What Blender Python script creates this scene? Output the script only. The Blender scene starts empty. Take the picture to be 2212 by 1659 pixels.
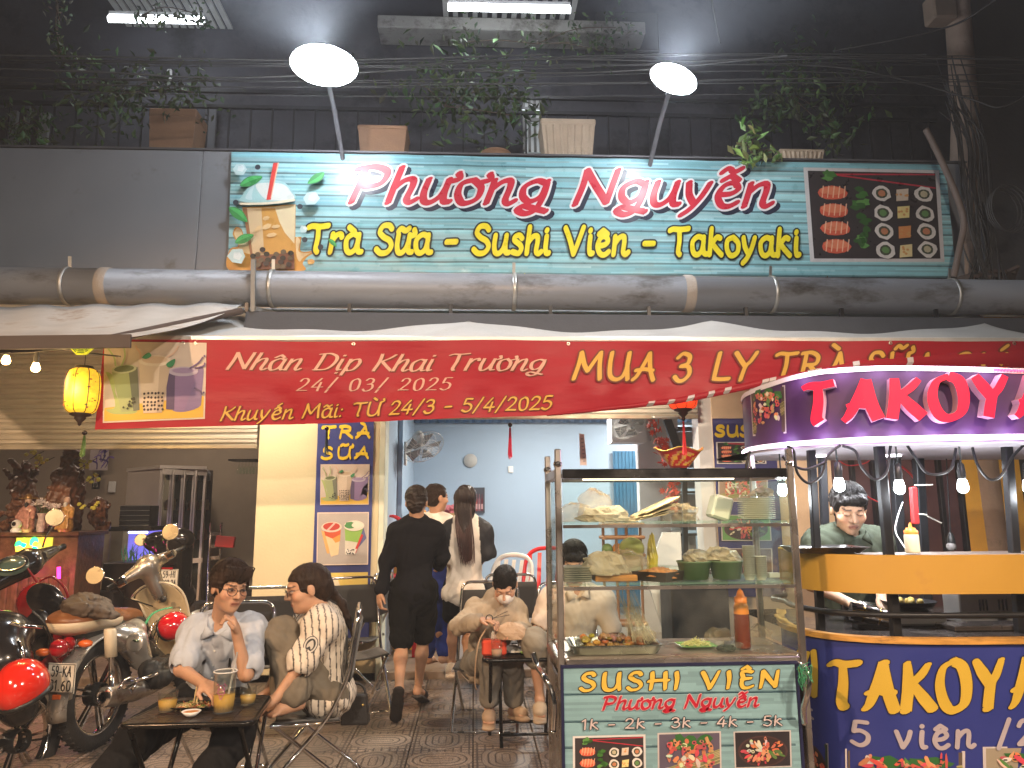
# Night street scene: bubble tea and sushi stalls in front of shop houses
import bpy, math, random
import numpy as np
from mathutils import Vector, Matrix
random.seed(7); np.random.seed(7)
C = bpy.context.scene.collection
SC = bpy.context.scene
R = math.radians
# ---------------------------------------------------------------- camera
CH, TILT, YAW, ROLL, FPX = 1.5, R(9.6), R(3.0), R(0.44), 1609.0
_f = Vector((math.sin(YAW)*math.cos(TILT), math.cos(YAW)*math.cos(TILT), math.sin(TILT)))
_r0 = Vector((math.cos(YAW), -math.sin(YAW), 0)); _u0 = _r0.cross(_f)
_u = _u0*math.cos(ROLL)+_r0*math.sin(ROLL); _r = _r0*math.cos(ROLL)-_u0*math.sin(ROLL)
CAM0 = Vector((0, 0, CH))
cam = bpy.data.cameras.new('camera'); camo = bpy.data.objects.new('camera', cam); C.objects.link(camo)
cam.sensor_width = 36; cam.lens = FPX/2212*36; cam.clip_end = 400; cam.clip_start = 0.05
camo.matrix_world = Matrix(((_r.x,_u.x,-_f.x,0),(_r.y,_u.y,-_f.y,0),(_r.z,_u.z,-_f.z,CH),(0,0,0,1)))
SC.camera = camo
# ---------------------------------------------------------------- world, exposure
w = bpy.data.worlds.new('World'); SC.world = w; w.use_nodes = True
nt = w.node_tree; sky = nt.nodes.new('ShaderNodeTexSky'); sky.sky_type = 'NISHITA'; sky.sun_disc = False
sky.sun_elevation = R(-4); sky.sun_rotation = R(200)
nt.links.new(sky.outputs[0], nt.nodes['Background'].inputs[0]); nt.nodes['Background'].inputs[1].default_value = 0.05
vs = SC.view_settings; vs.view_transform = 'Standard'; vs.look = 'None'; vs.exposure = 0.25; vs.gamma = 1; vs.use_curve_mapping = False
SC.cycles.use_denoising = True; SC.cycles.max_bounces = 8; SC.cycles.transparent_max_bounces = 24
SC.cycles.sample_clamp_indirect = 4; SC.cycles.caustics_reflective = False; SC.cycles.caustics_refractive = False
SC.cycles.use_adaptive_sampling = True; SC.cycles.adaptive_threshold = 0.02
def ray(u, v): return _f*FPX + _r*(u-1106) - _u*(v-829.5)
def P(u, v, Y):
 d = ray(u, v); return CAM0 + d*(Y/d.y)
def PZ(u, v, z):
 d = ray(u, v); return CAM0 + d*((z-CH)/d.z)
def UVW(p):
 q = Vector(p)-CAM0; d = q.dot(_f); return (1106+FPX*q.dot(_r)/d, 829.5-FPX*q.dot(_u)/d, d)
def V(*a): return Vector(a)
def S(r, g=None, b=None):
 if g is None: g = b = r
 return tuple(((c/255)/12.92 if c <= 10 else (((c/255)+.055)/1.055)**2.4) for c in (r, g, b))
# ---------------------------------------------------------------- materials
MATS = {}
def mat(name, col=(.5,.5,.5), rough=.6, metal=0, var=.12, scale=6, bump=0, bscale=60, vcol=False, emit=None, es=1, trans=0, alpha=1,
  coat=0, stretch=(1,1,1), dirt=None, dscale=3, dth=.55, ior=1.45, sheen=0, sub=0, spec=.5, thin=False):
 if name in MATS: return MATS[name]
 m = bpy.data.materials.new(name); m.use_nodes = True; MATS[name] = m
 n = m.node_tree.nodes; l = m.node_tree.links; p = n['Principled BSDF']
 def setc(s):
  l.new(s, p.inputs['Base Color'])
 tc = n.new('ShaderNodeTexCoord'); mp = n.new('ShaderNodeMapping'); mp.inputs['Scale'].default_value = stretch
 l.new(tc.outputs['Object'], mp.inputs[0])
 base = None
 if vcol:
  a = n.new('ShaderNodeAttribute'); a.attribute_name = 'Col'; base = a.outputs['Color']
 if var > 0:
  t = n.new('ShaderNodeTexNoise'); t.inputs['Scale'].default_value = scale; t.inputs['Detail'].default_value = 5; l.new(mp.outputs[0], t.inputs[0])
  mr = n.new('ShaderNodeMapRange'); mr.inputs[1].default_value = .3; mr.inputs[2].default_value = .7
  mr.inputs[3].default_value = 1-var; mr.inputs[4].default_value = 1+var; l.new(t.outputs[0], mr.inputs[0])
  mx = n.new('ShaderNodeMix'); mx.data_type = 'RGBA'; mx.blend_type = 'MULTIPLY'; mx.inputs[0].default_value = 1
  if base: l.new(base, mx.inputs[6])
  else: mx.inputs[6].default_value = (*col, 1)
  l.new(mr.outputs[0], mx.inputs[7]); base = mx.outputs[2]
  rr = n.new('ShaderNodeMapRange'); rr.inputs[1].default_value = .3; rr.inputs[2].default_value = .7
  rr.inputs[3].default_value = max(0, rough-.08); rr.inputs[4].default_value = min(1, rough+.1); l.new(t.outputs[0], rr.inputs[0]); l.new(rr.outputs[0], p.inputs['Roughness'])
 else: p.inputs['Roughness'].default_value = rough
 if dirt:
  t2 = n.new('ShaderNodeTexNoise'); t2.inputs['Scale'].default_value = dscale; t2.inputs['Detail'].default_value = 8; t2.inputs['Roughness'].default_value = .7; l.new(mp.outputs[0], t2.inputs[0])
  r2 = n.new('ShaderNodeMapRange'); r2.inputs[1].default_value = dth; r2.inputs[2].default_value = dth+.15; l.new(t2.outputs[0], r2.inputs[0])
  m2 = n.new('ShaderNodeMix'); m2.data_type = 'RGBA'; l.new(r2.outputs[0], m2.inputs[0])
  if base: l.new(base, m2.inputs[6])
  else: m2.inputs[6].default_value = (*col, 1)
  m2.inputs[7].default_value = (*dirt, 1); base = m2.outputs[2]
 if base: setc(base)
 else: p.inputs['Base Color'].default_value = (*col, 1)
 p.inputs['Metallic'].default_value = metal; p.inputs['IOR'].default_value = ior; p.inputs['Specular IOR Level'].default_value = spec
 if coat: p.inputs['Coat Weight'].default_value = coat; p.inputs['Coat Roughness'].default_value = .08
 if sheen: p.inputs['Sheen Weight'].default_value = sheen
 if sub: p.inputs['Subsurface Weight'].default_value = sub; p.inputs['Subsurface Radius'].default_value = (.01,.004,.002)
 if emit: p.inputs['Emission Color'].default_value = (*emit, 1); p.inputs['Emission Strength'].default_value = es
 if trans: p.inputs['Transmission Weight'].default_value = trans
 if alpha < 1: p.inputs['Alpha'].default_value = alpha
 if bump:
  t3 = n.new('ShaderNodeTexNoise'); t3.inputs['Scale'].default_value = bscale; t3.inputs['Detail'].default_value = 6; l.new(mp.outputs[0], t3.inputs[0])
  b = n.new('ShaderNodeBump'); b.inputs['Strength'].default_value = bump; b.inputs['Distance'].default_value = .01; l.new(t3.outputs[0], b.inputs['Height']); l.new(b.outputs[0], p.inputs['Normal'])
 return m
def glass_mat(name, tint=(.95,1,.97), refl=.06, cloud=.03):
 if name in MATS: return MATS[name]
 m = bpy.data.materials.new(name); m.use_nodes = True; MATS[name] = m; n = m.node_tree.nodes; l = m.node_tree.links
 n.remove(n['Principled BSDF']); o = n['Material Output']
 tr = n.new('ShaderNodeBsdfTransparent'); tr.inputs[0].default_value = (*tint, 1)
 gl = n.new('ShaderNodeBsdfGlossy'); gl.inputs['Roughness'].default_value = .04
 df = n.new('ShaderNodeBsdfDiffuse'); df.inputs[0].default_value = (.8,.8,.75,1)
 fr = n.new('ShaderNodeLayerWeight'); fr.inputs[0].default_value = .5; pw = n.new('ShaderNodeMath'); pw.operation = 'POWER'; pw.inputs[1].default_value = 4; l.new(fr.outputs['Facing'], pw.inputs[0])
 mr = n.new('ShaderNodeMath'); mr.operation = 'MULTIPLY_ADD'; mr.inputs[1].default_value = .6; mr.inputs[2].default_value = refl; l.new(pw.outputs[0], mr.inputs[0])
 m1 = n.new('ShaderNodeMixShader'); l.new(mr.outputs[0], m1.inputs[0]); l.new(tr.outputs[0], m1.inputs[1]); l.new(gl.outputs[0], m1.inputs[2])
 t = n.new('ShaderNodeTexNoise'); t.inputs['Scale'].default_value = 5; t.inputs['Detail'].default_value = 8
 tc = n.new('ShaderNodeTexCoord'); l.new(tc.outputs['Object'], t.inputs[0])
 r2 = n.new('ShaderNodeMapRange'); r2.inputs[1].default_value = .4; r2.inputs[2].default_value = .75; r2.inputs[4].default_value = cloud*2.5; l.new(t.outputs[0], r2.inputs[0])
 m2 = n.new('ShaderNodeMixShader'); l.new(r2.outputs[0], m2.inputs[0]); l.new(m1.outputs[0], m2.inputs[1]); l.new(df.outputs[0], m2.inputs[2])
 l.new(m2.outputs[0], o.inputs[0]); return m
def emis(name, col, s): return mat(name, col, .5, var=0, emit=col, es=s)
# ---------------------------------------------------------------- mesh builder (world coordinates)
class MB:
 def __init__(s): s.v = []; s.f = []; s.c = []; s.sm = []; s.hasc = False
 def add(s, vs, fs, smooth=False, col=None):
  b = len(s.v); s.v += [tuple(p) for p in vs]
  for f in fs: s.f.append(tuple(b+i for i in f)); s.sm.append(smooth); s.c.append(col)
  if col is not None: s.hasc = True
  return s
 def box(s, c, d, rot=None, col=None, taper=1, bev=0):
  x, y, z = d[0]/2, d[1]/2, d[2]/2
  if bev:
   b = min(bev, .49*min(d)); vs = []
   for sx in (-1,1):
    for sy in (-1,1):
     for sz in (-1,1): vs += [(sx*(x-b),sy*(y-b),sz*z),(sx*(x-b),sy*y,sz*(z-b)),(sx*x,sy*(y-b),sz*(z-b))]
   import itertools
   key = {}
   i = 0; idx = {}
   for sx in (0,1):
    for sy in (0,1):
     for sz in (0,1): idx[sx,sy,sz] = i; i += 3
   fs = []
   for q in (0,1):
    fs.append([idx[a,bb,q] for a,bb in ((0,0),(1,0),(1,1),(0,1))]); fs.append([idx[a,q,bb]+1 for a,bb in ((0,0),(1,0),(1,1),(0,1))]); fs.append([idx[q,a,bb]+2 for a,bb in ((0,0),(1,0),(1,1),(0,1))])
   for a in (0,1):
    for bb in (0,1):
     fs.append([idx[0,a,bb],idx[1,a,bb],idx[1,a,bb]+1,idx[0,a,bb]+1]); fs.append([idx[a,0,bb],idx[a,1,bb],idx[a,1,bb]+2,idx[a,0,bb]+2]); fs.append([idx[a,bb,0]+1,idx[a,bb,1]+1,idx[a,bb,1]+2,idx[a,bb,0]+2])
   for k in idx.values(): fs.append([k,k+1,k+2])
  else:
   vs = [(-x,-y,-z),(x,-y,-z),(x,y,-z),(-x,y,-z),(-x*taper,-y*taper,z),(x*taper,-y*taper,z),(x*taper,y*taper,z),(-x*taper,y*taper,z)]
   fs = [(0,3,2,1),(4,5,6,7),(0,1,5,4),(1,2,6,5),(2,3,7,6),(3,0,4,7)]
  vs = [Vector(p) for p in vs]
  if rot is not None: vs = [rot @ p for p in vs]
  return s.add([Vector(c)+p for p in vs], fs, col=col)
 def quad(s, a, b, c, d, col=None): return s.add([a,b,c,d], [(0,1,2,3)], col=col)
 def bar(s, a, b, w, h, up=(0,0,1), col=None, bev=0):
  a, b = Vector(a), Vector(b); d = b-a; L = d.length
  if L < 1e-6: return s
  z = d/L; x = Vector(up).cross(z)
  if x.length < 1e-4: x = Vector((1,0,0)).cross(z)
  x.normalize(); y = z.cross(x)
  return s.box((a+b)/2, (w, h, L), Matrix((x, y, z)).transposed(), col, bev=bev)
 def tube(s, pts, r, n=8, cap=True, col=None, closed=False, smooth=True, flat=1):
  pts = [Vector(p) for p in pts]; m = len(pts)
  rs = r if isinstance(r, (list, tuple)) else [r]*m
  up = None; vs = []
  for i, p in enumerate(pts):
   if closed: t = pts[(i+1) % m]-pts[i-1]
   else: t = pts[min(i+1, m-1)]-pts[max(i-1, 0)]
   t.normalize() if t.length > 0 else None
   if up is None:
    up = t.cross(Vector((0,0,1)) if abs(t.z) < .9 else Vector((1,0,0))).normalized()
   up = (up - t*up.dot(t)); up = up.normalized() if up.length > 1e-6 else t.orthogonal().normalized()
   w = t.cross(up)
   for k in range(n):
    a = 2*math.pi*k/n; vs.append(p + (up*math.cos(a) + w*math.sin(a)*flat)*rs[i])
  fs = []
  for i in range(m if closed else m-1):
   j = (i+1) % m
   for k in range(n):
    k2 = (k+1) % n; fs.append((i*n+k, j*n+k, j*n+k2, i*n+k2))
  s.add(vs, fs, smooth, col)
  if cap and not closed:
   b = len(s.v)-len(vs); s.f.append(tuple(b+k for k in range(n))[::-1]); s.f.append(tuple(b+(m-1)*n+k for k in range(n))); s.sm += [False]*2; s.c += [col]*2
  return s
 def lathe(s, prof, c=(0,0,0), axis=(0,0,1), n=20, col=None, smooth=True, arc=None, squash=1):
  z = Vector(axis).normalized(); x = z.orthogonal().normalized() if abs(z.z) < .99 else Vector((1,0,0)); y = z.cross(x); c = Vector(c)
  vs = []; full = arc is None; N = n if full else n+1; arc = arc or (0, 2*math.pi)
  for r, h in prof:
   for k in range(N):
    a = arc[0]+(arc[1]-arc[0])*k/n; vs.append(c + z*h + x*(r*math.cos(a)) + y*(r*math.sin(a)*squash))
  fs = []
  for i in range(len(prof)-1):
   for k in range(n):
    k2 = (k+1) % N if full else k+1
    fs.append((i*N+k, i*N+k2, (i+1)*N+k2, (i+1)*N+k))
  return s.add(vs, fs, smooth, col)
 def sphere(s, c, r, n=12, m=8, rot=None, col=None):
  rr = r if isinstance(r, (tuple, list)) else (r, r, r); c = Vector(c); vs = []
  for i in range(m+1):
   t = math.pi*i/m
   for k in range(n):
    a = 2*math.pi*k/n; p = Vector((rr[0]*math.sin(t)*math.cos(a), rr[1]*math.sin(t)*math.sin(a), rr[2]*math.cos(t)))
    vs.append(c + (rot @ p if rot is not None else p))
  fs = [(i*n+k, (i+1)*n+k, (i+1)*n+(k+1) % n, i*n+(k+1) % n) for i in range(m) for k in range(n)]
  return s.add(vs, fs, True, col)
 def grid(s, fn, nu, nv, smooth=True, col=None, colfn=None):
  vs = [fn(i/nu, j/nv) for j in range(nv+1) for i in range(nu+1)]
  b = len(s.v); s.v += [tuple(p) for p in vs]
  for j in range(nv):
   for i in range(nu):
    s.f.append((b+j*(nu+1)+i, b+j*(nu+1)+i+1, b+(j+1)*(nu+1)+i+1, b+(j+1)*(nu+1)+i)); s.sm.append(smooth)
    cc = colfn((i+.5)/nu, (j+.5)/nv) if colfn else col
    s.c.append(cc)
    if cc is not None: s.hasc = True
  return s
 def slab(s, poly, th, nrm, col=None):
  n = Vector(nrm).normalized()*th; k = len(poly); vs = [Vector(p) for p in poly]+[Vector(p)+n for p in poly]
  fs = [tuple(range(k))[::-1], tuple(range(k, 2*k))]+[(i, (i+1) % k, k+(i+1) % k, k+i) for i in range(k)]
  return s.add(vs, fs, col=col)
def rotz(a): return Matrix.Rotation(a, 3, 'Z')
def RT(rx=0, ry=0, rz=0): return Matrix.Rotation(rz, 3, 'Z') @ Matrix.Rotation(ry, 3, 'Y') @ Matrix.Rotation(rx, 3, 'X')
def wpos(o):
 p = Vector((0,0,0))
 while o is not None: p += o.location; o = o.parent
 return p
def setprops(o, label=None, cat=None, group=None, kind=None):
 if label: o['label'] = label
 if cat: o['category'] = cat
 if group: o['group'] = group
 if kind: o['kind'] = kind
 return o
def obj(name, mb, material, parent=None, label=None, cat=None, group=None, kind=None, solid=0, sub=0, bevel=0):
 me = bpy.data.meshes.new(name)
 if parent is not None: off = wpos(parent); loc = Vector((0,0,0))
 else:
  xs = [p[0] for p in mb.v]; ys = [p[1] for p in mb.v]; zs = [p[2] for p in mb.v]
  off = Vector(((min(xs)+max(xs))/2, (min(ys)+max(ys))/2, min(zs))); loc = off.copy()
 co = np.array(mb.v, dtype=np.float64)-np.array(off)
 me.from_pydata(co.tolist(), [], mb.f)
 me.polygons.foreach_set('use_smooth', mb.sm)
 if mb.hasc:
  ca = me.color_attributes.new('Col', 'FLOAT_COLOR', 'CORNER'); arr = []
  for f, c in zip(mb.f, mb.c):
   c = c if c is not None else (.5,.5,.5); arr += [c[0], c[1], c[2], 1.0]*len(f)
  ca.data.foreach_set('color', arr)
 me.materials.append(material)
 o = bpy.data.objects.new(name, me); C.objects.link(o); o.parent = parent; o.location = loc
 if bevel:
  b = o.modifiers.new('bevel', 'BEVEL'); b.width = bevel; b.segments = 2; b.limit_method = 'ANGLE'
 if solid:
  b = o.modifiers.new('thickness', 'SOLIDIFY'); b.thickness = solid; b.offset = 0
 if sub:
  b = o.modifiers.new('sub', 'SUBSURF'); b.levels = sub; b.render_levels = sub
 return setprops(o, label, cat, group, kind)
def thing(name, label, cat, loc=(0,0,0), group=None):
 o = bpy.data.objects.new(name, None); C.objects.link(o); o.location = loc; o.empty_display_size = .1
 return setprops(o, label, cat, group)
def copy_tree(o, parent=None, loc=None, rz=None, label=None, scale=None):
 c = o.copy(); C.objects.link(c); c.parent = parent
 if loc is not None: c.location = loc
 if rz is not None: c.rotation_euler = (0,0,rz)
 if scale is not None: c.scale = (scale,)*3
 if label: c['label'] = label
 for ch in list(o.children): copy_tree(ch, c)
 return c
def arcpts(c, r, a0, a1, n, ax, ay):
 c, ax, ay = Vector(c), Vector(ax), Vector(ay)
 return [c + ax*(r*math.cos(a0+(a1-a0)*i/n)) + ay*(r*math.sin(a0+(a1-a0)*i/n)) for i in range(n+1)]
def catmull(pts, n=6, closed=False):
 pts = [Vector(p) for p in pts]; m = len(pts); out = []
 if m < 3: return pts
 for i in range(m if closed else m-1):
  if closed: p0, p1, p2, p3 = pts[i-1], pts[i], pts[(i+1) % m], pts[(i+2) % m]
  else: p0, p1, p2, p3 = pts[max(i-1,0)], pts[i], pts[i+1], pts[min(i+2,m-1)]
  for k in range(n):
   t = k/n; out.append(.5*((2*p1)+(p2-p0)*t+(2*p0-5*p1+4*p2-p3)*t*t+(3*p1-p0-3*p2+p3)*t**3))
 if not closed: out.append(pts[-1])
 return out
def rounded(pts, r, n=4):
 pts = [Vector(p) for p in pts]; out = [pts[0]]
 for i in range(1, len(pts)-1):
  a, b, c = pts[i-1], pts[i], pts[i+1]; d1 = (a-b); d2 = (c-b); q = min(r, d1.length*.45, d2.length*.45)
  s, e = b+d1.normalized()*q, b+d2.normalized()*q
  for k in range(n+1):
   t = k/n; out.append(s*(1-t)**2+b*2*t*(1-t)+e*t*t)
 out.append(pts[-1]); return out
# ---------------------------------------------------------------- signed-distance modelling for bodies and soft shapes
class Field:
 def __init__(s, lo, hi, h):
  s.h = h; s.lo = np.array(lo, float)-2*h; n = np.ceil((np.array(hi)-s.lo)/h).astype(int)+3; s.n = n
  s.d = np.full(tuple(n), 1.0, np.float32)
  s.ax = [s.lo[i]+h*np.arange(n[i]) for i in range(3)]
 def _win(s, lo, hi):
  a = np.clip(np.floor((np.array(lo)-s.lo)/s.h).astype(int), 0, s.n-1); b = np.clip(np.ceil((np.array(hi)-s.lo)/s.h).astype(int)+1, 0, s.n)
  if np.any(b <= a): return None, None
  sl = tuple(slice(a[i], b[i]) for i in range(3))
  X = np.meshgrid(*[s.ax[i][sl[i]] for i in range(3)], indexing='ij', sparse=True); return sl, X
 def _mix(s, sl, d, k, sub=False):
  o = s.d[sl]; d = d.astype(np.float32)
  if sub:
   d = -d; h = np.maximum(k-np.abs(o-d), 0)/max(k,1e-6); s.d[sl] = np.maximum(o, d)+h*h*k*.25
  else:
   h = np.maximum(k-np.abs(o-d), 0)/max(k,1e-6); s.d[sl] = np.minimum(o, d)-h*h*k*.25
 def cap(s, a, b, ra, rb=None, k=.03, sq=None, sub=False):
  rb = ra if rb is None else rb; a = np.array(a, float); b = np.array(b, float); m = max(ra, rb)*(1 if sq is None or sq[1] >= 1 else 1/sq[1])+k+2*s.h
  sl, X = s._win(np.minimum(a,b)-m, np.maximum(a,b)+m)
  if sl is None: return s
  ba = b-a; bb = max(ba.dot(ba), 1e-9); q = [X[i]-a[i] for i in range(3)]
  t = np.clip((q[0]*ba[0]+q[1]*ba[1]+q[2]*ba[2])/bb, 0, 1); q = [q[i]-ba[i]*t for i in range(3)]
  d2 = q[0]**2+q[1]**2+q[2]**2
  if sq is not None:
   n = np.array(sq[0], float); n /= np.linalg.norm(n); w = q[0]*n[0]+q[1]*n[1]+q[2]*n[2]; d2 = d2+w*w*(sq[1]**2-1)
  d = np.sqrt(np.maximum(d2,0))-(ra+(rb-ra)*t)
  s._mix(sl, d, k, sub); return s
 def ell(s, c, r, rot=None, k=.03, sub=False):
  c = np.array(c, float); r = np.array(r, float); m = r.max()+k+2*s.h
  sl, X = s._win(c-m, c+m)
  if sl is None: return s
  q = [X[i]-c[i] for i in range(3)]
  if rot is not None:
   M = np.array(rot); q = [q[0]*M[0][i]+q[1]*M[1][i]+q[2]*M[2][i] for i in range(3)]
  k0 = np.sqrt((q[0]/r[0])**2+(q[1]/r[1])**2+(q[2]/r[2])**2); k1 = np.sqrt((q[0]/r[0]**2)**2+(q[1]/r[1]**2)**2+(q[2]/r[2]**2)**2)
  d = k0*(k0-1)/np.maximum(k1, 1e-6); s._mix(sl, d, k, sub); return s
 def box(s, c, b, rot=None, k=.01, rd=.01, sub=False):
  c = np.array(c, float); m = np.linalg.norm(b)+k+2*s.h
  sl, X = s._win(c-m, c+m)
  if sl is None: return s
  q = [X[i]-c[i] for i in range(3)]
  if rot is not None:
   M = np.array(rot); q = [q[0]*M[0][i]+q[1]*M[1][i]+q[2]*M[2][i] for i in range(3)]
  q = [np.abs(q[i])-(b[i]-rd) for i in range(3)]
  d = np.sqrt(np.maximum(q[0],0)**2+np.maximum(q[1],0)**2+np.maximum(q[2],0)**2)+np.minimum(np.maximum(q[0],np.maximum(q[1],q[2])),0)-rd
  s._mix(sl, d, k, sub); return s
 def plane(s, p, n, k=.005):
  p = np.array(p, float); n = np.array(n, float); n /= np.linalg.norm(n); X = np.meshgrid(*s.ax, indexing='ij', sparse=True)
  d = ((X[0]-p[0])*n[0]+(X[1]-p[1])*n[1]+(X[2]-p[2])*n[2]).astype(np.float32); s.d = np.maximum(s.d, d); return s
 def noise(s, amp, freq, seed=0, aniso=(1,1,1), ridge=False):
  rs = np.random.RandomState(seed); X = np.meshgrid(*s.ax, indexing='ij', sparse=True); m = np.abs(s.d) < amp*2+2*s.h
  idx = np.argwhere(m)
  if len(idx) == 0: return s
  p = [s.ax[i][idx[:,i]] for i in range(3)]; t = 0
  for j in range(5):
   kx, ky, kz = rs.normal(size=3)*np.array(aniso)*freq; ph = rs.rand()*6.28
   w = kx*p[0]+ky*p[1]+kz*p[2]; q_ = np.sin(w+ph+1.3*np.sin(w*.37+ph*2)); t = t+((1.2-2.4*np.abs(q_)**.8) if ridge else q_)
  s.d[m] += (t*amp/2.2).astype(np.float32); return s
 def mesh(s, colfn=None):
  d = s.d; d[0]=d[-1]=1; d[:,0]=d[:,-1]=1; d[:,:,0]=d[:,:,-1]=1
  i = d < 0
  c = i[:-1,:-1,:-1].astype(np.int8)
  for a in (0,1):
   for b in (0,1):
    for e in (0,1):
     if a+b+e: c = c+i[a:i.shape[0]-1+a, b:i.shape[1]-1+b, e:i.shape[2]-1+e]
  cells = np.argwhere((c > 0) & (c < 8)); num = -np.ones(c.shape, np.int32); num[tuple(cells.T)] = np.arange(len(cells))
  pos = np.zeros((len(cells),3)); cnt = np.zeros(len(cells))
  cor = [(a,b,e) for a in (0,1) for b in (0,1) for e in (0,1)]
  val = {q: d[cells[:,0]+q[0], cells[:,1]+q[1], cells[:,2]+q[2]] for q in cor}
  for q in cor:
   for ax in range(3):
    if q[ax] == 0:
     q2 = list(q); q2[ax] = 1; q2 = tuple(q2); v0, v1 = val[q], val[q2]; m = (v0 < 0) != (v1 < 0)
     t = np.zeros(len(cells)); t[m] = v0[m]/(v0[m]-v1[m]); pp = np.array(q, float)[None,:].repeat(len(cells),0); pp[:,ax] = t
     pos[m] += pp[m]; cnt[m] += 1
  P_ = s.lo+s.h*(cells+pos/cnt[:,None]); F = []
  for ax in range(3):
   a, b = [(1,2),(2,0),(0,1)][ax]
   sl0 = [slice(0,-1)]*3; sl1 = [slice(0,-1)]*3; sl0[ax] = slice(0,-1); sl1[ax] = slice(1,None)
   g0 = i[tuple(sl0)]; g1 = i[tuple(sl1)]; e = np.argwhere(g0 != g1);
   e = e[(e[:,a] > 0) & (e[:,b] > 0)]
   flip = g0[tuple(e.T)]
   da = np.zeros(3, int); da[a] = 1; db = np.zeros(3, int); db[b] = 1
   q = np.stack([num[tuple((e-da-db).T)], num[tuple((e-db).T)], num[tuple(e.T)], num[tuple((e-da).T)]], 1)
   q[~flip] = q[~flip][:, ::-1]; F.append(q)
  F = np.concatenate(F)
  return P_, F
def sdf_obj(name, fld, material, parent=None, colfn=None, smooth_it=2, **kw):
 P_, F = fld.mesh()
 me = bpy.data.meshes.new(name); off = wpos(parent) if parent is not None else Vector((P_[:,0].mean(), P_[:,1].mean(), P_[:,2].min()))
 # light laplacian smoothing
 E = np.concatenate([F[:,[0,1]],F[:,[1,2]],F[:,[2,3]],F[:,[3,0]]]); cnt = np.bincount(E.ravel(), minlength=len(P_))[:,None]
 Q = P_.copy()
 for _ in range(smooth_it):
  a = np.zeros_like(Q)
  for j in range(3):
   a[:,j] = np.bincount(E[:,0], Q[E[:,1],j], len(Q))+np.bincount(E[:,1], Q[E[:,0],j], len(Q))
  Q = Q*.5+.5*a/np.maximum(cnt,1)
 L = Q-np.array(off)
 me.vertices.add(len(L)); me.vertices.foreach_set('co', L.ravel().astype(np.float32))
 me.loops.add(F.size); me.loops.foreach_set('vertex_index', F.ravel().astype(np.int32))
 me.polygons.add(len(F)); me.polygons.foreach_set('loop_start', np.arange(0, F.size, 4, dtype=np.int32))
 me.polygons.foreach_set('use_smooth', np.ones(len(F), bool))
 me.update(calc_edges=True); me.validate()
 if colfn is not None:
  cc = colfn(Q); ca = me.color_attributes.new('Col', 'FLOAT_COLOR', 'POINT')
  ca.data.foreach_set('color', np.concatenate([cc, np.ones((len(cc),1))],1).ravel().astype(np.float32))
 me.materials.append(material); o = bpy.data.objects.new(name, me); C.objects.link(o); o.parent = parent
 if parent is None: o.location = off
 return setprops(o, **kw)
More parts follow.
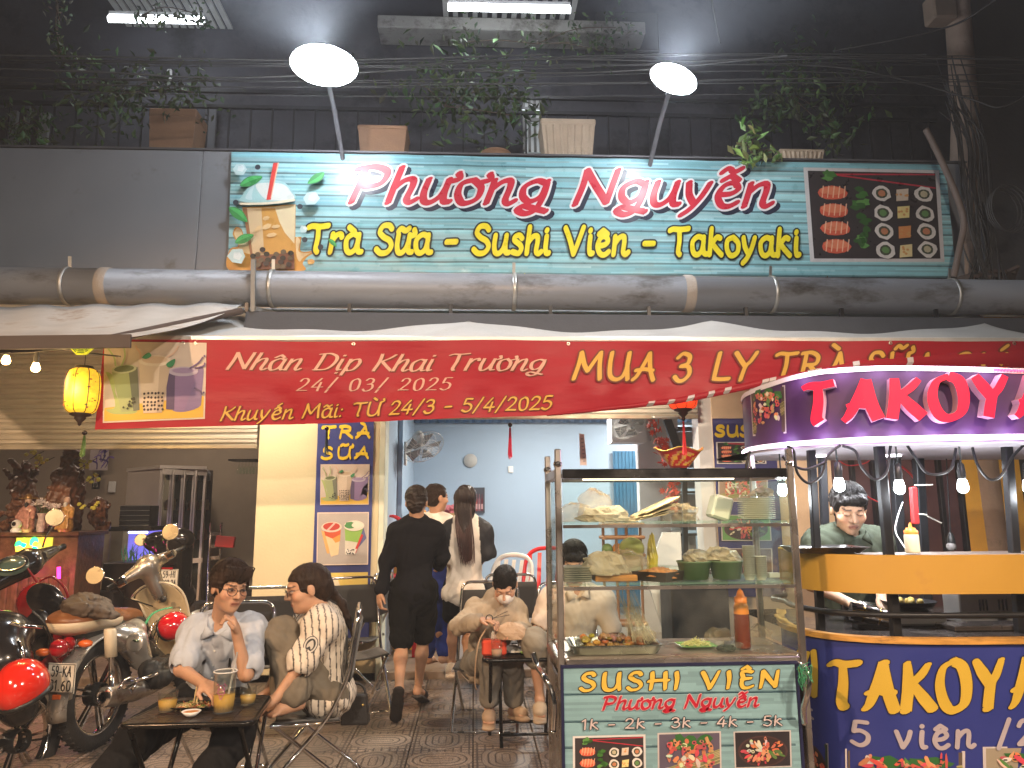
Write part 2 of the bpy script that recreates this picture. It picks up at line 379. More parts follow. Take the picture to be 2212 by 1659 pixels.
# ---------------------------------------------------------------- pen-stroke lettering (own skeleton alphabet)
# glyph: width, list of strokes; stroke = list of (x,y); x-height 50, capital 75
GL = {
'A':(52,[[(0,0),(10,12),(26,48),(36,75)],[(36,75),(42,30),(52,0)],[(6,26),(26,30),(48,27)]]),
'D':(54,[[(12,75),(10,40),(6,0)],[(0,73),(28,76),(50,60),(50,30),(34,4),(2,1)]]),
'E':(44,[[(42,72),(26,76),(12,70),(14,46),(10,20),(16,2),(30,0),(44,8)],[(10,40),(24,42),(38,43)]]),
'H':(56,[[(10,75),(10,40),(6,0)],[(50,75),(50,40),(50,0)],[(0,36),(26,40),(60,40)]]),
'I':(18,[[(8,75),(10,40),(6,0)]]),
'K':(52,[[(12,75),(12,40),(6,0)],[(50,72),(36,56),(14,40)],[(20,42),(38,20),(54,2)]]),
'L':(40,[[(14,75),(10,40),(6,3)],[(6,3),(22,2),(42,3)]]),
'M':(70,[[(14,75),(10,40),(2,0)],[(14,75),(24,40),(34,22)],[(34,22),(48,50),(62,75)],[(62,75),(62,40),(66,0)]]),
'N':(60,[[(12,75),(10,40),(4,0)],[(12,75),(30,40),(50,4)],[(50,4),(54,40),(58,75)]]),
'O':(58,[[(32,76),(12,66),(4,38),(12,8),(28,-1),(48,10),(54,38),(48,66),(32,76)]]),
'P':(48,[[(14,75),(10,40),(5,0)],[(2,72),(26,77),(46,66),(42,42),(26,34),(12,36)]]),
'R':(52,[[(14,75),(10,40),(5,0)],[(4,73),(28,76),(44,64),(38,44),(12,40)],[(24,41),(38,20),(52,1)]]),
'S':(46,[[(42,66),(34,76),(18,74),(10,58),(20,44),(36,34),(42,18),(32,2),(14,-1),(2,10)]]),
'T':(50,[[(0,68),(10,72),(30,71),(52,74)],[(26,70),(26,40),(22,10),(26,0)]]),
'U':(56,[[(8,75),(6,40),(10,8),(26,-1),(42,10),(50,40),(52,75)],[(52,75),(50,40),(54,0)]]),
'V':(54,[[(2,74),(14,40),(24,0)],[(24,0),(38,36),(52,76)]]),
'X':(50,[[(2,75),(26,38),(48,0)],[(48,75),(26,40),(2,0)]]),
'Y':(52,[[(2,75),(14,56),(28,36)],[(52,75),(40,52),(28,36),(20,0)]]),
'G':(58,[[(50,62),(40,76),(20,72),(6,44),(12,8),(32,-1),(48,8),(50,30)],[(34,32),(52,32)]]),
'a':(42,[[(36,46),(22,51),(6,36),(6,10),(16,-1),(30,10),(37,36)],[(38,50),(35,20),(38,3),(46,2)]]),
'e':(38,[[(6,24),(24,27),(34,38),(26,51),(12,44),(5,22),(12,2),(24,-1),(36,8)]]),
'g':(42,[[(36,46),(22,51),(6,38),(6,16),(18,5),(32,16),(37,38)],[(38,50),(36,16),(28,-14),(14,-22),(2,-14),(10,-6),(30,-12),(44,-16)]]),
'h':(42,[[(12,75),(8,40),(4,0)],[(8,30),(20,47),(32,50),(34,36),(30,8),(36,0),(44,6)]]),
'i':(18,[[(10,50),(7,20),(9,2),(16,3)],[(10,66),(11,68)]]),
'k':(42,[[(12,75),(8,40),(4,0)],[(36,48),(26,50),(9,28)],[(14,30),(26,14),(38,0)]]),
'n':(44,[[(9,50),(7,26),(4,0)],[(7,28),(20,46),(32,50),(34,36),(31,8),(37,0),(45,6)]]),
'o':(40,[[(24,51),(8,42),(5,20),(12,2),(22,-1),(35,10),(37,34),(24,51)]]),
'p':(42,[[(10,50),(7,14),(2,-22)],[(8,30),(18,47),(32,50),(38,34),(30,6),(16,-1),(7,8)]]),
'q':(42,[[(36,46),(22,51),(6,36),(8,10),(20,1),(34,16)],[(38,50),(34,10),(30,-22)]]),
'r':(34,[[(9,50),(7,26),(4,0)],[(7,28),(18,46),(30,50),(33,42)]]),
's':(32,[[(30,42),(22,51),(11,46),(10,36),(24,24),(28,12),(20,0),(4,4)]]),
't':(28,[[(14,66),(9,30),(10,6),(18,-1),(26,5)],[(1,47),(26,49)]]),
'u':(44,[[(8,50),(5,22),(8,3),(18,0),(30,14),(37,38)],[(38,50),(35,20),(37,3),(45,2)]]),
'v':(38,[[(4,50),(10,26),(16,1)],[(16,1),(28,24),(35,50)]]),
'y':(42,[[(6,50),(9,24),(18,4)],[(38,50),(28,20),(14,-8),(2,-22)]]),
'0':(44,[[(24,74),(8,60),(5,36),(10,8),(22,-1),(36,10),(40,38),(36,64),(24,74)]]),
'1':(26,[[(2,60),(16,74)],[(16,74),(14,36),(12,0)]]),
'2':(44,[[(6,58),(14,72),(28,74),(38,62),(32,40),(16,18),(3,2)],[(3,2),(20,3),(42,2)]]),
'3':(42,[[(6,64),(18,75),(34,68),(32,48),(16,40)],[(16,40),(34,38),(38,18),(26,1),(12,-1),(2,10)]]),
'4':(46,[[(32,74),(16,48),(2,22)],[(2,22),(22,22),(44,23)],[(34,50),(30,24),(28,0)]]),
'5':(42,[[(38,73),(24,74),(12,73)],[(12,73),(9,56),(7,42)],[(7,42),(22,46),(38,34),(36,12),(20,-1),(2,8)]]),
'6':(42,[[(34,70),(16,56),(6,28),(12,4),(22,-1),(36,10),(34,34),(22,42),(8,28)]]),
'7':(38,[[(2,72),(38,73)],[(38,73),(22,36),(12,0)]]),
'8':(42,[[(22,75),(8,64),(14,46),(30,32),(36,14),(22,-1),(6,12),(12,32),(30,46),(35,64),(22,75)]]),
'9':(42,[[(36,46),(22,34),(8,46),(10,68),(24,75),(37,60),(34,26),(14,0)]]),
'-':(34,[[(4,30),(30,31)]]), '/':(36,[[(34,80),(18,36),(2,-8)]]), ':':(16,[[(8,40),(8,42)],[(5,4),(5,6)]]), '.':(14,[[(5,2),(5,4)]]), ' ':(28,[]),
}
DIA = {'\u0300':[[(-10,16),(4,4)]], '\u0301':[[(-4,4),(10,16)]], '\u0302':[[(-12,3),(0,14)],[(0,14),(12,3)]], '\u0303':[[(-15,5),(-7,13),(4,7),(14,14)]],
 '\u0323':[[(0,-72),(1,-70)]], '\u031b':[[(14,-8),(26,-2),(24,10)]]}
import unicodedata
def decomp(t):
 out = []
 for ch in t:
  dd = unicodedata.normalize('NFD', ch); out.append([dd[0], list(dd[1:])])
 return out
def text_strokes(t, track=8, pad_case=None):
 x = 0; res = []
 for b, dia in decomp(t):
  w_, st = GL.get(b, GL[' '])
  for s in st: res.append([(x+px, py) for px, py in s])
  top = 54 if b.islower() else 83; cx = x+w_*(.5 if b.islower() else .55); lvl = 0
  if b in 'Ee' and dia: cx = x+w_*.55
  for m in dia:
   for s in DIA.get(m, []):
    if m == '\u031b': res.append([(x+w_-14+px-4, top-4+py+4) for px, py in s]); continue
    if m == '\u0323': res.append([(cx+px, -14+py+72) for px, py in s]); continue
    res.append([(cx+px, top+lvl+py) for px, py in s])
   if m not in '\u031b\u0323': lvl += 16
  x += w_+track
 return res, x-track
def nib_w(n, a, b, ang):
 c = math.cos(ang)*n[0]+math.sin(ang)*n[1]; s_ = -math.sin(ang)*n[0]+math.cos(ang)*n[1]
 return math.sqrt((a*c)**2+(b*s_)**2)
class Print:
 """flat print: coloured shapes laid on a surface through fn(x,y,h) -> world point, h = height above the sheet"""
 def __init__(s, fn, step=.0012): s.fn = fn; s.mb = MB(); s.h = .002; s.step = step
 def layer(s): s.h += s.step
 def poly(s, pts, col, h=None):
  h = s.h if h is None else h; s.mb.add([s.fn(x, y, h) for x, y in pts], [tuple(range(len(pts)))], col=col)
 def fan(s, pts, col, h=None, c=None):
  h = s.h if h is None else h
  if c is None: c = (sum(p[0] for p in pts)/len(pts), sum(p[1] for p in pts)/len(pts))
  k = len(pts); s.mb.add([s.fn(x, y, h) for x, y in pts]+[s.fn(c[0], c[1], h)], [(i, (i+1) % k, k) for i in range(k)], col=col)
 def rect(s, x0, y0, x1, y1, col, nx=1, ny=1):
  for i in range(nx):
   for j in range(ny):
    a, b = x0+(x1-x0)*i/nx, x0+(x1-x0)*(i+1)/nx; c, d = y0+(y1-y0)*j/ny, y0+(y1-y0)*(j+1)/ny
    s.poly([(a,c),(b,c),(b,d),(a,d)], col)
  s.layer()
 def ell(s, cx, cy, rx, ry, col, rot=0, n=14, jit=0, up=True):
  c_, s_ = math.cos(rot), math.sin(rot); pts = []
  for k in range(n):
   a = 2*math.pi*k/n; q = 1+random.uniform(-jit, jit); x, y = rx*math.cos(a)*q, ry*math.sin(a)*q; pts.append((cx+x*c_-y*s_, cy+x*s_+y*c_))
  s.fan(pts, col)
  if up: s.layer()
 def blob(s, pts, col, n=5):
  q = catmull([(p[0], p[1], 0) for p in pts], n, True); s.poly([(p.x, p.y) for p in q], col); s.layer()
 def stroke(s, pts, a, b, ang, col, curve=True, h=None, caps=True, taper=None):
  h = s.h if h is None else h
  q = catmull([(p[0], p[1], 0) for p in pts], 6) if (curve and len(pts) > 2) else [Vector((p[0], p[1], 0)) for p in pts]
  q = [p for i, p in enumerate(q) if i == 0 or (p-q[i-1]).length > 1e-9]
  m = len(q)
  if m < 2: return
  L = []; Rr = []
  for i, p in enumerate(q):
   t = (q[min(i+1, m-1)]-q[max(i-1, 0)]); t.normalize(); n = (-t.y, t.x); w_ = nib_w(n, a, b, ang)
   if taper: w_ *= taper(i/(m-1))
   L.append((p.x+n[0]*w_, p.y+n[1]*w_)); Rr.append((p.x-n[0]*w_, p.y-n[1]*w_))
  vs = [s.fn(x, y, h) for x, y in L]+[s.fn(x, y, h) for x, y in Rr]
  s.mb.add(vs, [(i, m+i, m+i+1, i+1) for i in range(m-1)], col=col)
  if caps:
   for e, (i, hh) in enumerate(((0, h+2e-5), (m-1, h+4e-5))):
    f_ = taper(i/(m-1)) if taper else 1
    if a*f_ < 1e-5: continue
    pts2 = []
    for k in range(10):
     an = 2*math.pi*k/10; x, y = a*f_*math.cos(an), b*f_*math.sin(an); pts2.append((q[i].x+x*math.cos(ang)-y*math.sin(ang), q[i].y+x*math.sin(ang)+y*math.cos(ang)))
    s.fan(pts2, col, h=hh, c=(q[i].x, q[i].y))
 def text(s, t, x, y, h, col, w=None, a=7, b=3, ang=R(30), slant=.2, track=8, outline=None, shadow=None, taper=None, rise=0, wx=1):
  st, W = text_strokes(t, track); k = h/75; kx = (w/W if w else k*wx);
  def tr(p, dx=0, dy=0): return (x+p[0]*kx+p[1]*k*slant+dx, y+p[1]*k+rise*p[0]*kx+dy)
  sc = (k+kx)/2
  def run(e, col, dx=0, dy=0, tp=taper):
   for i, q in enumerate(st):
    s.stroke([tr(p, dx, dy) for p in q], a*sc+e, b*sc+e, ang, col, h=s.h+i % 40*6e-5, taper=tp)
   s.h += s.step+.0008
  if shadow: run((outline[1] if outline else 0), shadow[2], shadow[0], shadow[1])
  if outline: run(outline[1], outline[0])
  run(0, col)
 def obj(s, name, material, parent, **kw): return obj(name, s.mb, material, parent, **kw)
def plane_fn(O, X, Y, N):
 O, X, Y, N = Vector(O), Vector(X), Vector(Y), Vector(N).normalized()
 return lambda x, y, h: O+X*x+Y*y+N*h
def quad_fn(a, b, c, d):
 a, b, c, d = map(Vector, (a, b, c, d)); n = (b-a).cross(d-a).normalized()
 if n.dot(CAM0-a) < 0: n = -n
 return lambda x, y, h: (a*(1-x)+b*x)*(1-y)+(d*(1-x)+c*x)*y+n*h
# ================================================================ STRUCTURE
class Sheet:
 def __init__(s, O, X=(1,0,0), N=(0,-1,0), disp=None, Y=None):
  s.O = Vector(O); s.X = Vector(X).normalized(); s.N = Vector(N).normalized(); s.Y = Vector(Y).normalized() if Y else s.N.cross(s.X)
  if s.Y.z < 0: s.Y = -s.Y
  s.disp = disp
 def L(s, u, v):
  d = ray(u, v); p = CAM0+d*((s.O-CAM0).dot(s.N)/d.dot(s.N)); q = p-s.O; return (q.dot(s.X), q.dot(s.Y))
 def fn(s, x, y, h): return s.O+s.X*x+s.Y*y+s.N*(h+(s.disp(x, y) if s.disp else 0))
class PathSheet:
 def __init__(s, path, disp=None):
  q = catmull([(a, b, 0) for a, b in path], 10); s.q = q; s.a = [0]
  for i in range(1, len(q)): s.a.append(s.a[-1]+(q[i]-q[i-1]).length)
  s.len = s.a[-1]; s.disp = disp
 def at(s, x):
  import bisect
  i = min(max(bisect.bisect(s.a, x)-1, 0), len(s.q)-2); t = (x-s.a[i])/(s.a[i+1]-s.a[i]); p = s.q[i].lerp(s.q[i+1], t)
  def tn(j): return (s.q[min(j+1, len(s.q)-1)]-s.q[max(j-1, 0)]).normalized()
  tt = tn(i).lerp(tn(i+1), min(max(t,0),1)); n = Vector((tt.y, -tt.x, 0)).normalized()
  return p, n
 def fn(s, x, y, h):
  p, n = s.at(x)
  if n.dot(CAM0-p) < 0 and n.y > 0: n = -n
  p = p+n*(h+(s.disp(x,y) if s.disp else 0)); return Vector((p.x, p.y, y))
 def L(s, u, v):
  best = None; lo = None
  N = 300
  for i in range(N+1):
   x = s.len*i/N; p, n = s.at(x); r = P(u, v, p.y); e = r.x-p.x
   if lo is not None and (e < 0) != (lo[1] < 0):
    t = lo[1]/(lo[1]-e); xx = lo[0]+(x-lo[0])*t; pp, n = s.at(xx); z = P(u, v, pp.y).z
    if best is None or pp.y < best[2]: best = (xx, z, pp.y)
   lo = (x, e)
  if best is None: raise ValueError('off path %s %s' % (u, v))
  return best[0], best[1]
def ptext(pr, sh, t, p0, p1, ptop, col, **k):
 a = sh.L(*p0); b = sh.L(*p1); c = sh.L(*ptop); sl = k.get('slant', .2); h = c[1]-a[1]; w_ = b[0]-a[0]-(h*sl*.5 if sl > 0 else 0)
 pr.text(t, a[0], a[1], h, col, w=w_, rise=(b[1]-a[1])/(b[0]-a[0]), **k)
# --- pavement of relief tiles
def tile_mat():
 m = bpy.data.materials.new('pavement_tile_relief'); m.use_nodes = True; n = m.node_tree.nodes; l = m.node_tree.links; p = n['Principled BSDF']
 tc = n.new('ShaderNodeTexCoord'); oi = n.new('ShaderNodeObjectInfo'); sx = n.new('ShaderNodeSeparateXYZ'); l.new(tc.outputs['Object'], sx.inputs[0])
 def M(op, a, b=None, c=None):
  q = n.new('ShaderNodeMath'); q.operation = op
  for i, x in enumerate((a, b, c)):
   if x is None: continue
   if isinstance(x, (int, float)): q.inputs[i].default_value = x
   else: l.new(x, q.inputs[i])
  return q.outputs[0]
 # rounded-rectangle distance rings round the tile centre, square lattice outside and at the core
 ax = M('MAXIMUM', M('SUBTRACT', M('ABSOLUTE', sx.outputs[0]), .055), 0); ay = M('ABSOLUTE', sx.outputs[1])
 d = M('SQRT', M('ADD', M('MULTIPLY', ax, ax), M('MULTIPLY', ay, ay)))
 ring = M('LESS_THAN', M('ABSOLUTE', M('SUBTRACT', M('FRACT', M('MULTIPLY', d, 1/.043)), .5)), .13)
 gx = M('LESS_THAN', M('ABSOLUTE', M('SUBTRACT', M('FRACT', M('MULTIPLY', sx.outputs[0], 1/.05)), .5)), .12)
 gy = M('LESS_THAN', M('ABSOLUTE', M('SUBTRACT', M('FRACT', M('MULTIPLY', sx.outputs[1], 1/.05)), .5)), .12)
 lat = M('MAXIMUM', gx, gy); out = M('GREATER_THAN', d, .15)
 core = M('LESS_THAN', d, .02)
 g = M('ADD', M('MULTIPLY', out, lat), M('MULTIPLY', M('SUBTRACT', 1, out), ring)); g = M('MINIMUM', M('SUBTRACT', g, core), 1); g = M('MAXIMUM', g, 0)
 geo = n.new('ShaderNodeNewGeometry')
 no = n.new('ShaderNodeTexNoise'); no.inputs['Scale'].default_value = 1.3; no.inputs['Detail'].default_value = 9; no.inputs['Roughness'].default_value = .68; l.new(geo.outputs['Position'], no.inputs[0])
 gr = n.new('ShaderNodeTexNoise'); gr.inputs['Scale'].default_value = 140; gr.inputs['Detail'].default_value = 2; l.new(geo.outputs['Position'], gr.inputs[0])
 cr = n.new('ShaderNodeValToRGB'); e = cr.color_ramp.elements; e[0].position = .3; e[0].color = (.10,.07,.05,1); e[1].position = .72; e[1].color = (.3,.225,.17,1); l.new(no.outputs[0], cr.inputs[0])
 mx = n.new('ShaderNodeMix'); mx.data_type = 'RGBA'; l.new(M('MULTIPLY', g, .8), mx.inputs[0]); l.new(cr.outputs[0], mx.inputs[6]); mx.inputs[7].default_value = (.03,.02,.015,1)
 mr = n.new('ShaderNodeMapRange'); mr.inputs[1].default_value = .35; mr.inputs[2].default_value = .65; mr.inputs[3].default_value = .55; mr.inputs[4].default_value = 1.5; l.new(gr.outputs[0], mr.inputs[0])
 m2 = n.new('ShaderNodeMix'); m2.data_type = 'RGBA'; m2.blend_type = 'MULTIPLY'; m2.inputs[0].default_value = 1; l.new(mx.outputs[2], m2.inputs[6]); l.new(mr.outputs[0], m2.inputs[7])
 m3 = n.new('ShaderNodeMix'); m3.data_type = 'RGBA'; m3.blend_type = 'MULTIPLY'; m3.inputs[0].default_value = 1; l.new(m2.outputs[2], m3.inputs[6])
 l.new(M('ADD', M('MULTIPLY', oi.outputs['Random'], .4), .8), m3.inputs[7]); l.new(m3.outputs[2], p.inputs['Base Color'])
 rr = n.new('ShaderNodeMapRange'); rr.inputs[1].default_value = .35; rr.inputs[2].default_value = .65; rr.inputs[3].default_value = .28; rr.inputs[4].default_value = .62; l.new(no.outputs[0], rr.inputs[0]); l.new(rr.outputs[0], p.inputs['Roughness'])
 b = n.new('ShaderNodeBump'); b.inputs['Strength'].default_value = .8; b.inputs['Distance'].default_value = .006; l.new(M('ADD', M('MULTIPLY', g, -1), M('MULTIPLY', gr.outputs[0], .35)), b.inputs['Height']); l.new(b.outputs[0], p.inputs['Normal'])
 return m
ground = obj('ground', MB().box((0,0,-.2), (160,160,.3)), mat('asphalt', (.05,.048,.045), .85, bump=.4, bscale=120), kind='structure')
road = obj('road', MB().box((0,-6,-.045), (120,11,.05)), mat('asphalt'), kind='structure')
pave = obj('pavement', MB().box((0,3.6,-.012), (60,6.9,.03)), mat('mortar_bed', (.06,.045,.035), .9, bump=.5, bscale=80), kind='structure')
obj('kerb', MB().box((0,0,-.01), (60,.18,.09), bev=.01), mat('kerb_concrete', (.3,.29,.27), .8, bump=.3), kind='structure')
tm = MB().box((0,0,0), (.394,.394,.03), bev=.004); tmat = tile_mat(); t0 = None; k = 0
for j in range(12):
 for i in range(24):
  X_, Y_ = -5.0+i*.4, 2.42+j*.4
  if t0 is None: t0 = obj('tile', tm, tmat); t0.parent = pave; t = t0
  else: t = bpy.data.objects.new('tile', t0.data); C.objects.link(t); t.parent = pave
  t.location = Vector((X_, Y_, -.009+random.uniform(-.0015,.0015)))-pave.location; t.rotation_euler = (random.uniform(-.003,.003), random.uniform(-.003,.003), (math.pi/2 if (i+j) % 2 else 0)); k += 1
# --- shop floor one step up
obj('shop_floor', MB().box((0,9.2,.045), (30,4.4,.09), bev=.008), mat('shop_floor_terrazzo', (.22,.17,.13), .35, dirt=(.1,.07,.05), bump=.1), kind='structure')
YF = 7.0
cream = mat('cream_wall_paint', (.6,.53,.35), .75, var=.06, scale=2, bump=.12, bscale=40, dirt=(.5,.42,.27), dscale=1.5, dth=.66)
bluew = mat('blue_wall_paint', (.33,.44,.56), .6, var=.04, scale=1.5, bump=.06, bscale=30)
whitew = mat('white_wall_paint', (.66,.66,.68), .6, var=.05, bump=.05)
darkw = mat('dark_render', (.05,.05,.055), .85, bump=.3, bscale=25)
def wallbox(name, label, x0, x1, y0, y1, z0, z1, m, cat='wall', **k):
 return obj(name, MB().box(((x0+x1)/2,(y0+y1)/2,(z0+z1)/2), (x1-x0,y1-y0,z1-z0)), m, label=label, cat=cat, **k)
xa, xb = P(548,1200,YF).x, P(815,1200,YF).x
wallbox('pillar', 'cream painted wall pier between the house shutter and the blue shop', xa, xb, YF, YF+.3, .02, 3.5, cream, 'wall pier')
obj('pillar_edge', MB().box(((xb+.028), YF+.14, 1.75), (.05,.3,3.46), bev=.004), mat('pale_green_trim', (.62,.66,.55), .6), label='pale vertical trim strip between cream pier and blue jamb', cat='trim')
# blue shop room
xj = P(872,1000,8.3).x; xr = P(1410,1000,8.6).x
wallbox('blue_jamb', 'light blue painted jamb wall behind the drinks poster', xb+.055, xj, 8.15, 8.35, .09, 3.4, bluew)
wallbox('blue_side_wall', 'left side wall of the blue shop', xb-.15, xb+.05, YF+.3, 10.4, .09, 3.4, bluew)
wallbox('blue_back_wall', 'blue back wall of the shop with round vent', xb-.1, 4.6, 10.4, 10.6, .09, 2.72, bluew)
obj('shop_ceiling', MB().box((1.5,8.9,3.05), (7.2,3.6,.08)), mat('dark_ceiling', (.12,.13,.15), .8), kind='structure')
# corrugated strip over the back wall
mb = MB(); xs0, xs1 = xb-.1, 3.2; n_ = 70
mb.grid(lambda a, b: V(xs0+(xs1-xs0)*a, 10.34-.03*abs(math.sin(a*n_*math.pi/2))-1.2*(b*.25), 2.70+b*.3), n_*4, 1, smooth=False)
obj('corrugated_ceiling_sheet', mb, mat('blue_corrugated_metal', (.07,.13,.22), .3, metal=.6, var=.1), label='dark blue corrugated metal strip above the blue back wall', cat='metal sheet')
# white side wall and door at right of room
xd0, xd1 = P(1328,1000,10.3).x, P(1378,1000,10.3).x
dm = MB();
for i in range(14):
 x = xd0+(xd1-xd0)*i/13; dm.box((x, 10.36-(i % 2)*.012, 1.25), ((xd1-xd0)/13*.98, .03, 2.1))
obj('corrugated_door', dm, mat('teal_blue_metal', (.05,.17,.3), .4, metal=.3), label='narrow blue ribbed metal door at the back of the shop', cat='door')
wx0, wx1 = P(1383,1100,8.9).x, P(1472,1100,8.9).x
wallbox('white_partition', 'white partition wall beside the stairs', wx0, wx1, 8.9, 9.05, .09, 3.3, whitew)
bb = P(1350,925,8.7)
wallbox('white_beam_box', 'white boxed beam hanging from the shop ceiling', P(1318,930,8.7).x, P(1392,930,8.7).x, 8.6, 8.88, P(1350,957,8.7).z, 3.0, whitew, 'beam')
# right pier and wall behind takoyaki stall
p0, p1 = P(1512,1000,YF).x, P(1542,1000,YF).x
wallbox('white_post', 'white door post beside the red sushi poster', p0, p1, YF, YF+.2, .02, 3.4, whitew, 'post')
q1 = P(1792,1000,YF).x
wallbox('cream_wall_right', 'cream wall between the stairs and the takoyaki cart', p1, q1, YF-.02, YF+.22, .02, 3.5, mat('warm_wall_paint', (.68,.53,.38), .7, var=.06, bump=.1), 'wall')
# dark folding gate panels + orange wall + leafy dark wall
q2, q3 = P(2072,1000,YF).x, P(2195,1000,YF).x
gate = thing('folding_gate', 'dark maroon metal folding gate behind the cook', 'gate', ((q1+q2)/2, YF, .02))
mar = mat('maroon_metal', (.11,.055,.06), .45, metal=.2, dirt=(.2,.09,.07), dscale=2, dth=.6)
N_ = 6
for i in range(N_):
 a = q1+(q2-q1)*i/N_; b_ = q1+(q2-q1)*(i+1)/N_
 obj('panel', MB().box(((a+b_)/2, YF+.03+(i % 2)*.03, 1.55), (b_-a-.03, .04, 3.0), bev=.006), mar, gate)
 obj('stile', MB().box((b_-.006, YF, 1.55), (.045,.07,3.0), bev=.006), mat('black_steel', (.02,.02,.022), .4, metal=.5), gate)
wallbox('orange_wall', 'orange painted wall strip right of the maroon gate', q2, q3, YF-.04, YF+.15, .02, 3.4, mat('orange_paint', (.75,.42,.06), .6, var=.08, dirt=(.5,.27,.05), dth=.64), 'wall')
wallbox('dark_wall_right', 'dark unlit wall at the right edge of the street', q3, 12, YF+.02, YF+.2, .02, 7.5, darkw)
# upper storeys and backing
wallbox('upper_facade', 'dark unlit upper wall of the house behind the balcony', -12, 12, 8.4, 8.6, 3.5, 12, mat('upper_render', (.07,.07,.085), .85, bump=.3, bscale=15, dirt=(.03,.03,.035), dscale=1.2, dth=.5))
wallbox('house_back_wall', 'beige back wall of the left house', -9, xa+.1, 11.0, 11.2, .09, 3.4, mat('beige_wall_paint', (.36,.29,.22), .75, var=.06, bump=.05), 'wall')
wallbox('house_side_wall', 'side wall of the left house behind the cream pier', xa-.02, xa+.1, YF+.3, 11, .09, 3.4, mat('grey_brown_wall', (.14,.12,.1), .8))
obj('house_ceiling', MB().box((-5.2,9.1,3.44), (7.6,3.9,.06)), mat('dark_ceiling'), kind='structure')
obj('balcony_slab', MB().box((0,7.75,3.62), (24,1.3,.14)), mat('balcony_concrete', (.25,.24,.23), .85, bump=.3), kind='structure')
# lit cream wall strip seen between pipe and awning
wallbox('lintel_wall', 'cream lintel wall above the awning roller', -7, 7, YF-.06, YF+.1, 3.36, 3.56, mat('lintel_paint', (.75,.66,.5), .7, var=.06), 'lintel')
# --- roller shutters: every slat a part
slm = mat('shutter_slat_metal', (.5,.48,.43), .38, metal=.35, var=.1, scale=3, stretch=(1,1,8), dirt=(.34,.3,.25), dscale=2, dth=.6)
def shutter(label, x0, x1, zb, zt, n, y=YF-.03, handle=False):
 r = thing('roller_shutter', label, 'roller shutter', ((x0+x1)/2, y, zb)); hh = (zt-zb)/n
 prof = [(0,0),(-.004,.1*hh),(-.016,.22*hh),(-.016,.42*hh),(-.006,.5*hh),(-.016,.6*hh),(-.016,.82*hh),(-.003,.93*hh),(0,.985*hh)]
 first = None
 for i in range(n):
  z = zb+i*hh
  if first is None:
   mb = MB(); vs = [(x0, y+a, z+b) for a, b in prof]+[(x1, y+a, z+b) for a, b in prof]; m_ = len(prof)
   mb.add(vs, [(q, m_+q, m_+q+1, q+1) for q in range(m_-1)]); first = obj('slat', mb, slm, r)
  else:
   s_ = bpy.data.objects.new('slat', first.data); C.objects.link(s_); s_.parent = r; s_.location = (0,0,i*hh)
 obj('bottom_rail', MB().box(((x0+x1)/2, y-.008, zb-.02), (x1-x0,.03,.04), bev=.006), mat('shutter_rail', (.42,.38,.3), .35, metal=.6), r)
 if handle:
  h = P(1435,903,y); obj('handle', MB().tube(rounded([(h.x-.12,y,h.z+.02),(h.x-.12,y-.05,h.z),(h.x+.12,y-.05,h.z),(h.x+.12,y,h.z+.02)], .03), .012), mat('zinc', (.5,.5,.48), .35, metal=.8), r)
 return r
shutter('wide ribbed metal shutter of the left house, half open above the altar', -7.5, xa-.01, P(300,962,YF).z, 3.34, 13)
shutter('rolled-up metal shutter over the blue shop', xb+.06, p0-.01, P(1250,902,YF).z+.02, 3.34, 9, handle=True)
# --- grey metal fascia panels
gz0, gz1 = P(250,583,6.9).z-.05, P(250,322,6.9).z
greym = mat('grey_cladding', (.21,.225,.25), .42, metal=.0, var=.05, scale=2, dirt=(.13,.12,.11), dscale=2.5, dth=.6)
cl = thing('fascia_cladding', 'plain dark grey metal fascia left of the turquoise banner', 'fascia', (-3.5, 6.95, gz0))
cuts = [-9.5, -6.2, P(430,450,6.9).x, P(1080,450,6.9).x, P(1560,450,6.9).x, P(2120,450,6.9).x]
for a, b_ in zip(cuts[:-1], cuts[1:]): obj('panel', MB().box(((a+b_)/2, 6.93, (gz0+gz1)/2), (b_-a-.006, .04, gz1-gz0), bev=.003), greym, cl)
obj('top_flashing', MB().box(((cuts[0]+cuts[-1])/2, 6.97, gz1+.012), (cuts[-1]-cuts[0], .16, .02)), mat('flashing', (.12,.12,.13), .5, metal=.4), cl)
# ================================================================ BIG TURQUOISE SIGN
def wr(x, y): return min(1, max(.06, min((x-.95)/.3, (5.35-x)/.3)))*wr0(x, y)
def wr0(x, y): return .006*math.sin(x*3.1+y*2)+.004*math.sin(x*11+3*math.sin(y*4))+.008*math.exp(-((y-.05)/.06)**2)*math.sin(x*9+2*math.sin(x*3))
sh = Sheet(P(492,588,6.87), disp=lambda x, y: wr(x, y))
sign = thing('shop_sign', 'long turquoise banner sign reading Phương Nguyễn Trà Sữa - Sushi Viên - Takoyaki', 'sign', sh.O)
prm = mat('banner_print', vcol=True, rough=.32, var=.05, scale=9, spec=.55)
TL = sh.L(500,328); TR = sh.L(2042,356); BR = sh.L(2066,600)
SW, SHH = BR[0], TL[1]
def edge(a, b):
 x0 = 0*(1-b)+TL[0]*b; x1 = BR[0]*(1-b)+TR[0]*b; x = x0+(x1-x0)*a
 y = (b*(TL[1]*(1-a)+TR[1]*a)+(1-b)*(BR[1]*a)); return x, y
pal = [(.22,.47,.52),(.26,.52,.56),(.2,.44,.5),(.29,.55,.58)]
def plank(a, b):
 r = random.random(); rowi = int(b*11); c = pal[rowi % 4]; k_ = .9+.2*r
 return tuple(x*k_ for x in c)
rowcol = {}
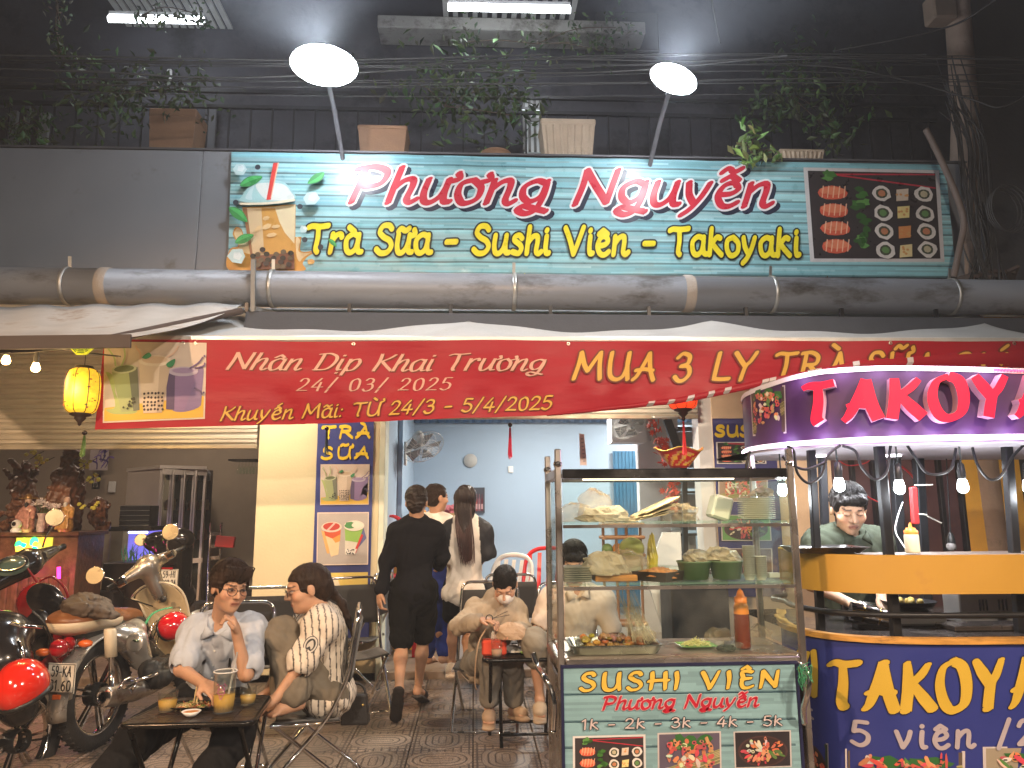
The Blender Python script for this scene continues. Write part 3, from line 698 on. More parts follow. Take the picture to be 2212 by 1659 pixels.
def plank2(a, b):
 r = int(b*66); seg = int((a+.37*((r*7919) % 13)/13)*7)
 if (r, seg) not in rowcol:
  base = pal[(r//6) % 4]; kk = random.uniform(.82,1.25) * (.35 if False else 1); w_ = random.random()**3*.25
  rowcol[(r, seg)] = tuple(x*kk*(1-w_)+w_*.6 for x in base)
 c = rowcol[(r, seg)]
 if r % 6 == 0: c = tuple(x*.42 for x in c)
 return c
mb = MB(); mb.grid(lambda a, b: sh.fn(*edge(a, b), 0), 150, 66, colfn=plank2)
obj('banner_sheet', mb, prm, sign)
obj('frame', MB().bar(sh.fn(0,-.02,-.05), sh.fn(BR[0],BR[1]-.02,-.05), .03, .03).bar(sh.fn(TL[0],TL[1]+.01,-.05), sh.fn(TR[0],TR[1]+.01,-.05), .03, .03), mat('black_steel'), sign)
pr = Print(sh.fn, .0018); WHT = (.78,.78,.78); RED = (.6,.025,.05); NAV = (.02,.025,.05); YEL = (.85,.7,.02); BLK = (.015,.02,.02)
ptext(pr, sh, 'Phương Nguyễn', (752,436), (1672,446), (752,362), RED, a=7.5, b=3.8, ang=R(35), slant=.22, track=6, outline=(WHT,.021), shadow=(.035,-.035,NAV))
ptext(pr, sh, 'Trà Sữa - Sushi Viên - Takoyaki', (664,545), (1728,553), (664,487), YEL, a=8.6, b=6, ang=R(70), slant=.03, track=7, outline=(BLK,.017))
pr.obj('lettering', prm, sign)
pr = Print(sh.fn, .0016); L = sh.L
def cupshape(pr, L, pts, col): pr.poly([L(*p) for p in pts], col); pr.layer()
def uz(x, y, ox=483.9, oy=322.6, k=.17361): return (ox+x*k, oy+y*k)      # from the enlarged view of the sign's left end
def zz(pts): return [L(*uz(x, y)) for x, y in pts]
pr.blob(zz([(60,1500),(70,1250),(180,1200),(110,1060),(150,970),(220,1000),(260,1110),(330,1160),(900,1090),(960,1120),(950,1260),(1060,1270),(1180,1220),(1190,1260),(1050,1330),(980,1420),(990,1510),(500,1530)]), (.62,.3,.06))
pr.blob(zz([(75,1260),(190,1215),(130,1060),(160,985),(215,1010),(245,1110),(320,1180),(330,1300),(200,1270)]), (.75,.58,.33))
pr.blob(zz([(900,1100),(950,1140),(930,1270),(1060,1290),(1150,1250),(1000,1340),(940,1400),(900,1300)]), (.75,.58,.33))
pr.ell(*L(*uz(1085,1400)), .035, .026, (.6,.33,.1)); pr.ell(*L(*uz(1070,1420)), .02, .012, (.75,.5,.2))
pr.poly(zz([(230,725),(895,690),(885,1490),(370,1500)]), (.62,.33,.08)); pr.layer()
pr.poly(zz([(470,735),(890,700),(880,1180),(760,1040),(690,900),(640,740)][::1]), (.72,.62,.4)); pr.layer()
pr.poly(zz([(290,740),(470,735),(515,1490),(370,1490)]), (.66,.5,.3)); pr.layer()
pr.poly(zz([(240,745),(290,740),(385,1490),(360,1490)]), (.33,.15,.07)); pr.layer()
for x, y, a, b_ in [(530,865,45,28),(540,970,60,35),(650,970,55,25),(600,1075,65,28),(430,1000,55,30)]: pr.ell(*L(*uz(x,y)), a*.00078, b_*.00078, (.72,.52,.27), rot=random.uniform(0,1), n=6)
pr.poly(zz([(350,1340),(880,1290),(885,1500),(370,1505)]), (.2,.08,.05)); pr.layer()
for x, y in [(540,1315),(430,1320),(490,1260),(660,1320),(750,1290),(840,1305),(560,1390),(630,1370),(745,1370),(840,1370),(720,1420),(820,1450),(540,1440),(620,1460),(750,1480),(400,1400),(380,1350),(480,1400),(440,1460),(680,1480)]:
 pr.ell(*L(*uz(x,y)), .0275, .025, random.choice([BLK,(.03,.025,.03),(.12,.09,.06)]), n=12)
pr.blob(zz([(235,680),(255,600),(330,500),(420,430),(580,410),(760,440),(860,540),(900,650),(600,690)]), (.36,.6,.62))
pr.blob(zz([(420,470),(600,450),(760,470),(850,560),(880,650),(600,665),(480,600)]), (.66,.72,.7))
pr.blob(zz([(290,640),(340,540),(400,480),(370,600),(370,660)]), (.5,.68,.7))
pr.stroke(zz([(235,710),(560,705),(890,665)]), .014, .012, 0, (.75,.68,.52)); pr.layer()
pr.poly(zz([(635,205),(707,205),(605,660),(550,665)]), (.62,.06,.05)); pr.layer(); pr.poly(zz([(690,205),(707,205),(612,640),(600,645)]), (.75,.45,.3)); pr.layer()
def leaf(a, b, wd, col=(.05,.28,.08)):
 A, B = Vector((*L(*uz(*a)),0)), Vector((*L(*uz(*b)),0)); d = B-A; n = Vector((-d.y,d.x,0)).normalized()*wd
 pr.poly([tuple(q)[:2] for q in catmull([A, A+d*.25+n, A+d*.6+n*1.1, B, A+d*.6-n*.9, A+d*.25-n*.8], 4, True)], col); pr.layer()
 pr.poly([tuple(q)[:2] for q in catmull([A, A+d*.3+n*.8, A+d*.6+n*.9, B, A+d*.5+n*.1], 4, True)], tuple(c*1.6 for c in col)); pr.layer()
leaf((225,490),(505,380),.045); leaf((1265,330),(1060,465),.04); leaf((90,760),(320,940),.045); leaf((170,1200),(400,1100),.04); leaf((1320,1150),(1420,1250),.02)
for x, y in [(450,270),(180,705),(970,757),(1030,1165),(1225,1255)]: pr.ell(*L(*uz(x,y)), .0265, .0265, (.035,.045,.06))
for x, y, s_ in [(235,300,.07),(1110,660,.075),(200,1375,.085),(1020,1040,.04)]:
 pr.ell(*L(*uz(x,y)), s_, s_*.9, (.52,.7,.72), n=6, jit=.12); pr.ell(*L(*uz(x+15,y-10)), s_*.55, s_*.5, (.7,.8,.82), n=5, jit=.2)
pr.obj('bubble_tea_picture', prm, sign)
# sushi photograph on the sign
def sushi_photo(pr, fx, seed=1, border=True, cols=True):
 rnd = random.Random(seed)
 def pl(pts, c): pr.poly([fx(x, y) for x, y in pts], c)
 sx = abs(fx(1,0)[0]-fx(0,0)[0]); sy = abs(fx(0,1)[1]-fx(0,0)[1])
 if border: pl([(0,0),(1,0),(1,1),(0,1)], (.6,.58,.58)); pr.layer()
 pl([(.03,.035),(.97,.035),(.97,.965),(.03,.965)], (.035,.028,.03)); pr.layer()
 def e(x, y, rx, ry, c, rot=0, jit=.06, n=12, up=False): pr.ell(*fx(x, y), rx*sx, ry*sy, c, rot=rot, jit=jit, n=n, up=up)
 for k_, (xx, ang) in enumerate([(.1,0),(.3,.02)]):
  pr.stroke([fx(.2,.93-.0*k_), fx(.96,.95-.15*k_)], .006*sx, .006*sx, 0, (.45,.03,.05)); pr.h += .0003
 for k_ in range(4):
  y = .73-.19*k_; e(.2, y, .11, .075, (.6,.1,.05)); pr.h += .0003
  e(.2, y+.02, .095, .045, (.68,.2,.1)); pr.h += .0003
  for q in range(5): pr.stroke([fx(.12+.04*q, y-.05), fx(.135+.04*q, y+.07)], .004*sx, .004*sx, 0, (.75,.45,.3));
  pr.h += .0003
 for k_ in range(26):
  y = .92 if k_ < 5 else rnd.uniform(.08,.8); x = .2 if k_ < 5 else .4; e(x+rnd.uniform(-.04,.04), y+rnd.uniform(-.04,.04), .035, .03, rnd.choice([(.05,.16,.03),(.1,.26,.06),(.03,.1,.02)]), jit=.4, n=8, up=False); pr.h += .00006
 for i, x in enumerate((.56,.71,.87)):
  for k_ in range(4):
   y = .72-.2*k_+rnd.uniform(-.01,.01)
   if i == 1:
    c = [(.6,.5,.4),(.72,.6,.25),(.62,.25,.08),(.7,.58,.3)][k_]; e(x, y, .072, .08, c, rot=.78, n=4, jit=.05); pr.h += .0003
    for q in range(5): e(x+rnd.uniform(-.04,.04), y+rnd.uniform(-.04,.04), .012, .014, (.6,.3,.1), n=5); pr.h += .00004
   else:
    e(x, y, .07, .085, (.68,.64,.6), n=14, jit=.1); pr.h += .0003; e(x, y, .045, .055, (.06,.07,.04), n=10); pr.h += .0003
    e(x, y, .028, .035, rnd.choice([(.5,.2,.1),(.5,.45,.3),(.12,.25,.08)]), n=8); pr.h += .0003
 pr.layer()
c00, c10, c11, c01 = L(1750,566), L(2040,566), L(2028,368), L(1735,362)
pr = Print(sh.fn, .0016); pr.h = .003
sushi_photo(pr, lambda x, y: tuple(c00[i]*(1-x)*(1-y)+c10[i]*x*(1-y)+c11[i]*x*y+c01[i]*(1-x)*y for i in (0,1)))
pr.obj('sushi_picture', prm, sign)
# ================================================================ DRAIN PIPE
pipe = thing('drain_pipe', 'thick grey drain pipe running under the turquoise sign', 'pipe', P(1106,622,6.6))
pm = mat('grey_pvc', (.23,.25,.285), .42, var=.08, scale=5, stretch=(.4,1,1), dirt=(.07,.065,.06), dscale=2.6, dth=.52, bump=.08)
def pc(u):
 v = 617+ (u/2212)*26; return P(u, v, 6.55)
pa, pb = pc(-300), pc(2500); rp = .165
secs = [-300, 232, 1485, 2500]
for i in range(3):
 a = pc(secs[i]); b_ = pc(secs[i+1]); obj('pipe_section', MB().tube([a, a.lerp(b_, .5), b_], rp-.002*(i % 2), 28), pm, pipe)
for u in (232, 1485): q = pc(u); d = (pb-pa).normalized(); obj('joint', MB().lathe([(rp,-.05),(rp+.008,-.04),(rp+.009,.03),(rp,.045)], q, d, 28), mat('pipe_glue', (.34,.3,.26), .7, bump=.5), pipe)
ssd0 = mat('weathered_steel', (.22,.22,.21), .6, metal=.3, var=.2)
st = mat('galvanised', (.45,.45,.43), .4, metal=.7, var=.2)
for u in (150, 590, 1110, 1665, 2052):
 q = pc(u); d = (pb-pa).normalized(); obj('strap', MB().lathe([(rp+.004,-.018),(rp+.01,-.016),(rp+.01,.016),(rp+.004,.018)], q, d, 24), st, pipe)
 obj('strap_tail', MB().box(q+V(.0,-.03,rp+.05), (.028,.006,.1), rot=RT(.2,0,.1)), st, pipe)
br = pc(558); obj('bracket', MB().bar(br+V(0,-rp-.02,rp+.04), br+V(.02,-rp-.02,-rp-.1), .035,.035).bar(br+V(.03,-rp-.02,-rp-.07), br+V(.22,.32,-rp-.02), .035,.035), ssd0, pipe)
rnd = random.Random(3)
for k_ in range(46):
 u = rnd.choice([150,160,310,330,1130,1150]+[rnd.uniform(1500,2100) for _ in range(8)]); q = pc(u)+V(rnd.uniform(-.06,.06), rnd.uniform(.04,.12), rp*.93+rnd.uniform(0,.02)); s_ = rnd.uniform(.02,.06)
 lf = MB(); ro = RT(rnd.uniform(-.6,.6), rnd.uniform(-.6,.6), rnd.uniform(0,6)); lf.add([q+ro@V(-s_,0,0), q+ro@V(0,s_*.4,.01), q+ro@V(s_,0,.015), q+ro@V(0,-s_*.4,0)], [(0,1,2),(0,2,3)])
 obj('fallen_leaf', lf, mat('dry_leaf', (.12,.08,.05), .8) if k_ % 9 else mat('yellow_leaf', (.5,.45,.04), .6), label='dry fallen leaf lying on top of the drain pipe', cat='leaf', group='dry leaves caught on the drain pipe')
# ================================================================ AWNINGS
YB = 5.62
awn = thing('awning', 'long cream fabric awning over the red banner', 'awning', P(1200,735,YB))
awm = mat('awning_fabric', (.4,.4,.39), .8, var=.08, scale=3, dirt=(.33,.3,.25), dscale=2, dth=.6, bump=.15, bscale=12)
x0, x1 = P(310,735,YB).x, P(2330,735,YB).x; zf = P(1200,735,YB).z
seams = [x0, P(1010,700,6.2).x, P(1545,700,6.2).x, P(2150,700,6.2).x, x1+.3]
def sag(x):
 for a, b_ in zip(seams[:-1], seams[1:]):
  if a <= x <= b_: t = (x-a)/(b_-a); return 4*t*(1-t)
 return 0
def awfn(a, b):
 x = x0+(x1-x0)*a; y = YB+.01+(6.86-YB)*b; z = zf+.02+(3.36-zf)*b; s_ = sag(x); return V(x, y, z-.11*s_*math.sin(math.pi*min(b*1.15,1))+.01*math.sin(x*7+b*9)*math.sin(math.pi*b))
mb = MB(); mb.grid(awfn, 120, 14); obj('fabric', mb, awm, awn, solid=.004)
obj('front_bar', MB().bar(V(x0-.05,YB,zf), V(x1,YB,P(2100,735,YB).z), .05,.045,bev=.01), mat('white_aluminium', (.55,.55,.53), .4, metal=.3), awn)
for sx in seams[1:-1]: obj('arm', MB().bar(V(sx,YB+.02,zf-.01), V(sx,6.85,3.27), .035,.03), mat('white_aluminium'), awn)
# dark scalloped strip modelled in place of the pipe's shadow on the awning
def shade_strip_at(a, b):
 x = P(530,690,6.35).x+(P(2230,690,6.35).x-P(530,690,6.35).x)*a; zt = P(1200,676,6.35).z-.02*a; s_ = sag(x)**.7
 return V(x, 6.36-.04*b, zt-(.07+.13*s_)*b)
fl = thing('shade_strip', 'dark grey scalloped strip in place of the drain pipe shadow on the awning', 'shade strip', shade_strip_at(.5,0)); mb = MB(); mb.grid(shade_strip_at, 110, 4); obj('cloth', mb, mat('shade_grey', (.06,.063,.072), .85, bump=.2, bscale=30), fl)  # the cloth is only the strip standing in for the pipe's shadow
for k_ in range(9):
 q = shade_strip_at(k_/8,0); obj('shade_strip_hook', MB().box(q+V(0,.02,.035), (.03,.03,.09)), mat('black_steel'), fl)
# left awning, nearer and dirty white
def la(a, b):
 A = P(-260,735,4.9); B = P(522,656,6.35); Cc = P(285,728,4.95); D = P(-260,665,6.35)
 f_ = A.lerp(Cc, a); g_ = D.lerp(B, a); q = f_.lerp(g_, b); q.z += -.05*math.sin(math.pi*b)+.012*math.sin(a*40+b*3)*b; return q
aw2 = thing('side_awning', 'weathered white awning with dark hem over the left house front', 'awning', la(.5,.5))
mb = MB(); mb.grid(la, 60, 10); obj('fabric', mb, mat('old_white_fabric', (.42,.41,.39), .8, var=.15, scale=3, dirt=(.28,.22,.17), dscale=3, dth=.55, bump=.2, bscale=9), aw2, solid=.004)
A = la(0,0); B = la(1,0); obj('hem', MB().bar(A+V(0,-.01,-.03), B+V(0,-.01,-.03), .02,.09), mat('brown_hem', (.06,.045,.04), .7), aw2)
obj('roller_tube', MB().tube([P(-260,762,5.0), P(70,752,5.02), P(235,733,5.1), P(520,672,6.3)], .03, 10), mat('brown_hem'), aw2)
# ================================================================ RED BANNER
def rw(x, y): return min(1, max(.1, (x-1.0)/.3))*rw0(x, y)
def rw0(x, y): return .02*math.sin(x*2.3+1)+.012*math.sin(x*6-y*5)+.012*math.sin((x*3+y*9))+.01*math.sin(x*17+y*4)*(y < .3)
rb = Sheet(P(207,928,YB-.05), disp=lambda x, y: rw(x, y))
ban = thing('promotion_banner', 'red fabric banner announcing MUA 3 LY TRÀ SỮA hung from the awning bar', 'banner', rb.O)
def lerp_tab(tab, u):
 for (a, b_), (c, d) in zip(tab[:-1], tab[1:]):
  if u <= c: t = (u-a)/(c-a); t = max(0, t); return b_+(d-b_)*t
 return tab[-1][1]
bot = [(205,928),(700,914),(1200,897),(1480,868),(1700,822),(1850,800),(2100,790),(2400,795)]
top = [(225,733),(700,736),(1500,737),(2400,737)]
def bfn(a, b):
 u = 205+a*2080; vb = lerp_tab(bot, u); vt = lerp_tab(top, u); u2 = u+(20*(b) if a < .02 else 0); return rb.L(u2, vb+(vt-vb)*b)
bm = mat('red_banner_print', vcol=True, rough=.5, var=.06, scale=4, spec=.3, bump=1, bscale=3.2, stretch=(.35,1,1.8))
mb = MB(); mb.grid(lambda a, b: rb.fn(*bfn(a, b), 0), 150, 16, colfn=lambda a, b: (.33,.007,.018)); obj('banner_sheet', mb, bm, ban)
pr = Print(rb.fn, .0018); pr.h = .003; BW = (.62,.36,.28); BY = (.62,.36,.06); BO = (.16,.03,.01)
ptext(pr, rb, 'Nhân Dịp Khai Trương', (488,798), (1178,802), (488,762), BW, a=6.5, b=1.6, ang=R(10), slant=.42, track=5, shadow=(.008,-.008,BO))
ptext(pr, rb, '24/ 03/ 2025', (640,845), (975,843), (640,818), BW, a=6, b=1.6, ang=R(10), slant=.3, track=14)
ptext(pr, rb, 'Khuyến Mãi: TỪ 24/3 - 5/4/2025', (475,909), (1192,884), (475,880), BY, a=5.8, b=3, ang=R(35), slant=.2, track=7, outline=(BO,.006))
ptext(pr, rb, 'MUA 3 LY TRÀ SỮA GIÁ', (1236,820), (2185,822), (1236,762), BY, a=6.8, b=4, ang=R(35), slant=.16, track=12, outline=(BO,.013))
def clip(pr, sh, pred):
 mb = pr.mb; keep = []
 for i, f in enumerate(mb.f):
  c = sum((Vector(mb.v[j]) for j in f), Vector((0,0,0)))/len(f)-sh.O
  if pred(c.dot(sh.X), c.dot(sh.Y)): keep.append(i)
 mb.f = [mb.f[i] for i in keep]; mb.sm = [mb.sm[i] for i in keep]; mb.c = [mb.c[i] for i in keep]
edgex = [rb.L(205+i*40, lerp_tab(bot, 205+i*40)) for i in range(55)]
clip(pr, rb, lambda x, y: y > lerp_tab(edgex, x)+.004)
pr.obj('lettering', bm, ban)
pr = Print(rb.fn, .0016); pr.h = .016
# folded-up hem over the right half with the tips of the second line
def fold(u, b): vb = lerp_tab(bot, u)+2; vt = lerp_tab([(1180,897),(1480,856),(1700,808),(1850,780),(2100,760),(2400,755)], u)-(0 if u > 1180 else -1); return rb.L(u, vb+(vt-vb)*b)
us = [1180+i*26 for i in range(42)]
pr.mb.add([rb.fn(*fold(u, 0), .012) for u in us]+[rb.fn(*fold(u, .5), .04) for u in us]+[rb.fn(*fold(u, 1), .014) for u in us],
  [(i+o*len(us), i+1+o*len(us), i+1+(o+1)*len(us), i+(o+1)*len(us)) for o in (0,1) for i in range(len(us)-1)], True, (.31,.007,.018))
for u in (1395, 1440, 1480, 1525, 1560, 1640, 1655, 1735, 1750, 1830, 1950):
 a, b_, c, d = fold(u, .06), fold(u+14, .06), fold(u+20, .94), fold(u+6, .94); m1, m2 = fold(u+3,.5), fold(u+17,.5)
 pr.mb.add([rb.fn(*a,.017), rb.fn(*b_,.017), rb.fn(*m2,.045), rb.fn(*m1,.045), rb.fn(*c,.018), rb.fn(*d,.018)], [(0,1,2,3),(3,2,4,5)], False, (.6,.55,.55))
pr.obj('folded_hem', bm, ban)
pr = Print(rb.fn, .0014); pr.h = .004
def drinks_photo(pr, fx, border=(.6,.5,.42), seed=0):
 rnd = random.Random(seed); sx = abs(fx(1,0)[0]-fx(0,0)[0]); sy = abs(fx(0,1)[1]-fx(0,0)[1])
 def pl(pts, c): pr.poly([fx(x, y) for x, y in pts], c); pr.h += .0006
 def e(x, y, rx, ry, c, **k): pr.ell(*fx(x, y), rx*sx, ry*sy, c, up=False, **k); pr.h += .00012
 def bl(pts, c): q = catmull([(x, y, 0) for x, y in pts], 4, True); pl([(p.x, p.y) for p in q], c)
 pr.mb.grid(lambda a, b: pr.fn(*fx(a, b), pr.h), 8, 6, col=border); pr.h += .001
 pr.mb.grid(lambda a, b: pr.fn(*fx(.015+.97*a, .02+.96*b), pr.h), 8, 6, col=(.56,.47,.4)); pr.h += .001
 pr.mb.grid(lambda a, b: pr.fn(*fx(.015+.97*a, .02+b*(.16+.12*a)), pr.h), 10, 2, col=(.62,.4,.06)); pr.h += .001
 bl([(.03,.16),(.12,.2),(.06,.5),(.02,.62),(.1,.56),(.14,.3),(.34,.12),(.12,.1)], (.36,.42,.16)); bl([(.68,.14),(.92,.3),(.98,.62),(.93,.66),(.84,.34),(.96,.18),(.8,.1)], (.22,.16,.3))
 pl([(.08,.62),(.33,.68),(.36,.14),(.18,.12)], (.33,.37,.18)); pl([(.24,.66),(.33,.68),(.36,.14),(.3,.13)], (.16,.17,.12)); e(.2,.655,.125,.055,(.45,.47,.3), rot=.1); e(.2,.66,.1,.04,(.13,.15,.07), rot=.1)
 pl([(.62,.62),(.92,.6),(.8,.12),(.62,.14)], (.24,.16,.3)); pl([(.62,.62),(.7,.62),(.7,.13),(.62,.14)], (.1,.07,.14)); e(.78,.62,.15,.06,(.42,.36,.46)); e(.78,.63,.11,.035,(.3,.22,.36))
 pl([(.34,.75),(.66,.75),(.58,.1),(.4,.1)], (.58,.47,.36)); pl([(.55,.75),(.66,.75),(.58,.1),(.53,.1)], (.46,.36,.27)); e(.5,.76,.165,.07,(.64,.55,.44)); e(.5,.77,.13,.045,(.56,.42,.3))
 for i in range(6):
  for j in range(5): e(.405+.036*i+rnd.uniform(-.006,.006), .14+.05*j+rnd.uniform(-.008,.008), .012, .016, (.05,.035,.035), n=7)
 for i in range(14): e(rnd.uniform(.18,.32), rnd.uniform(.15,.3), .012, .015, (.05,.05,.03), n=6)
 for a, b_, c in [((.12,.7),(.05,.9),(.34,.42,.2)),((.18,.7),(.2,.92),(.34,.42,.2)),((.85,.66),(.97,.8),(.15,.1,.22)),((.9,.66),(.99,.7),(.15,.1,.22)),((.36,.78),(.32,.92),(.6,.4,.3)),((.62,.8),(.72,.92),(.6,.42,.32)),((.9,.4),(.97,.32),(.12,.09,.18))]:
  pr.stroke([fx(*a), fx((a[0]+b_[0])/2+.02,(a[1]+b_[1])/2), fx(*b_)], .008*sx, .008*sx, 0, c); pr.h += .0001; e(b_[0]+rnd.uniform(-.02,.02), b_[1]+.02, .01, .014, c, n=6)
 bl([(.38,.8),(.44,.86),(.47,.82),(.42,.78)], (.05,.22,.1)); bl([(.62,.72),(.7,.78),(.69,.7),(.64,.67)], (.05,.22,.1)); pr.layer()
d00, d10, d11, d01 = rb.L(223,914), rb.L(443,905), rb.L(447,741), rb.L(226,738)
bil = lambda a, b, c, d: (lambda x, y: tuple(a[i]*(1-x)*(1-y)+b[i]*x*(1-y)+c[i]*x*y+d[i]*(1-x)*y for i in (0,1)))
# follow the sheet: subdivide the base so the photo bends with the banner
pr.fnflat = rb.fn
drinks_photo(pr, bil(d00, d10, d11, d01)); pr.obj('drinks_picture', bm, ban)
gr = mat('grommet_metal', (.6,.55,.45), .3, metal=.9)
for u in (395,422,763,1228,1921,2385): q = rb.L(min(u,2200), 742) if u < 2200 else rb.L(2190,742); obj('grommet', MB().lathe([(.006,0),(.013,.002),(.015,0)], rb.fn(*q,.004), (0,-1,0), 10), gr, ban)
# ================================================================ LAMPS THAT LIGHT THE PLACE
def light(kind, name, loc, energy, col, size=.1, target=None, parent=None, spot=None, sy=None):
 l = bpy.data.lights.new(name, kind); l.energy = energy; l.color = col
 if kind == 'AREA': l.size = size
 if kind == 'AREA' and sy: l.shape = 'RECTANGLE'; l.size_y = sy
 if kind in ('POINT','SPOT'): l.shadow_soft_size = size
 if spot: l.spot_size = R(spot); l.spot_blend = .5
 o = bpy.data.objects.new(name, l); C.objects.link(o); o.location = Vector(loc)-(wpos(parent) if parent else Vector((0,0,0))); o.parent = parent
 if target is not None: o.rotation_euler = (Vector(target)-Vector(loc)).to_track_quat('-Z','Y').to_euler()
 return o
COOL = (.86,.92,1)
def floodlight(label, up, base, W, k=1):
 q = P(*up, 5.95); b_ = P(*base, 6.9); r = thing('floodlight', label, 'floodlight', b_, 'floodlights above the turquoise sign')
 obj('pole', MB().tube([b_+V(0,0,-.1), b_.lerp(q,.5), q+V(0,.1,-.02)], .022, 8), mat('dull_pole_paint', (.1,.1,.11), .6), r)
 obj('housing', MB().box(q+V(0,.075,.05), (.36*k,.08,.27*k), rot=RT(-.5,0,0), bev=.02), mat('black_steel'), r)
 mb = MB(); mb.sphere(q, (.225*k,.06,.19*k), 20, 12, rot=RT(-.35,.35,0)); obj('lens', mb, emis('flood_lens', (.88,.93,1), 90), r)
 light('SPOT', 'lamp_light', q+V(0,-.1,-.05), W, COOL, .1, target=q+V(0,.9,-1.3), parent=r, spot=130)
 light('SPOT', 'street_beam', q+V(0,-.14,.02), W*11, COOL, .1, target=q+V(-.1,-1,.3), parent=r, spot=105)
 light('POINT', 'lens_glow', q+V(0,-.14,.0), W*.35, COOL, .12, parent=r)
floodlight('brighter white floodlight on the left, over the letters Phương', (700,140), (742,328), 210, 1.3)
floodlight('smaller white floodlight on the right, on a tilted pole over Nguyễn', (1455,170), (1402,342), 150, .95)
# tube lamps on the balcony ceiling
def tube_lamp(label, ua, ub, Y, W, e=14):
 a, b_ = P(*ua, Y), P(*ub, Y); r = thing('tube_light', label, 'tube light', (a+b_)/2, 'tube lights under the upper ceiling')
 obj('tube', MB().tube([a, b_], .035, 10), emis('tube_glow', (.9,.96,1), e), r)
 obj('batten', MB().bar(a+V(0,.02,.07), b_+V(0,.02,.07), .07,.04), mat('white_wall_paint'), r)
 light('AREA', 'lamp_light', (a+b_)/2+V(0,-.02,-.05), W, (.9,.96,1), (b_-a).length, target=(a+b_)/2+V(0,0,-2), parent=r, sy=.06)
tube_lamp('long bright tube light at the top centre of the facade', (968,16), (1232,22), 7.3, 9, 16)
tube_lamp('tube light half hidden by leaves at the top left', (235,41), (440,45), 7.6, 5, 12)
# street lamps behind the viewer (their warm light falls on the pavement and the shop fronts)
def street_lamp(label, x, y, h, W, col, aim):
 r = thing('street_lamp', label, 'street lamp', (x,y,0), 'street lamps on the road side')
 obj('pole', MB().tube([(x,y,0),(x,y,h-.6),(x,y+.25,h-.1),(x,y+1.0,h)], [.09,.06,.05,.04], 10), mat('grey_paint'), r)
 obj('head', MB().box((x,y+1.25,h+.03), (.3,.6,.12), bev=.03), mat('grey_paint'), r)
 obj('diffuser', MB().box((x,y+1.25,h-.045), (.24,.5,.03)), emis('street_glow_%d' % int(col[2]*100), col, 30), r)
 light('SPOT', 'lamp_light', (x,y+1.25,h-.09), W, col, .16, target=aim, parent=r, spot=72)
street_lamp('street lamp with orange light at the left kerb', -4.6, -3.2, 5.2, 3000, (1,.62,.35), (-2.0,4.3,-.2))
street_lamp('street lamp with warm white light at the right kerb', 3.6, -3.4, 5.6, 3000, (1,.76,.54), (.9,3.9,-.4))
street_lamp('added street lamp across the road giving neutral front fill', -.6, -7.2, 5.0, 2600, (1,.84,.68), (0,4.6,.2))  # unseen lamp, added only as front fill
# warm festoon bulbs at the left, with their cable
cab = mat('black_cable', (.012,.012,.013), .5)
def bulb(u, v, Y, label, group, W, col, es, top, r=.03, k=1, name='light_bulb'):
 q = P(u, v, Y); t = P(*top, Y); root = thing(name, label, 'light bulb', q, group)
 obj('cable', MB().tube([t, t.lerp(q, .5), q+V(0,0,.11*k)], .004, 6), cab, root)
 obj('socket', MB().lathe([(.008*k,.12*k),(.016*k,.11*k),(.019*k,.07*k),(.017*k,.035*k)], q, n=12), mat('black_plastic', (.015,.015,.015), .35), root)
 obj('bulb', MB().lathe([(.014*k,.045*k),(.02*k,.03*k),(r*k,.0),(r*.93*k,-.014*k),(r*.6*k,-.026*k),(.002,-.031*k)], q, n=16), emis('bulb_glow_%d_%d' % (int(col[2]*100), int(es)), col, es), root)
 light('POINT', 'lamp_light', q+V(0,-.045,-.045), W, col, .035, parent=root)
 return root
WARM = (1,.6,.24)
bulb(13,779,5.6,'glowing warm bulb at the far left edge under the awning','warm festoon bulbs by the left shutter',17,WARM,26,(17,745))
bulb(77,795,5.5,'glowing warm bulb nearer the yellow lantern','warm festoon bulbs by the left shutter',17,WARM,26,(83,745))
obj('festoon_cable', MB().tube(catmull([P(-40,760,5.6),P(13,752,5.6),P(80,745,5.5),P(130,752,5.5),P(190,762,5.5),P(260,770,5.5)],6), .006, 6), cab, label='thin black festoon cable under the left awning', cat='cable')
# house interior and shop interior fittings
def ceiling_lamp(label, p, W, col, s=.3, tgt=None):
 r = thing('ceiling_lamp', label, 'ceiling lamp', p); obj('housing', MB().lathe([(.0,.04),(s*.5,.035),(s*.55,0)], p, n=20), mat('white_wall_paint'), r)
 obj('diffuser', MB().lathe([(s*.5,.0),(s*.4,-.02),(.0,-.03)], p, n=20), emis('ceiling_glow', (1,.94,.84), 8), r)
 light('AREA', 'lamp_light', Vector(p)-V(0,0,.05), W, col, s, target=tgt or Vector(p)-V(0,0,2), parent=r)
ceiling_lamp('ceiling lamp inside the blue shop', V(.9,8.7,2.98), 95, (1,.92,.82))
ceiling_lamp('second ceiling lamp inside the blue shop near the stairs', V(2.6,9.6,2.98), 55, (1,.92,.82))
ceiling_lamp('ceiling lamp in the left house living room', V(-3.7,9.4,3.38), 20, (1,.8,.62))
ceiling_lamp('ceiling lamp above the carved altar', V(-5.6,8.6,3.38), 12, (1,.72,.5))
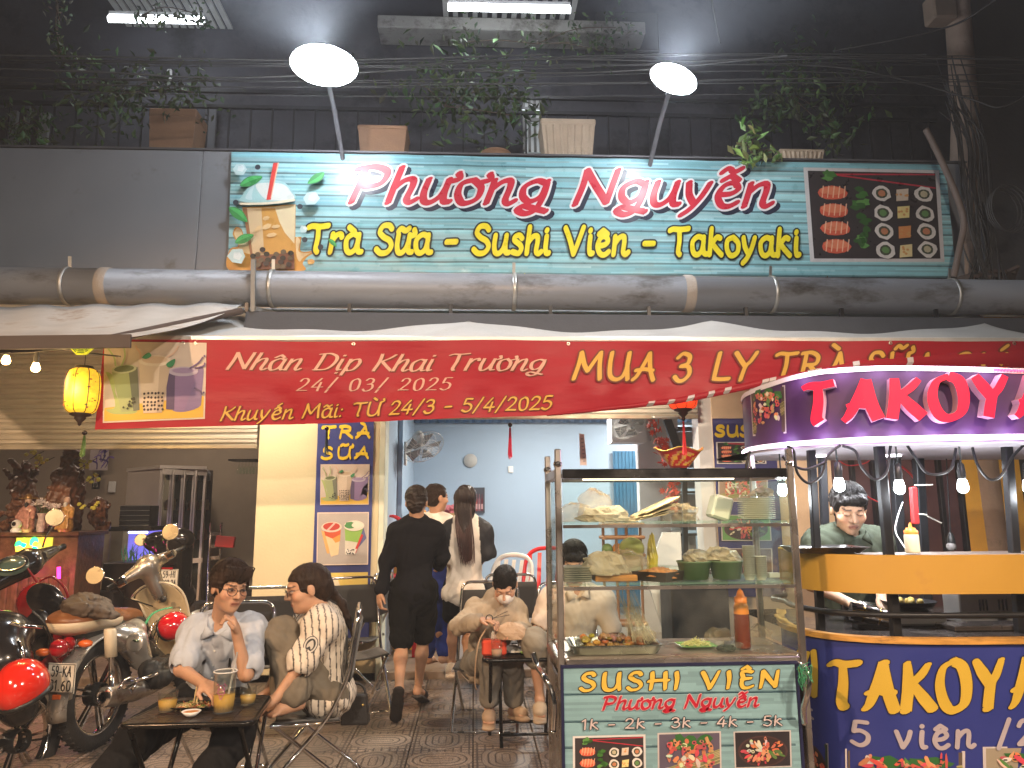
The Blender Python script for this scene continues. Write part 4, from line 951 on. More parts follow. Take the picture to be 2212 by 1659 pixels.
# lamp under the awning, hidden by the red banner (its light is on the cream pier and the posters)
for lb, x in (('awning lamp over the cream pier', -1.9), ('awning lamp over the snack cart', 1.2)):
 p = V(x, 6.25, 2.92); r = thing('awning_lamp', lb, 'lamp', p); obj('housing', MB().box(p+V(0,0,.03), (.5,.08,.05), bev=.01), mat('white_wall_paint'), r); obj('tube', MB().tube([p+V(-.24,0,-.01),p+V(.24,0,-.01)], .013, 8), emis('warm_tube', (1,.85,.6), 18), r)
 light('AREA', 'lamp_light', p+V(0,0,-.03), 38, (1,.84,.6), .5, target=p+V(0,.1,-2), parent=r, sy=.06)
# thin air volume added to imitate the lens glare round the floodlights
ho = obj('glare_haze', MB().box((0,4.5,5.2), (26,24,13.2)), bpy.data.materials.new('glare_haze_air'), kind='stuff'); hm = ho.data.materials[0]; hm.use_nodes = True
hm.node_tree.nodes.remove(hm.node_tree.nodes['Principled BSDF']); pv = hm.node_tree.nodes.new('ShaderNodeVolumePrincipled'); pv.inputs['Density'].default_value = .0045; pv.inputs['Color'].default_value = (.85,.9,1,1)
hm.node_tree.links.new(pv.outputs[0], hm.node_tree.nodes['Material Output'].inputs['Volume'])
# ================================================================ shared small-object builders
ss = mat('stainless', (.5,.48,.45), .22, metal=1, var=.15, scale=9, bump=.03)
ssd = mat('dull_stainless', (.42,.38,.35), .27, metal=.85, var=.25, scale=5, dirt=(.12,.09,.07), dscale=4)
chrome = mat('chrome', (.68,.66,.63), .12, metal=1, var=.1, scale=20)
blk = mat('black_plastic', (.015,.015,.015), .35); bst = mat('black_steel')
clear = glass_mat('clear_glass', refl=.02, cloud=.03); panec = glass_mat('case_glass', refl=.045, cloud=.015)
def bag_mat(name, col, a):
 if name in MATS: return MATS[name]
 m = bpy.data.materials.new(name); m.use_nodes = True; MATS[name] = m; n = m.node_tree.nodes; l = m.node_tree.links; p = n['Principled BSDF']
 p.inputs['Base Color'].default_value = (*col,1); p.inputs['Roughness'].default_value = .18; p.inputs['Alpha'].default_value = a; p.inputs['Specular IOR Level'].default_value = 1
 t = n.new('ShaderNodeTexNoise'); t.inputs['Scale'].default_value = 30; t.inputs['Detail'].default_value = 5; t.inputs['Distortion'].default_value = 2
 b = n.new('ShaderNodeBump'); b.inputs['Strength'].default_value = .8; b.inputs['Distance'].default_value = .01; l.new(t.outputs[0], b.inputs['Height']); l.new(b.outputs[0], p.inputs['Normal']); return m
bagc = bag_mat('thin_plastic_film', (.72,.52,.33), .3); bagw = bag_mat('milky_plastic', (.72,.57,.4), .7)
def crumple(c, r, seed, jag=.22, n=22, m=12, flatb=True):
 rs = random.Random(seed); mb = MB(); c = Vector(c); ph = [(rs.uniform(-1,1), rs.uniform(-1,1), rs.uniform(-1,1), rs.uniform(2,9), rs.uniform(0,6)) for _ in range(10)]
 vs = []
 for i in range(m+1):
  t = math.pi*i/m
  for k in range(n):
   a = 2*math.pi*k/n; d = Vector((math.sin(t)*math.cos(a), math.sin(t)*math.sin(a), math.cos(t)))
   q = 1+jag*sum(abs(math.sin(f_*(d.x*x+d.y*y+d.z*z)+p_))-.6 for x, y, z, f_, p_ in ph)/3+rs.uniform(-jag,jag)*.35
   z_ = d.z*q*r[2]
   if flatb: z_ = max(z_, -.35*r[2])
   vs.append(c+Vector((d.x*q*r[0], d.y*q*r[1], z_+(.35*r[2] if flatb else 0))))
 fs = [(i*n+k, (i+1)*n+k, (i+1)*n+(k+1) % n, i*n+(k+1) % n) for i in range(m) for k in range(n)]
 return mb.add(vs, fs, False)
# ================================================================ SUSHI SNACK CART
YC = 3.3; DEP = .46
cx0, cx1 = P(1205,1012,YC).x, P(1706,1012,YC).x; zt = P(1450,1013,YC).z; zc = P(1450,1417,YC).z; zs1 = P(1450,1127,YC).z; zs2 = P(1450,1260,YC).z
cart = thing('snack_cart', 'stainless steel snack cart with glass case and SUSHI VIÊN poster', 'food cart', ((cx0+cx1)/2, YC+DEP/2, 0))
for x in (cx0, cx1):
 for y in (YC, YC+DEP):
  obj('post', MB().box((x,y,(zt+.12)/2+.06), (.028,.028,zt-.06), bev=.004), ssd, cart)
  obj('finial', MB().sphere((x,y,zt+.022), .02, 14, 10).lathe([(.012,0),(.012,.012)], (x,y,zt+.0)), chrome, cart)
W_ = cx1-cx0
for y in (YC, YC+DEP):
 obj('top_rail', MB().box(((cx0+cx1)/2,y,zt-.02), (W_-.036,.03,.042), bev=.004), mat('dark_polished_steel', (.16,.15,.15), .2, metal=1), cart)
 obj('counter_rail', MB().box(((cx0+cx1)/2,y,zc-.03), (W_-.036,.036,.046), bev=.004), ssd, cart)
for x in (cx0, cx1):
 for z, hh in ((zt-.02,.042),(zc-.03,.046)): obj('side_rail', MB().box((x,YC+DEP/2,z), (.03,DEP-.036,hh), bev=.004), ssd, cart)
gsh = mat('green_edge_glass', (.3,.5,.4), .1, var=0, alpha=.25)
for z in (zs1, zs2):
 obj('glass_shelf', MB().box(((cx0+cx1)/2, YC+DEP/2, z-.004), (W_-.04, DEP-.05, .008)), gsh, cart)
 obj('shelf_rail', MB().box(((cx0+cx1)/2, YC-.004, z-.017), (W_-.036,.02,.014)), ssd, cart)
obj('counter', MB().box(((cx0+cx1)/2, YC+DEP/2, zc-.006), (W_-.036, DEP-.036, .008)), mat('counter_steel', (.42,.36,.3), .3, metal=.75, dirt=(.3,.2,.14), dscale=5, dth=.5), cart)
obj('glass_pane', MB().box(((cx0+cx1)/2, YC-.006, (zt+zc)/2-.02), (W_-.04,.004,zt-zc-.06)), panec, cart)
obj('glass_pane', MB().box((cx0, YC+DEP/2, (zt+zc)/2-.02), (.004,DEP-.04,zt-zc-.06)), panec, cart)
obj('glass_pane', MB().box((cx1, YC+DEP/2, (zt+zc)/2-.02), (.004,DEP-.04,zt-zc-.06)), panec, cart)
obj('side_panel', MB().box((cx0-.002, YC+DEP/2, zc/2-.0), (.01,DEP-.04,zc-.2)), ssd, cart); obj('side_panel', MB().box((cx1+.002, YC+DEP/2, zc/2), (.01,DEP-.04,zc-.2)), ssd, cart)
obj('back_panel', MB().box(((cx0+cx1)/2, YC+DEP, zc/2), (W_-.05,.01,zc-.2)), ssd, cart)
for x in (cx0+.08, cx1-.08):
 for y in (YC+.06, YC+DEP-.06): w_ = obj('wheel', MB().lathe([(.0,-.015),(.05,-.015),(.055,0),(.05,.015),(0,.015)], (x,y,.056), (1,0,0), 16), blk, cart)
h0, h1, h2, h3 = P(1152,1412,3.45), P(1162,1440,3.4), P(1190,1490,3.28), P(1194,1580,3.28)
hm_ = obj('push_handle', MB().tube(catmull([h0,h1,P(1178,1465,3.3),h2,P(1196,1525,3.27),h3],6), .0135, 12), chrome, cart)
obj('push_handle', MB().tube(catmull([P(1722,1432,3.3),P(1738,1440,3.2),P(1747,1466,3.17),P(1744,1500,3.17),P(1736,1530,3.2),P(1738,1562,3.25)],6), .012, 12), chrome, cart)
mb = MB(); rs = random.Random(4)
for k_ in range(14):
 a = P(1738,1460+rs.uniform(-15,15),3.17); mb.tube(catmull([a+V(rs.uniform(-.03,.03),rs.uniform(-.02,.02),rs.uniform(-.03,.03)) for _ in range(4)]+[a+V(rs.uniform(-.03,.01),0,-rs.uniform(.02,.1))],4), .0012, 4)
obj('green_string', mb, mat('green_nylon', (.05,.3,.15), .5), label='green nylon string tied round the chrome cart handle', cat='string')
# poster
sp = Sheet(P(1211,1700,YC-.03)); sprm = mat('poster_print', vcol=True, rough=.45, var=.07, scale=8)
X0, Y1 = sp.L(1211,1437); X1 = sp.L(1722,1432)[0]; Yb = -.22
pos = thing('cart_poster', 'vinyl poster SUSHI VIÊN Phương Nguyễn with prices on the snack cart', 'poster', sp.fn((X0+X1)/2, Yb, 0)); posp = pos
pr = Print(sp.fn, .0008); pr.h = -.004
obj('backing', MB().box(sp.fn((X0+X1)/2, (Y1+Yb)/2, -.010), (X1-X0,.012,Y1-Yb)), sprm, pos)
mb = MB();
rc = {}
def pk(a, b):
 r = int(b*60); s_ = int(a*5+(r*37 % 7)/7); rc.setdefault((r, s_), random.uniform(.85,1.18)); k_ = rc[r, s_]; return (.19*k_,.33*k_,.37*k_)
mb.grid(lambda a, b: sp.fn(X0+.012+(X1-X0-.024)*a, Yb+(Y1-.012-Yb)*b, 0), 30, 60, colfn=pk)
obj('sheet', mb, sprm, pos)
obj('border', MB().bar(sp.fn(X0,Y1-.005,0), sp.fn(X1,Y1-.005,0), .012,.012, col=(.01,.012,.05)).bar(sp.fn(X0+.005,Yb,0), sp.fn(X0+.005,Y1-.012,0), .012,.012, col=(.01,.012,.05)).bar(sp.fn(X1-.005,Yb,0), sp.fn(X1-.005,Y1-.012,0), .012,.012, col=(.01,.012,.05)), sprm, pos)
pr = Print(sp.fn, .0008); pr.h = .001
for v in (1498,1557,1613): a = sp.L(1216,v+3); b_ = sp.L(1718,v-4); pr.stroke([a, b_], .0022, .0022, 0, (.01,.045,.07)); pr.stroke([(a[0],a[1]+.005), (b_[0],b_[1]+.005)], .0012,.0012,0,(.06,.12,.14))
pr.layer(); pr.layer()
ptext(pr, sp, 'SUSHI VIÊN', (1252,1491), (1682,1484), (1252,1455), (.62,.42,.06), a=10, b=5, ang=R(25), slant=.08, track=20, outline=(BLK,.0045), taper=lambda t: 1-.35*abs(t-.3))
ptext(pr, sp, 'Phương Nguyễn', (1300,1532), (1638,1524), (1300,1505), (.42,.01,.03), a=8, b=4, ang=R(35), slant=.22, track=6, outline=((.6,.4,.4),.0025))
ptext(pr, sp, '1k - 2k - 3k - 4k - 5k', (1257,1574), (1688,1565), (1257,1553), (.5,.42,.42), a=5.2, b=3.6, ang=R(10), slant=0, track=9, outline=((.02,.04,.05),.0028))
pr.obj('lettering', sprm, pos)
pr = Print(sp.fn, .0007); pr.h = .002
f1 = bil(sp.L(1238,1718), sp.L(1396,1712), sp.L(1394,1586), sp.L(1237,1590)); sushi_photo(pr, f1, 3); pr.obj('sushi_picture', sprm, pos)
def platter(pr, fx, bg, seed, plate):
 rnd = random.Random(seed); sx = abs(fx(1,0)[0]-fx(0,0)[0]); sy = abs(fx(0,1)[1]-fx(0,0)[1])
 def pl(pts, c): pr.poly([fx(x, y) for x, y in pts], c); pr.h += .0004
 pl([(0,0),(1,0),(1,1),(0,1)], (.5,.45,.45)); pl([(.025,.03),(.975,.03),(.975,.97),(.025,.97)], bg)
 def e(x, y, rx, ry, c, **k): pr.ell(*fx(x, y), rx*sx, ry*sy, c, up=False, **k); pr.h += .00008
 if plate: e(.5,.45,.44,.42,(.06,.03,.03),n=24); e(.5,.45,.4,.38,(.035,.02,.02),n=24)
 else:
  for q in range(9): pr.stroke([fx(.03,.05+.03*q), fx(.97,.42+.03*q)], .008*sx,.008*sx,0,rnd.choice([(.3,.27,.1),(.2,.2,.06),(.4,.34,.15)])); pr.h += .0001
  for q in range(10): e(.35+rnd.uniform(-.1,.5), .85+rnd.uniform(-.1,.05), .1,.08,(.03,.12,.03),jit=.4,n=8)
 cols = [(.6,.12,.08),(.62,.2,.1),(.65,.6,.5),(.55,.08,.1),(.62,.3,.15),(.1,.2,.06),(.7,.66,.6)]
 for q in range(70):
  a = rnd.uniform(0,6.28); r_ = rnd.uniform(0,.33); x, y = .5+r_*math.cos(a)*1.05, .47+r_*math.sin(a)
  if not plate: x, y = rnd.uniform(.15,.85), rnd.uniform(.25,.85)
  c = cols[int((a/6.28*5+q % 2)) % 7]; e(x, y, rnd.uniform(.03,.075), rnd.uniform(.025,.05), tuple(k_*rnd.uniform(.7,1.1) for k_ in c), rot=a, jit=.2, n=8)
  if q % 4 == 0: e(x, y, .02,.02,(.03,.03,.03), n=6)
pr = Print(sp.fn, .0005); pr.h = .002; platter(pr, bil(sp.L(1421,1700), sp.L(1559,1696), sp.L(1557,1579), sp.L(1420,1583)), (.1,.08,.12), 5, False); pr.obj('nigiri_picture', sprm, pos)
pr = Print(sp.fn, .0005); pr.h = .002; platter(pr, bil(sp.L(1587,1660), sp.L(1710,1656), sp.L(1708,1577), sp.L(1584,1580)), (.025,.02,.025), 8, True); pr.obj('platter_picture', sprm, pos)
# contents of the case --------------------------------------------------
def zat(z): return z+.001
U = lambda u, v, Y: P(u, v, Y)
def onshelf(u, z, Y):
 p = P(u, 1200, Y); return V(p.x, Y, z)
mcount = 0
for (u, wd, h, s_, y_, m_, lb) in [(1245,.085,.06,11,.2,bagc,'tangled clear plastic bags at the left end of the top shelf'),(1290,.085,.105,12,.28,bagc,'clear crumpled bag with a pointed peak on the top shelf'),(1310,.1,.05,13,.12,bagw,'flat milky bag in the middle left of the top shelf'),(1470,.085,.06,15,.2,bagc,'puffed clear bag right of the brown paper on the top shelf')]:
 obj('plastic_bag', crumple(onshelf(u, zs1, YC+y_), (wd,.08,h), s_, .3), m_, label=lb, cat='plastic bag', group='plastic bags on the top shelf of the cart')
kp = mat('kraft_paper', (.45,.33,.2), .8, bump=.1)
pb = thing('paper_sheets', 'stack of brown kraft paper sheets fanned out on the top shelf', 'paper', onshelf(1400, zs1, YC+.2))
for k_ in range(9):
 c = onshelf(1395+k_*4, zs1, YC+.18)+V(0,0,.012+k_*.008); obj('sheet', MB().box(c, (.17,.16,.0025), rot=RT(random.uniform(-.05,.05),-.18-.03*k_,random.uniform(-.4,.4))), kp, pb)
wf = mat('white_foam', (.55,.52,.44), .7, var=.06)
pl_ = thing('plate_stack', 'stack of white foam plates wrapped in plastic at the right end of the top shelf', 'plates', onshelf(1638, zs1, YC+.2))
for k_ in range(12): obj('plate', MB().lathe([(0,0),(.05,0),(.085,.007),(.086,.009),(.05,.003),(0,.003)], onshelf(1640, zs1, YC+.2)+V(0,0,.002+k_*.0085), n=24), wf, pl_)
obj('plastic_bag', crumple(onshelf(1655, zs1, YC+.19)+V(0,0,.11), (.05,.05,.03), 22, .3), bagw, label='milky plastic knotted on top of the foam plates', cat='plastic bag', group='plastic bags on the top shelf of the cart')
obj('foam_box', MB().box(onshelf(1560, zs1, YC+.25)+V(0,0,.06), (.09,.1,.11), rot=RT(0,.3,0), bev=.01), wf, label='tilted white foam box beside the wrapped plates', cat='box')
# middle shelf
cs = thing('lid_stack', 'stack of grey corrugated lids at the left end of the middle shelf', 'lids', onshelf(1243, zs2, YC+.16))
for k_ in range(7): obj('lid', MB().box(onshelf(1243, zs2, YC+.16)+V(0,0,.006+k_*.0095), (.125,.15,.0065), bev=.002), mat('grey_lid', (.2,.18,.15), .5), cs)
obj('wooden_box', MB().box(onshelf(1322, zs2, YC+.2)+V(0,0,.014), (.19,.2,.028), bev=.003), mat('orange_wood', (.42,.17,.04), .5, stretch=(1,12,12), var=.35, scale=8), label='flat orange wooden board under the bags on the middle shelf', cat='board')
for (u, wd, h, s_, y_, z_, m_, lb) in [(1305,.1,.075,31,.14,.03,bagw,'big milky bag of wrappers on the wooden board'),(1352,.1,.07,32,.22,.03,bagc,'clear bag sagging over the wooden board'),(1505,.06,.045,34,.2,.07,bagw,'milky bag bulging out of the left green tub'),(1560,.085,.05,35,.2,.07,bagw,'milky bag bulging out of the right green tub')]:
 obj('plastic_bag', crumple(onshelf(u, zs2, YC+y_)+V(0,0,z_), (wd,.07,h), s_, .28), m_, label=lb, cat='plastic bag', group='plastic bags on the middle shelf')
tr = thing('black_tray', 'black tray with a clear lid and food on the middle shelf', 'tray', onshelf(1422, zs2, YC+.14))
q = onshelf(1422, zs2, YC+.15); btray = mat('black_tray_plastic', (.03,.02,.018), .4)
obj('tray_body', MB().lathe([(0,0),(.11,0),(.128,.042),(.122,.042),(.105,.006),(0,.006)], q, n=4, smooth=False, squash=1), btray, tr)
tr_o = tr.children[0];
obj('lid', MB().lathe([(.128,.042),(.12,.062),(.0,.068)], q, n=4, smooth=False), clear, tr)
obj('food', crumple(q+V(0,0,.012), (.085,.08,.03), 77, .3), mat('orange_food', (.55,.2,.06), .5, var=.4, scale=40), tr)
grn = mat('green_tub', (.12,.17,.09), .45)
for u, lb in ((1498,'green plastic tub, left of the pair, on the middle shelf'),(1567,'green plastic tub, right of the pair, on the middle shelf')):
 q = onshelf(u, zs2, YC+.17); obj('tub', MB().lathe([(0,.002),(.062,.002),(.076,.075),(.08,.077),(.08,.083),(.072,.083),(.06,.008),(0,.008)], q, n=16), grn, label=lb, cat='tub', group='green tubs')
for u, n_, lb in ((1617,17,'tall stack of white paper cups beside the green tubs'),(1642,11,'shorter stack of white paper cups')):
 cp = thing('cup_stack', lb, 'paper cups', onshelf(u, zs2, YC+.1));
 for k_ in range(n_): obj('cup', MB().lathe([(.019,0),(.0265,.024),(.0275,.024),(.0275,.026)], onshelf(u, zs2, YC+.1)+V(0,0,.001+k_*.0078), n=16), wf, cp)
obj('small_box', MB().box(onshelf(1668, zs2, YC+.2)+V(0,0,.012), (.05,.03,.022), bev=.002), wf, label='small white printed box at the right end of the middle shelf', cat='box')
# pomelo behind
q = onshelf(1365, zs2, YC+.37)
pm_ = thing('pomelo', 'yellow green pomelo wrapped in plastic beside a yellow bag', 'fruit', q)
obj('fruit', MB().sphere(q+V(0,0,.13), (.062,.06,.055), 18, 12), mat('pomelo_skin', (.45,.42,.1), .45, bump=.3, bscale=90), pm_); obj('wrap', crumple(q+V(0,0,.05), (.07,.06,.06), 5, .15), bagc, pm_)
obj('stand', MB().lathe([(.05,0),(.04,.08)], q, n=12), wf, pm_)
obj('yellow_bag', crumple(onshelf(1408, zs2, YC+.36)+V(0,0,.0), (.026,.03,.14), 9, .2), mat('yellow_film', (.7,.5,.03), .35), label='crumpled yellow bag standing beside the pomelo', cat='bag')
# counter: tray of fried snacks
tq = onshelf(1318, zc, YC+.15); tw = (P(1424,1390,YC+.05).x-P(1222,1390,YC+.05).x)/2; tray = thing('metal_tray', 'steel tray of fried snacks on the cart counter', 'tray', tq)
def rrect(w, d, z, c, r=.03, n=4):
 pts = []
 for sx, sy, a0 in ((1,1,0),(-1,1,90),(-1,-1,180),(1,-1,270)):
  for k_ in range(n+1): a = R(a0+90*k_/n); pts.append(Vector(c)+V(sx*(w-r)+r*math.cos(a), sy*(d-r)+r*math.sin(a), z))
 return pts
def rloft(c, levels, r=.03):
 mb = MB(); L_ = [rrect(w, d, z, c, r) for w, d, z in levels]; n = len(L_[0]); vs = sum(L_, []); fs = [(i*n+k, i*n+(k+1) % n, (i+1)*n+(k+1) % n, (i+1)*n+k) for i in range(len(L_)-1) for k in range(n)]
 fs.append(tuple(range((len(L_)-1)*n, len(L_)*n))); return mb.add(vs, fs, False)
obj('tray_body', rloft(tq, [(tw-.02,.1,.001),(tw-.005,.115,.035),(tw,.12,.037),(tw,.12,.041),(tw-.01,.11,.04),(tw-.025,.095,.006)]), ss, tray)
fcol = [(.5,.22,.04),(.38,.14,.03),(.62,.3,.06),(.3,.12,.04),(.5,.26,.1)]
fm = mat('fried_snack', vcol=True, rough=.4, var=.35, scale=60, bump=.6, bscale=120, col=(.5,.2,.05))
rs = random.Random(8)
for k_ in range(64):
 u_ = rs.uniform(-.9,.9); x = tq.x+u_*(tw-.04); y = tq.y+rs.uniform(-.08,.09); r_ = rs.uniform(.012,.019); z = tq.z+.016+rs.uniform(0,.018)+(.022 if rs.random() < .45 else 0)
 cg = (.5,.25,.04) if u_ < -.35 else ((.35,.2,.12) if y > tq.y else (.36,.13,.035)); c = tuple(a*rs.uniform(.7,1.3) for a in cg)
 kind = rs.random()
 sc_ = (r_, r_*rs.uniform(.8,1.5), r_*.85) if kind < .7 else (r_*1.3, r_*1.2, r_*.5)
 mb = MB(); mb.sphere((x,y,z), sc_, 9, 6, rot=RT(0,0,rs.uniform(0,3)), col=c)
 mb.v = [(a+rs.uniform(-.002,.002), b_+rs.uniform(-.002,.002), c_+rs.uniform(-.002,.002)) for a, b_, c_ in mb.v]
 obj('fried_ball' if kind < .7 else 'fried_slice', mb, fm, label='golden brown fried snack piled in the steel tray', cat='snack', group='fried snacks in the steel tray')
sk = thing('skewer_bundle', 'bundle of skewers wrapped in shiny clear plastic leaning out of the tray', 'skewers', tq+V(.12,0,.04))
mb = MB()
for k_ in range(60):
 a = P(1395,1390,YC+.08)+V(rs.uniform(-.07,.05),rs.uniform(-.03,.05),rs.uniform(-.0,.01)); b_ = P(rs.choice([1330,1345,1352,1361,1365]), rs.uniform(1262,1300),YC+.12)+V(rs.uniform(-.01,.01),rs.uniform(-.03,.03),0)
 t_ = rs.uniform(.25,1) if k_ % 3 else 1
 mb.tube([a, a.lerp(b_, t_*.5)+V(rs.uniform(-.008,.008),0,rs.uniform(-.005,.005)), a.lerp(b_, t_)], .0009, 4)
obj('stick', mb, mat('skewer_foil', (.85,.75,.55), .15, metal=.6), sk)
obj('wrap', crumple(P(1390,1380,YC+.1), (.05,.04,.03), 41, .3), bagc, sk)
# cheese plate, clear box, crumpled film, sauce bottle
q = onshelf(1495, zc, YC+.2); cp = thing('cheese_plate', 'green plate of shredded cheese on the counter', 'plate', q)
obj('plate', rloft(q, [(.055,.05,.001),(.085,.07,.012),(.083,.068,.013),(.052,.047,.004)], .01), mat('green_plate', (.2,.38,.1), .4), cp)
mb = MB()
for k_ in range(130):
 r_ = rs.random()**.6; a = rs.uniform(0,6.3); c = q+V(r_*.06*math.cos(a), r_*.045*math.sin(a), .008+.032*(1-r_)*rs.random()+.004); d = V(rs.uniform(-1,1), rs.uniform(-1,1), rs.uniform(-.4,.7)).normalized()*.013; mb.bar(c-d, c+d, .002,.002)
obj('shredded_cheese', mb, mat('cheese', (.75,.66,.3), .5, var=.1), cp, kind='stuff')
q = onshelf(1558, zc, YC+.1); cb = thing('clear_box', 'clear plastic box of dark seaweed in front of the sauce bottle', 'box', q)
obj('box_body', rloft(q, [(.05,.04,.002),(.058,.046,.03),(.062,.05,.031)], .008), clear, cb); obj('lid', rloft(q, [(.063,.051,.031),(.06,.048,.037)], .008), clear, cb)
obj('seaweed', crumple(q+V(0,0,.002), (.043,.033,.017), 62, .3), mat('seaweed', (.02,.02,.015), .6), cb)
obj('crumpled_film', crumple(onshelf(1545, zc, YC+.3), (.06,.05,.05), 71, .35), bagc, label='crumpled clear film behind the sauce bottle, left side', cat='plastic film'); obj('crumpled_film', crumple(onshelf(1628, zc, YC+.26), (.06,.05,.055), 72, .35), bagc, label='crumpled clear film right of the sauce bottle', cat='plastic film')
q = onshelf(1594, zc, YC+.15); sb = thing('sauce_bottle', 'tall orange capped squeeze bottle of dark red sauce', 'bottle', q)
obj('bottle_body', MB().lathe([(.0,.001),(.034,.001),(.035,.01),(.035,.12),(.034,.15)], q, n=20), mat('dark_sauce', (.18,.03,.012), .25, coat=.5), sb); obj('bottle_neck', MB().lathe([(.034,.15),(.033,.18),(.026,.2),(.024,.2)], q, n=20), mat('orange_bottle', (.8,.25,.02), .3, sub=.2), sb)
obj('cap', MB().lathe([(.028,.2),(.028,.222),(.02,.226),(.012,.25),(.0,.262)], q, n=20), mat('orange_cap', (.85,.22,.02), .4), sb)
bn = onshelf(1555, zt, YC+.2); obj('paper_bowl', MB().lathe([(.02,0),(.045,.012),(.046,.013),(.02,.003)], bn, n=20), wf, label='small paper bowl on top of the glass case', cat='bowl')
light('AREA', 'case_fill_light', (( cx0+cx1)/2-.1, YC+.12, zt-.05), 2.6, (1,.85,.6), .5, target=((cx0+cx1)/2-.1, YC+.2, zc), parent=cart, sy=.03)  # added fill light and tube, the case has no lamp of its own
obj('case_fill_tube', MB().tube([((cx0+cx1)/2-.4, YC+.1, zt-.035), ((cx0+cx1)/2+.3, YC+.1, zt-.035)], .01, 8), emis('case_fill_glow', (1,.88,.66), 2), cart)
# ================================================================ TAKOYAKI CART
base = PathSheet([(1.74,4.3),(1.66,4.1),(1.58,3.9),(1.55,3.7),(1.6,3.5),(1.74,3.37),(1.98,3.3),(2.4,3.27),(3.0,3.27),(3.5,3.3),(3.9,3.45)])
cano = PathSheet([(1.62,4.35),(1.5,4.05),(1.45,3.82),(1.5,3.6),(1.63,3.42),(1.86,3.28),(2.3,3.2),(2.9,3.18),(3.4,3.24),(3.9,3.45)])
zrim = base.L(1900,1386)[1]; zr2 = base.L(1900,1376)[1]
tk = thing('takoyaki_cart', 'curved takoyaki cart with neon canopy and blue lower panel', 'food cart', (2.6, 3.9, 0))
blu = mat('takoyaki_print', vcol=True, rough=.4, var=.05, scale=6)
def ribbon(ps, z0, z1, h0=0, n=90, s0=0, s1=None, col=None):
 s1 = s1 or ps.len; mb = MB()
 f0 = z0 if callable(z0) else (lambda a: z0); f1 = z1 if callable(z1) else (lambda a: z1)
 mb.grid(lambda a, b: ps.fn(s0+(s1-s0)*a, f0(a)*(1-b)+f1(a)*b, h0), n, 6, col=col); return mb
obj('lower_panel', ribbon(base, .06, zrim, 0, col=(.025,.035,.2)), blu, tk)
def rimloft(ps, z0, z1, out, n=90):
 mb = MB(); mb.grid(lambda a, b: ps.fn(ps.len*a, [z0,z0,z1,z1][min(int(b*3+.5),3)], [0,out,out,-.03][min(int(b*3+.5),3)]), n, 3, smooth=False); return mb
obj('rim', rimloft(base, zrim-.004, zr2, .02), mat('worn_orange_wood', (.5,.25,.05), .55, stretch=(1,1,6), var=.3, scale=10, dirt=(.06,.03,.015), dscale=7, dth=.56), tk)
# counter top: fill from path to a back line
def deck(ps, z, h=-.0, th=.02, yb=4.35):
 mb = MB(); N = 60; vs = []
 for i in range(N+1):
  p = ps.fn(ps.len*i/N, z, h); vs += [p, V(p.x, max(yb, p.y), z), V(p.x, max(yb, p.y), z-th), V(p.x,p.y,z-th)]
 fs = []
 for i in range(N):
  for k_ in range(4): fs.append((4*i+k_, 4*i+4+k_, 4*i+4+(k_+1) % 4, 4*i+(k_+1) % 4))
 return mb.add(vs, fs)
obj('counter', deck(base, zr2-.006), mat('dirty_black_counter', (.035,.03,.028), .22, dirt=(.12,.09,.07), dscale=6, dth=.6), tk)
zsh0, zsh1 = base.L(1927,1283)[1], base.L(1910,1199)[1]
shp = PathSheet([(1.74,4.2),(1.62,3.95),(1.55,3.7),(1.6,3.5),(1.74,3.37),(1.98,3.3),(2.4,3.27),(3.0,3.27),(3.5,3.3),(3.9,3.45)])
mb = ribbon(shp, zsh0, zsh1, .0); mb2 = ribbon(shp, zsh0, zsh1, -.012)
obj('shelf_band', mb, mat('yellow_board', (.46,.25,.035), .5, var=.07, scale=3, dirt=(.4,.2,.04), dth=.62), tk); obj('shelf_back', mb2, mat('yellow_board'), tk)
obj('shelf_board', deck(shp, zsh1-.004, -.004, .012, 3.6), mat('shelf_top', (.13,.1,.08), .5), tk)
for vv, hh in ((1330,.014),):
 z = base.L(1900,vv)[1]; q = [base.fn(base.len*i/40, z, -.03) for i in range(41)]; obj('rail', MB().tube(q, hh, 6), bst, tk)
def post(ua, va, ub, vb, Y, w=.045):
 a, b_ = P(ua,va,Y), P(ub,vb,Y); b_.z = zr2-.01; mm = (a+b_)/2; obj('post', MB().bar(a, b_, w, w, bev=.004), bst, tk)
post(1751,960,1774,1370,3.62,.036); post(1898,955,1936,1373,3.4,.04); post(2174,955,2205,1373,3.45,.04)
post(1932,970,1953,1330,4.25,.05); post(1982,970,2003,1330,4.28,.05); post(1775,965,1790,1330,4.2,.04)
zb_ = lambda a: cano.L(2000,950)[1]
zbot = cano.L(2000,952)[1]; zleft = cano.L(1640,845)[1]; zmid = cano.L(1990,797)[1]
sA = cano.L(1640,900)[0]; sB = cano.L(1990,900)[0]
_tt = [cano.L(*q) for q in ((1625,843),(1665,828),(1708,814),(1775,800),(1840,795),(1908,792),(2108,795),(2200,798))]
def ztop(a):
 return lerp_tab([(-1,_tt[0][1]-.05)]+_tt+[(99,_tt[-1][1])], a*cano.len)
def ztop0(a):
 s_ = a*cano.len; t = (s_-sA)/(sB-sA); return zleft+(zmid-zleft)*(1-(1-min(max(t,-.4),1.0))**2) if t < 1 else zmid
mb = ribbon(cano, zbot, ztop, 0, col=(.06,.022,.085)); can = obj('canopy_face', mb, blu, tk)
def roof():
 mb = MB(); N = 60; vs = []
 for i in range(N+1):
  a = i/N; p = cano.fn(cano.len*a, ztop(a), -.003); vs += [p, V(max(p.x,1.7), 4.4, ztop(a)+.03)]
 return mb.add(vs, [(2*i, 2*i+2, 2*i+3, 2*i+1) for i in range(N)])
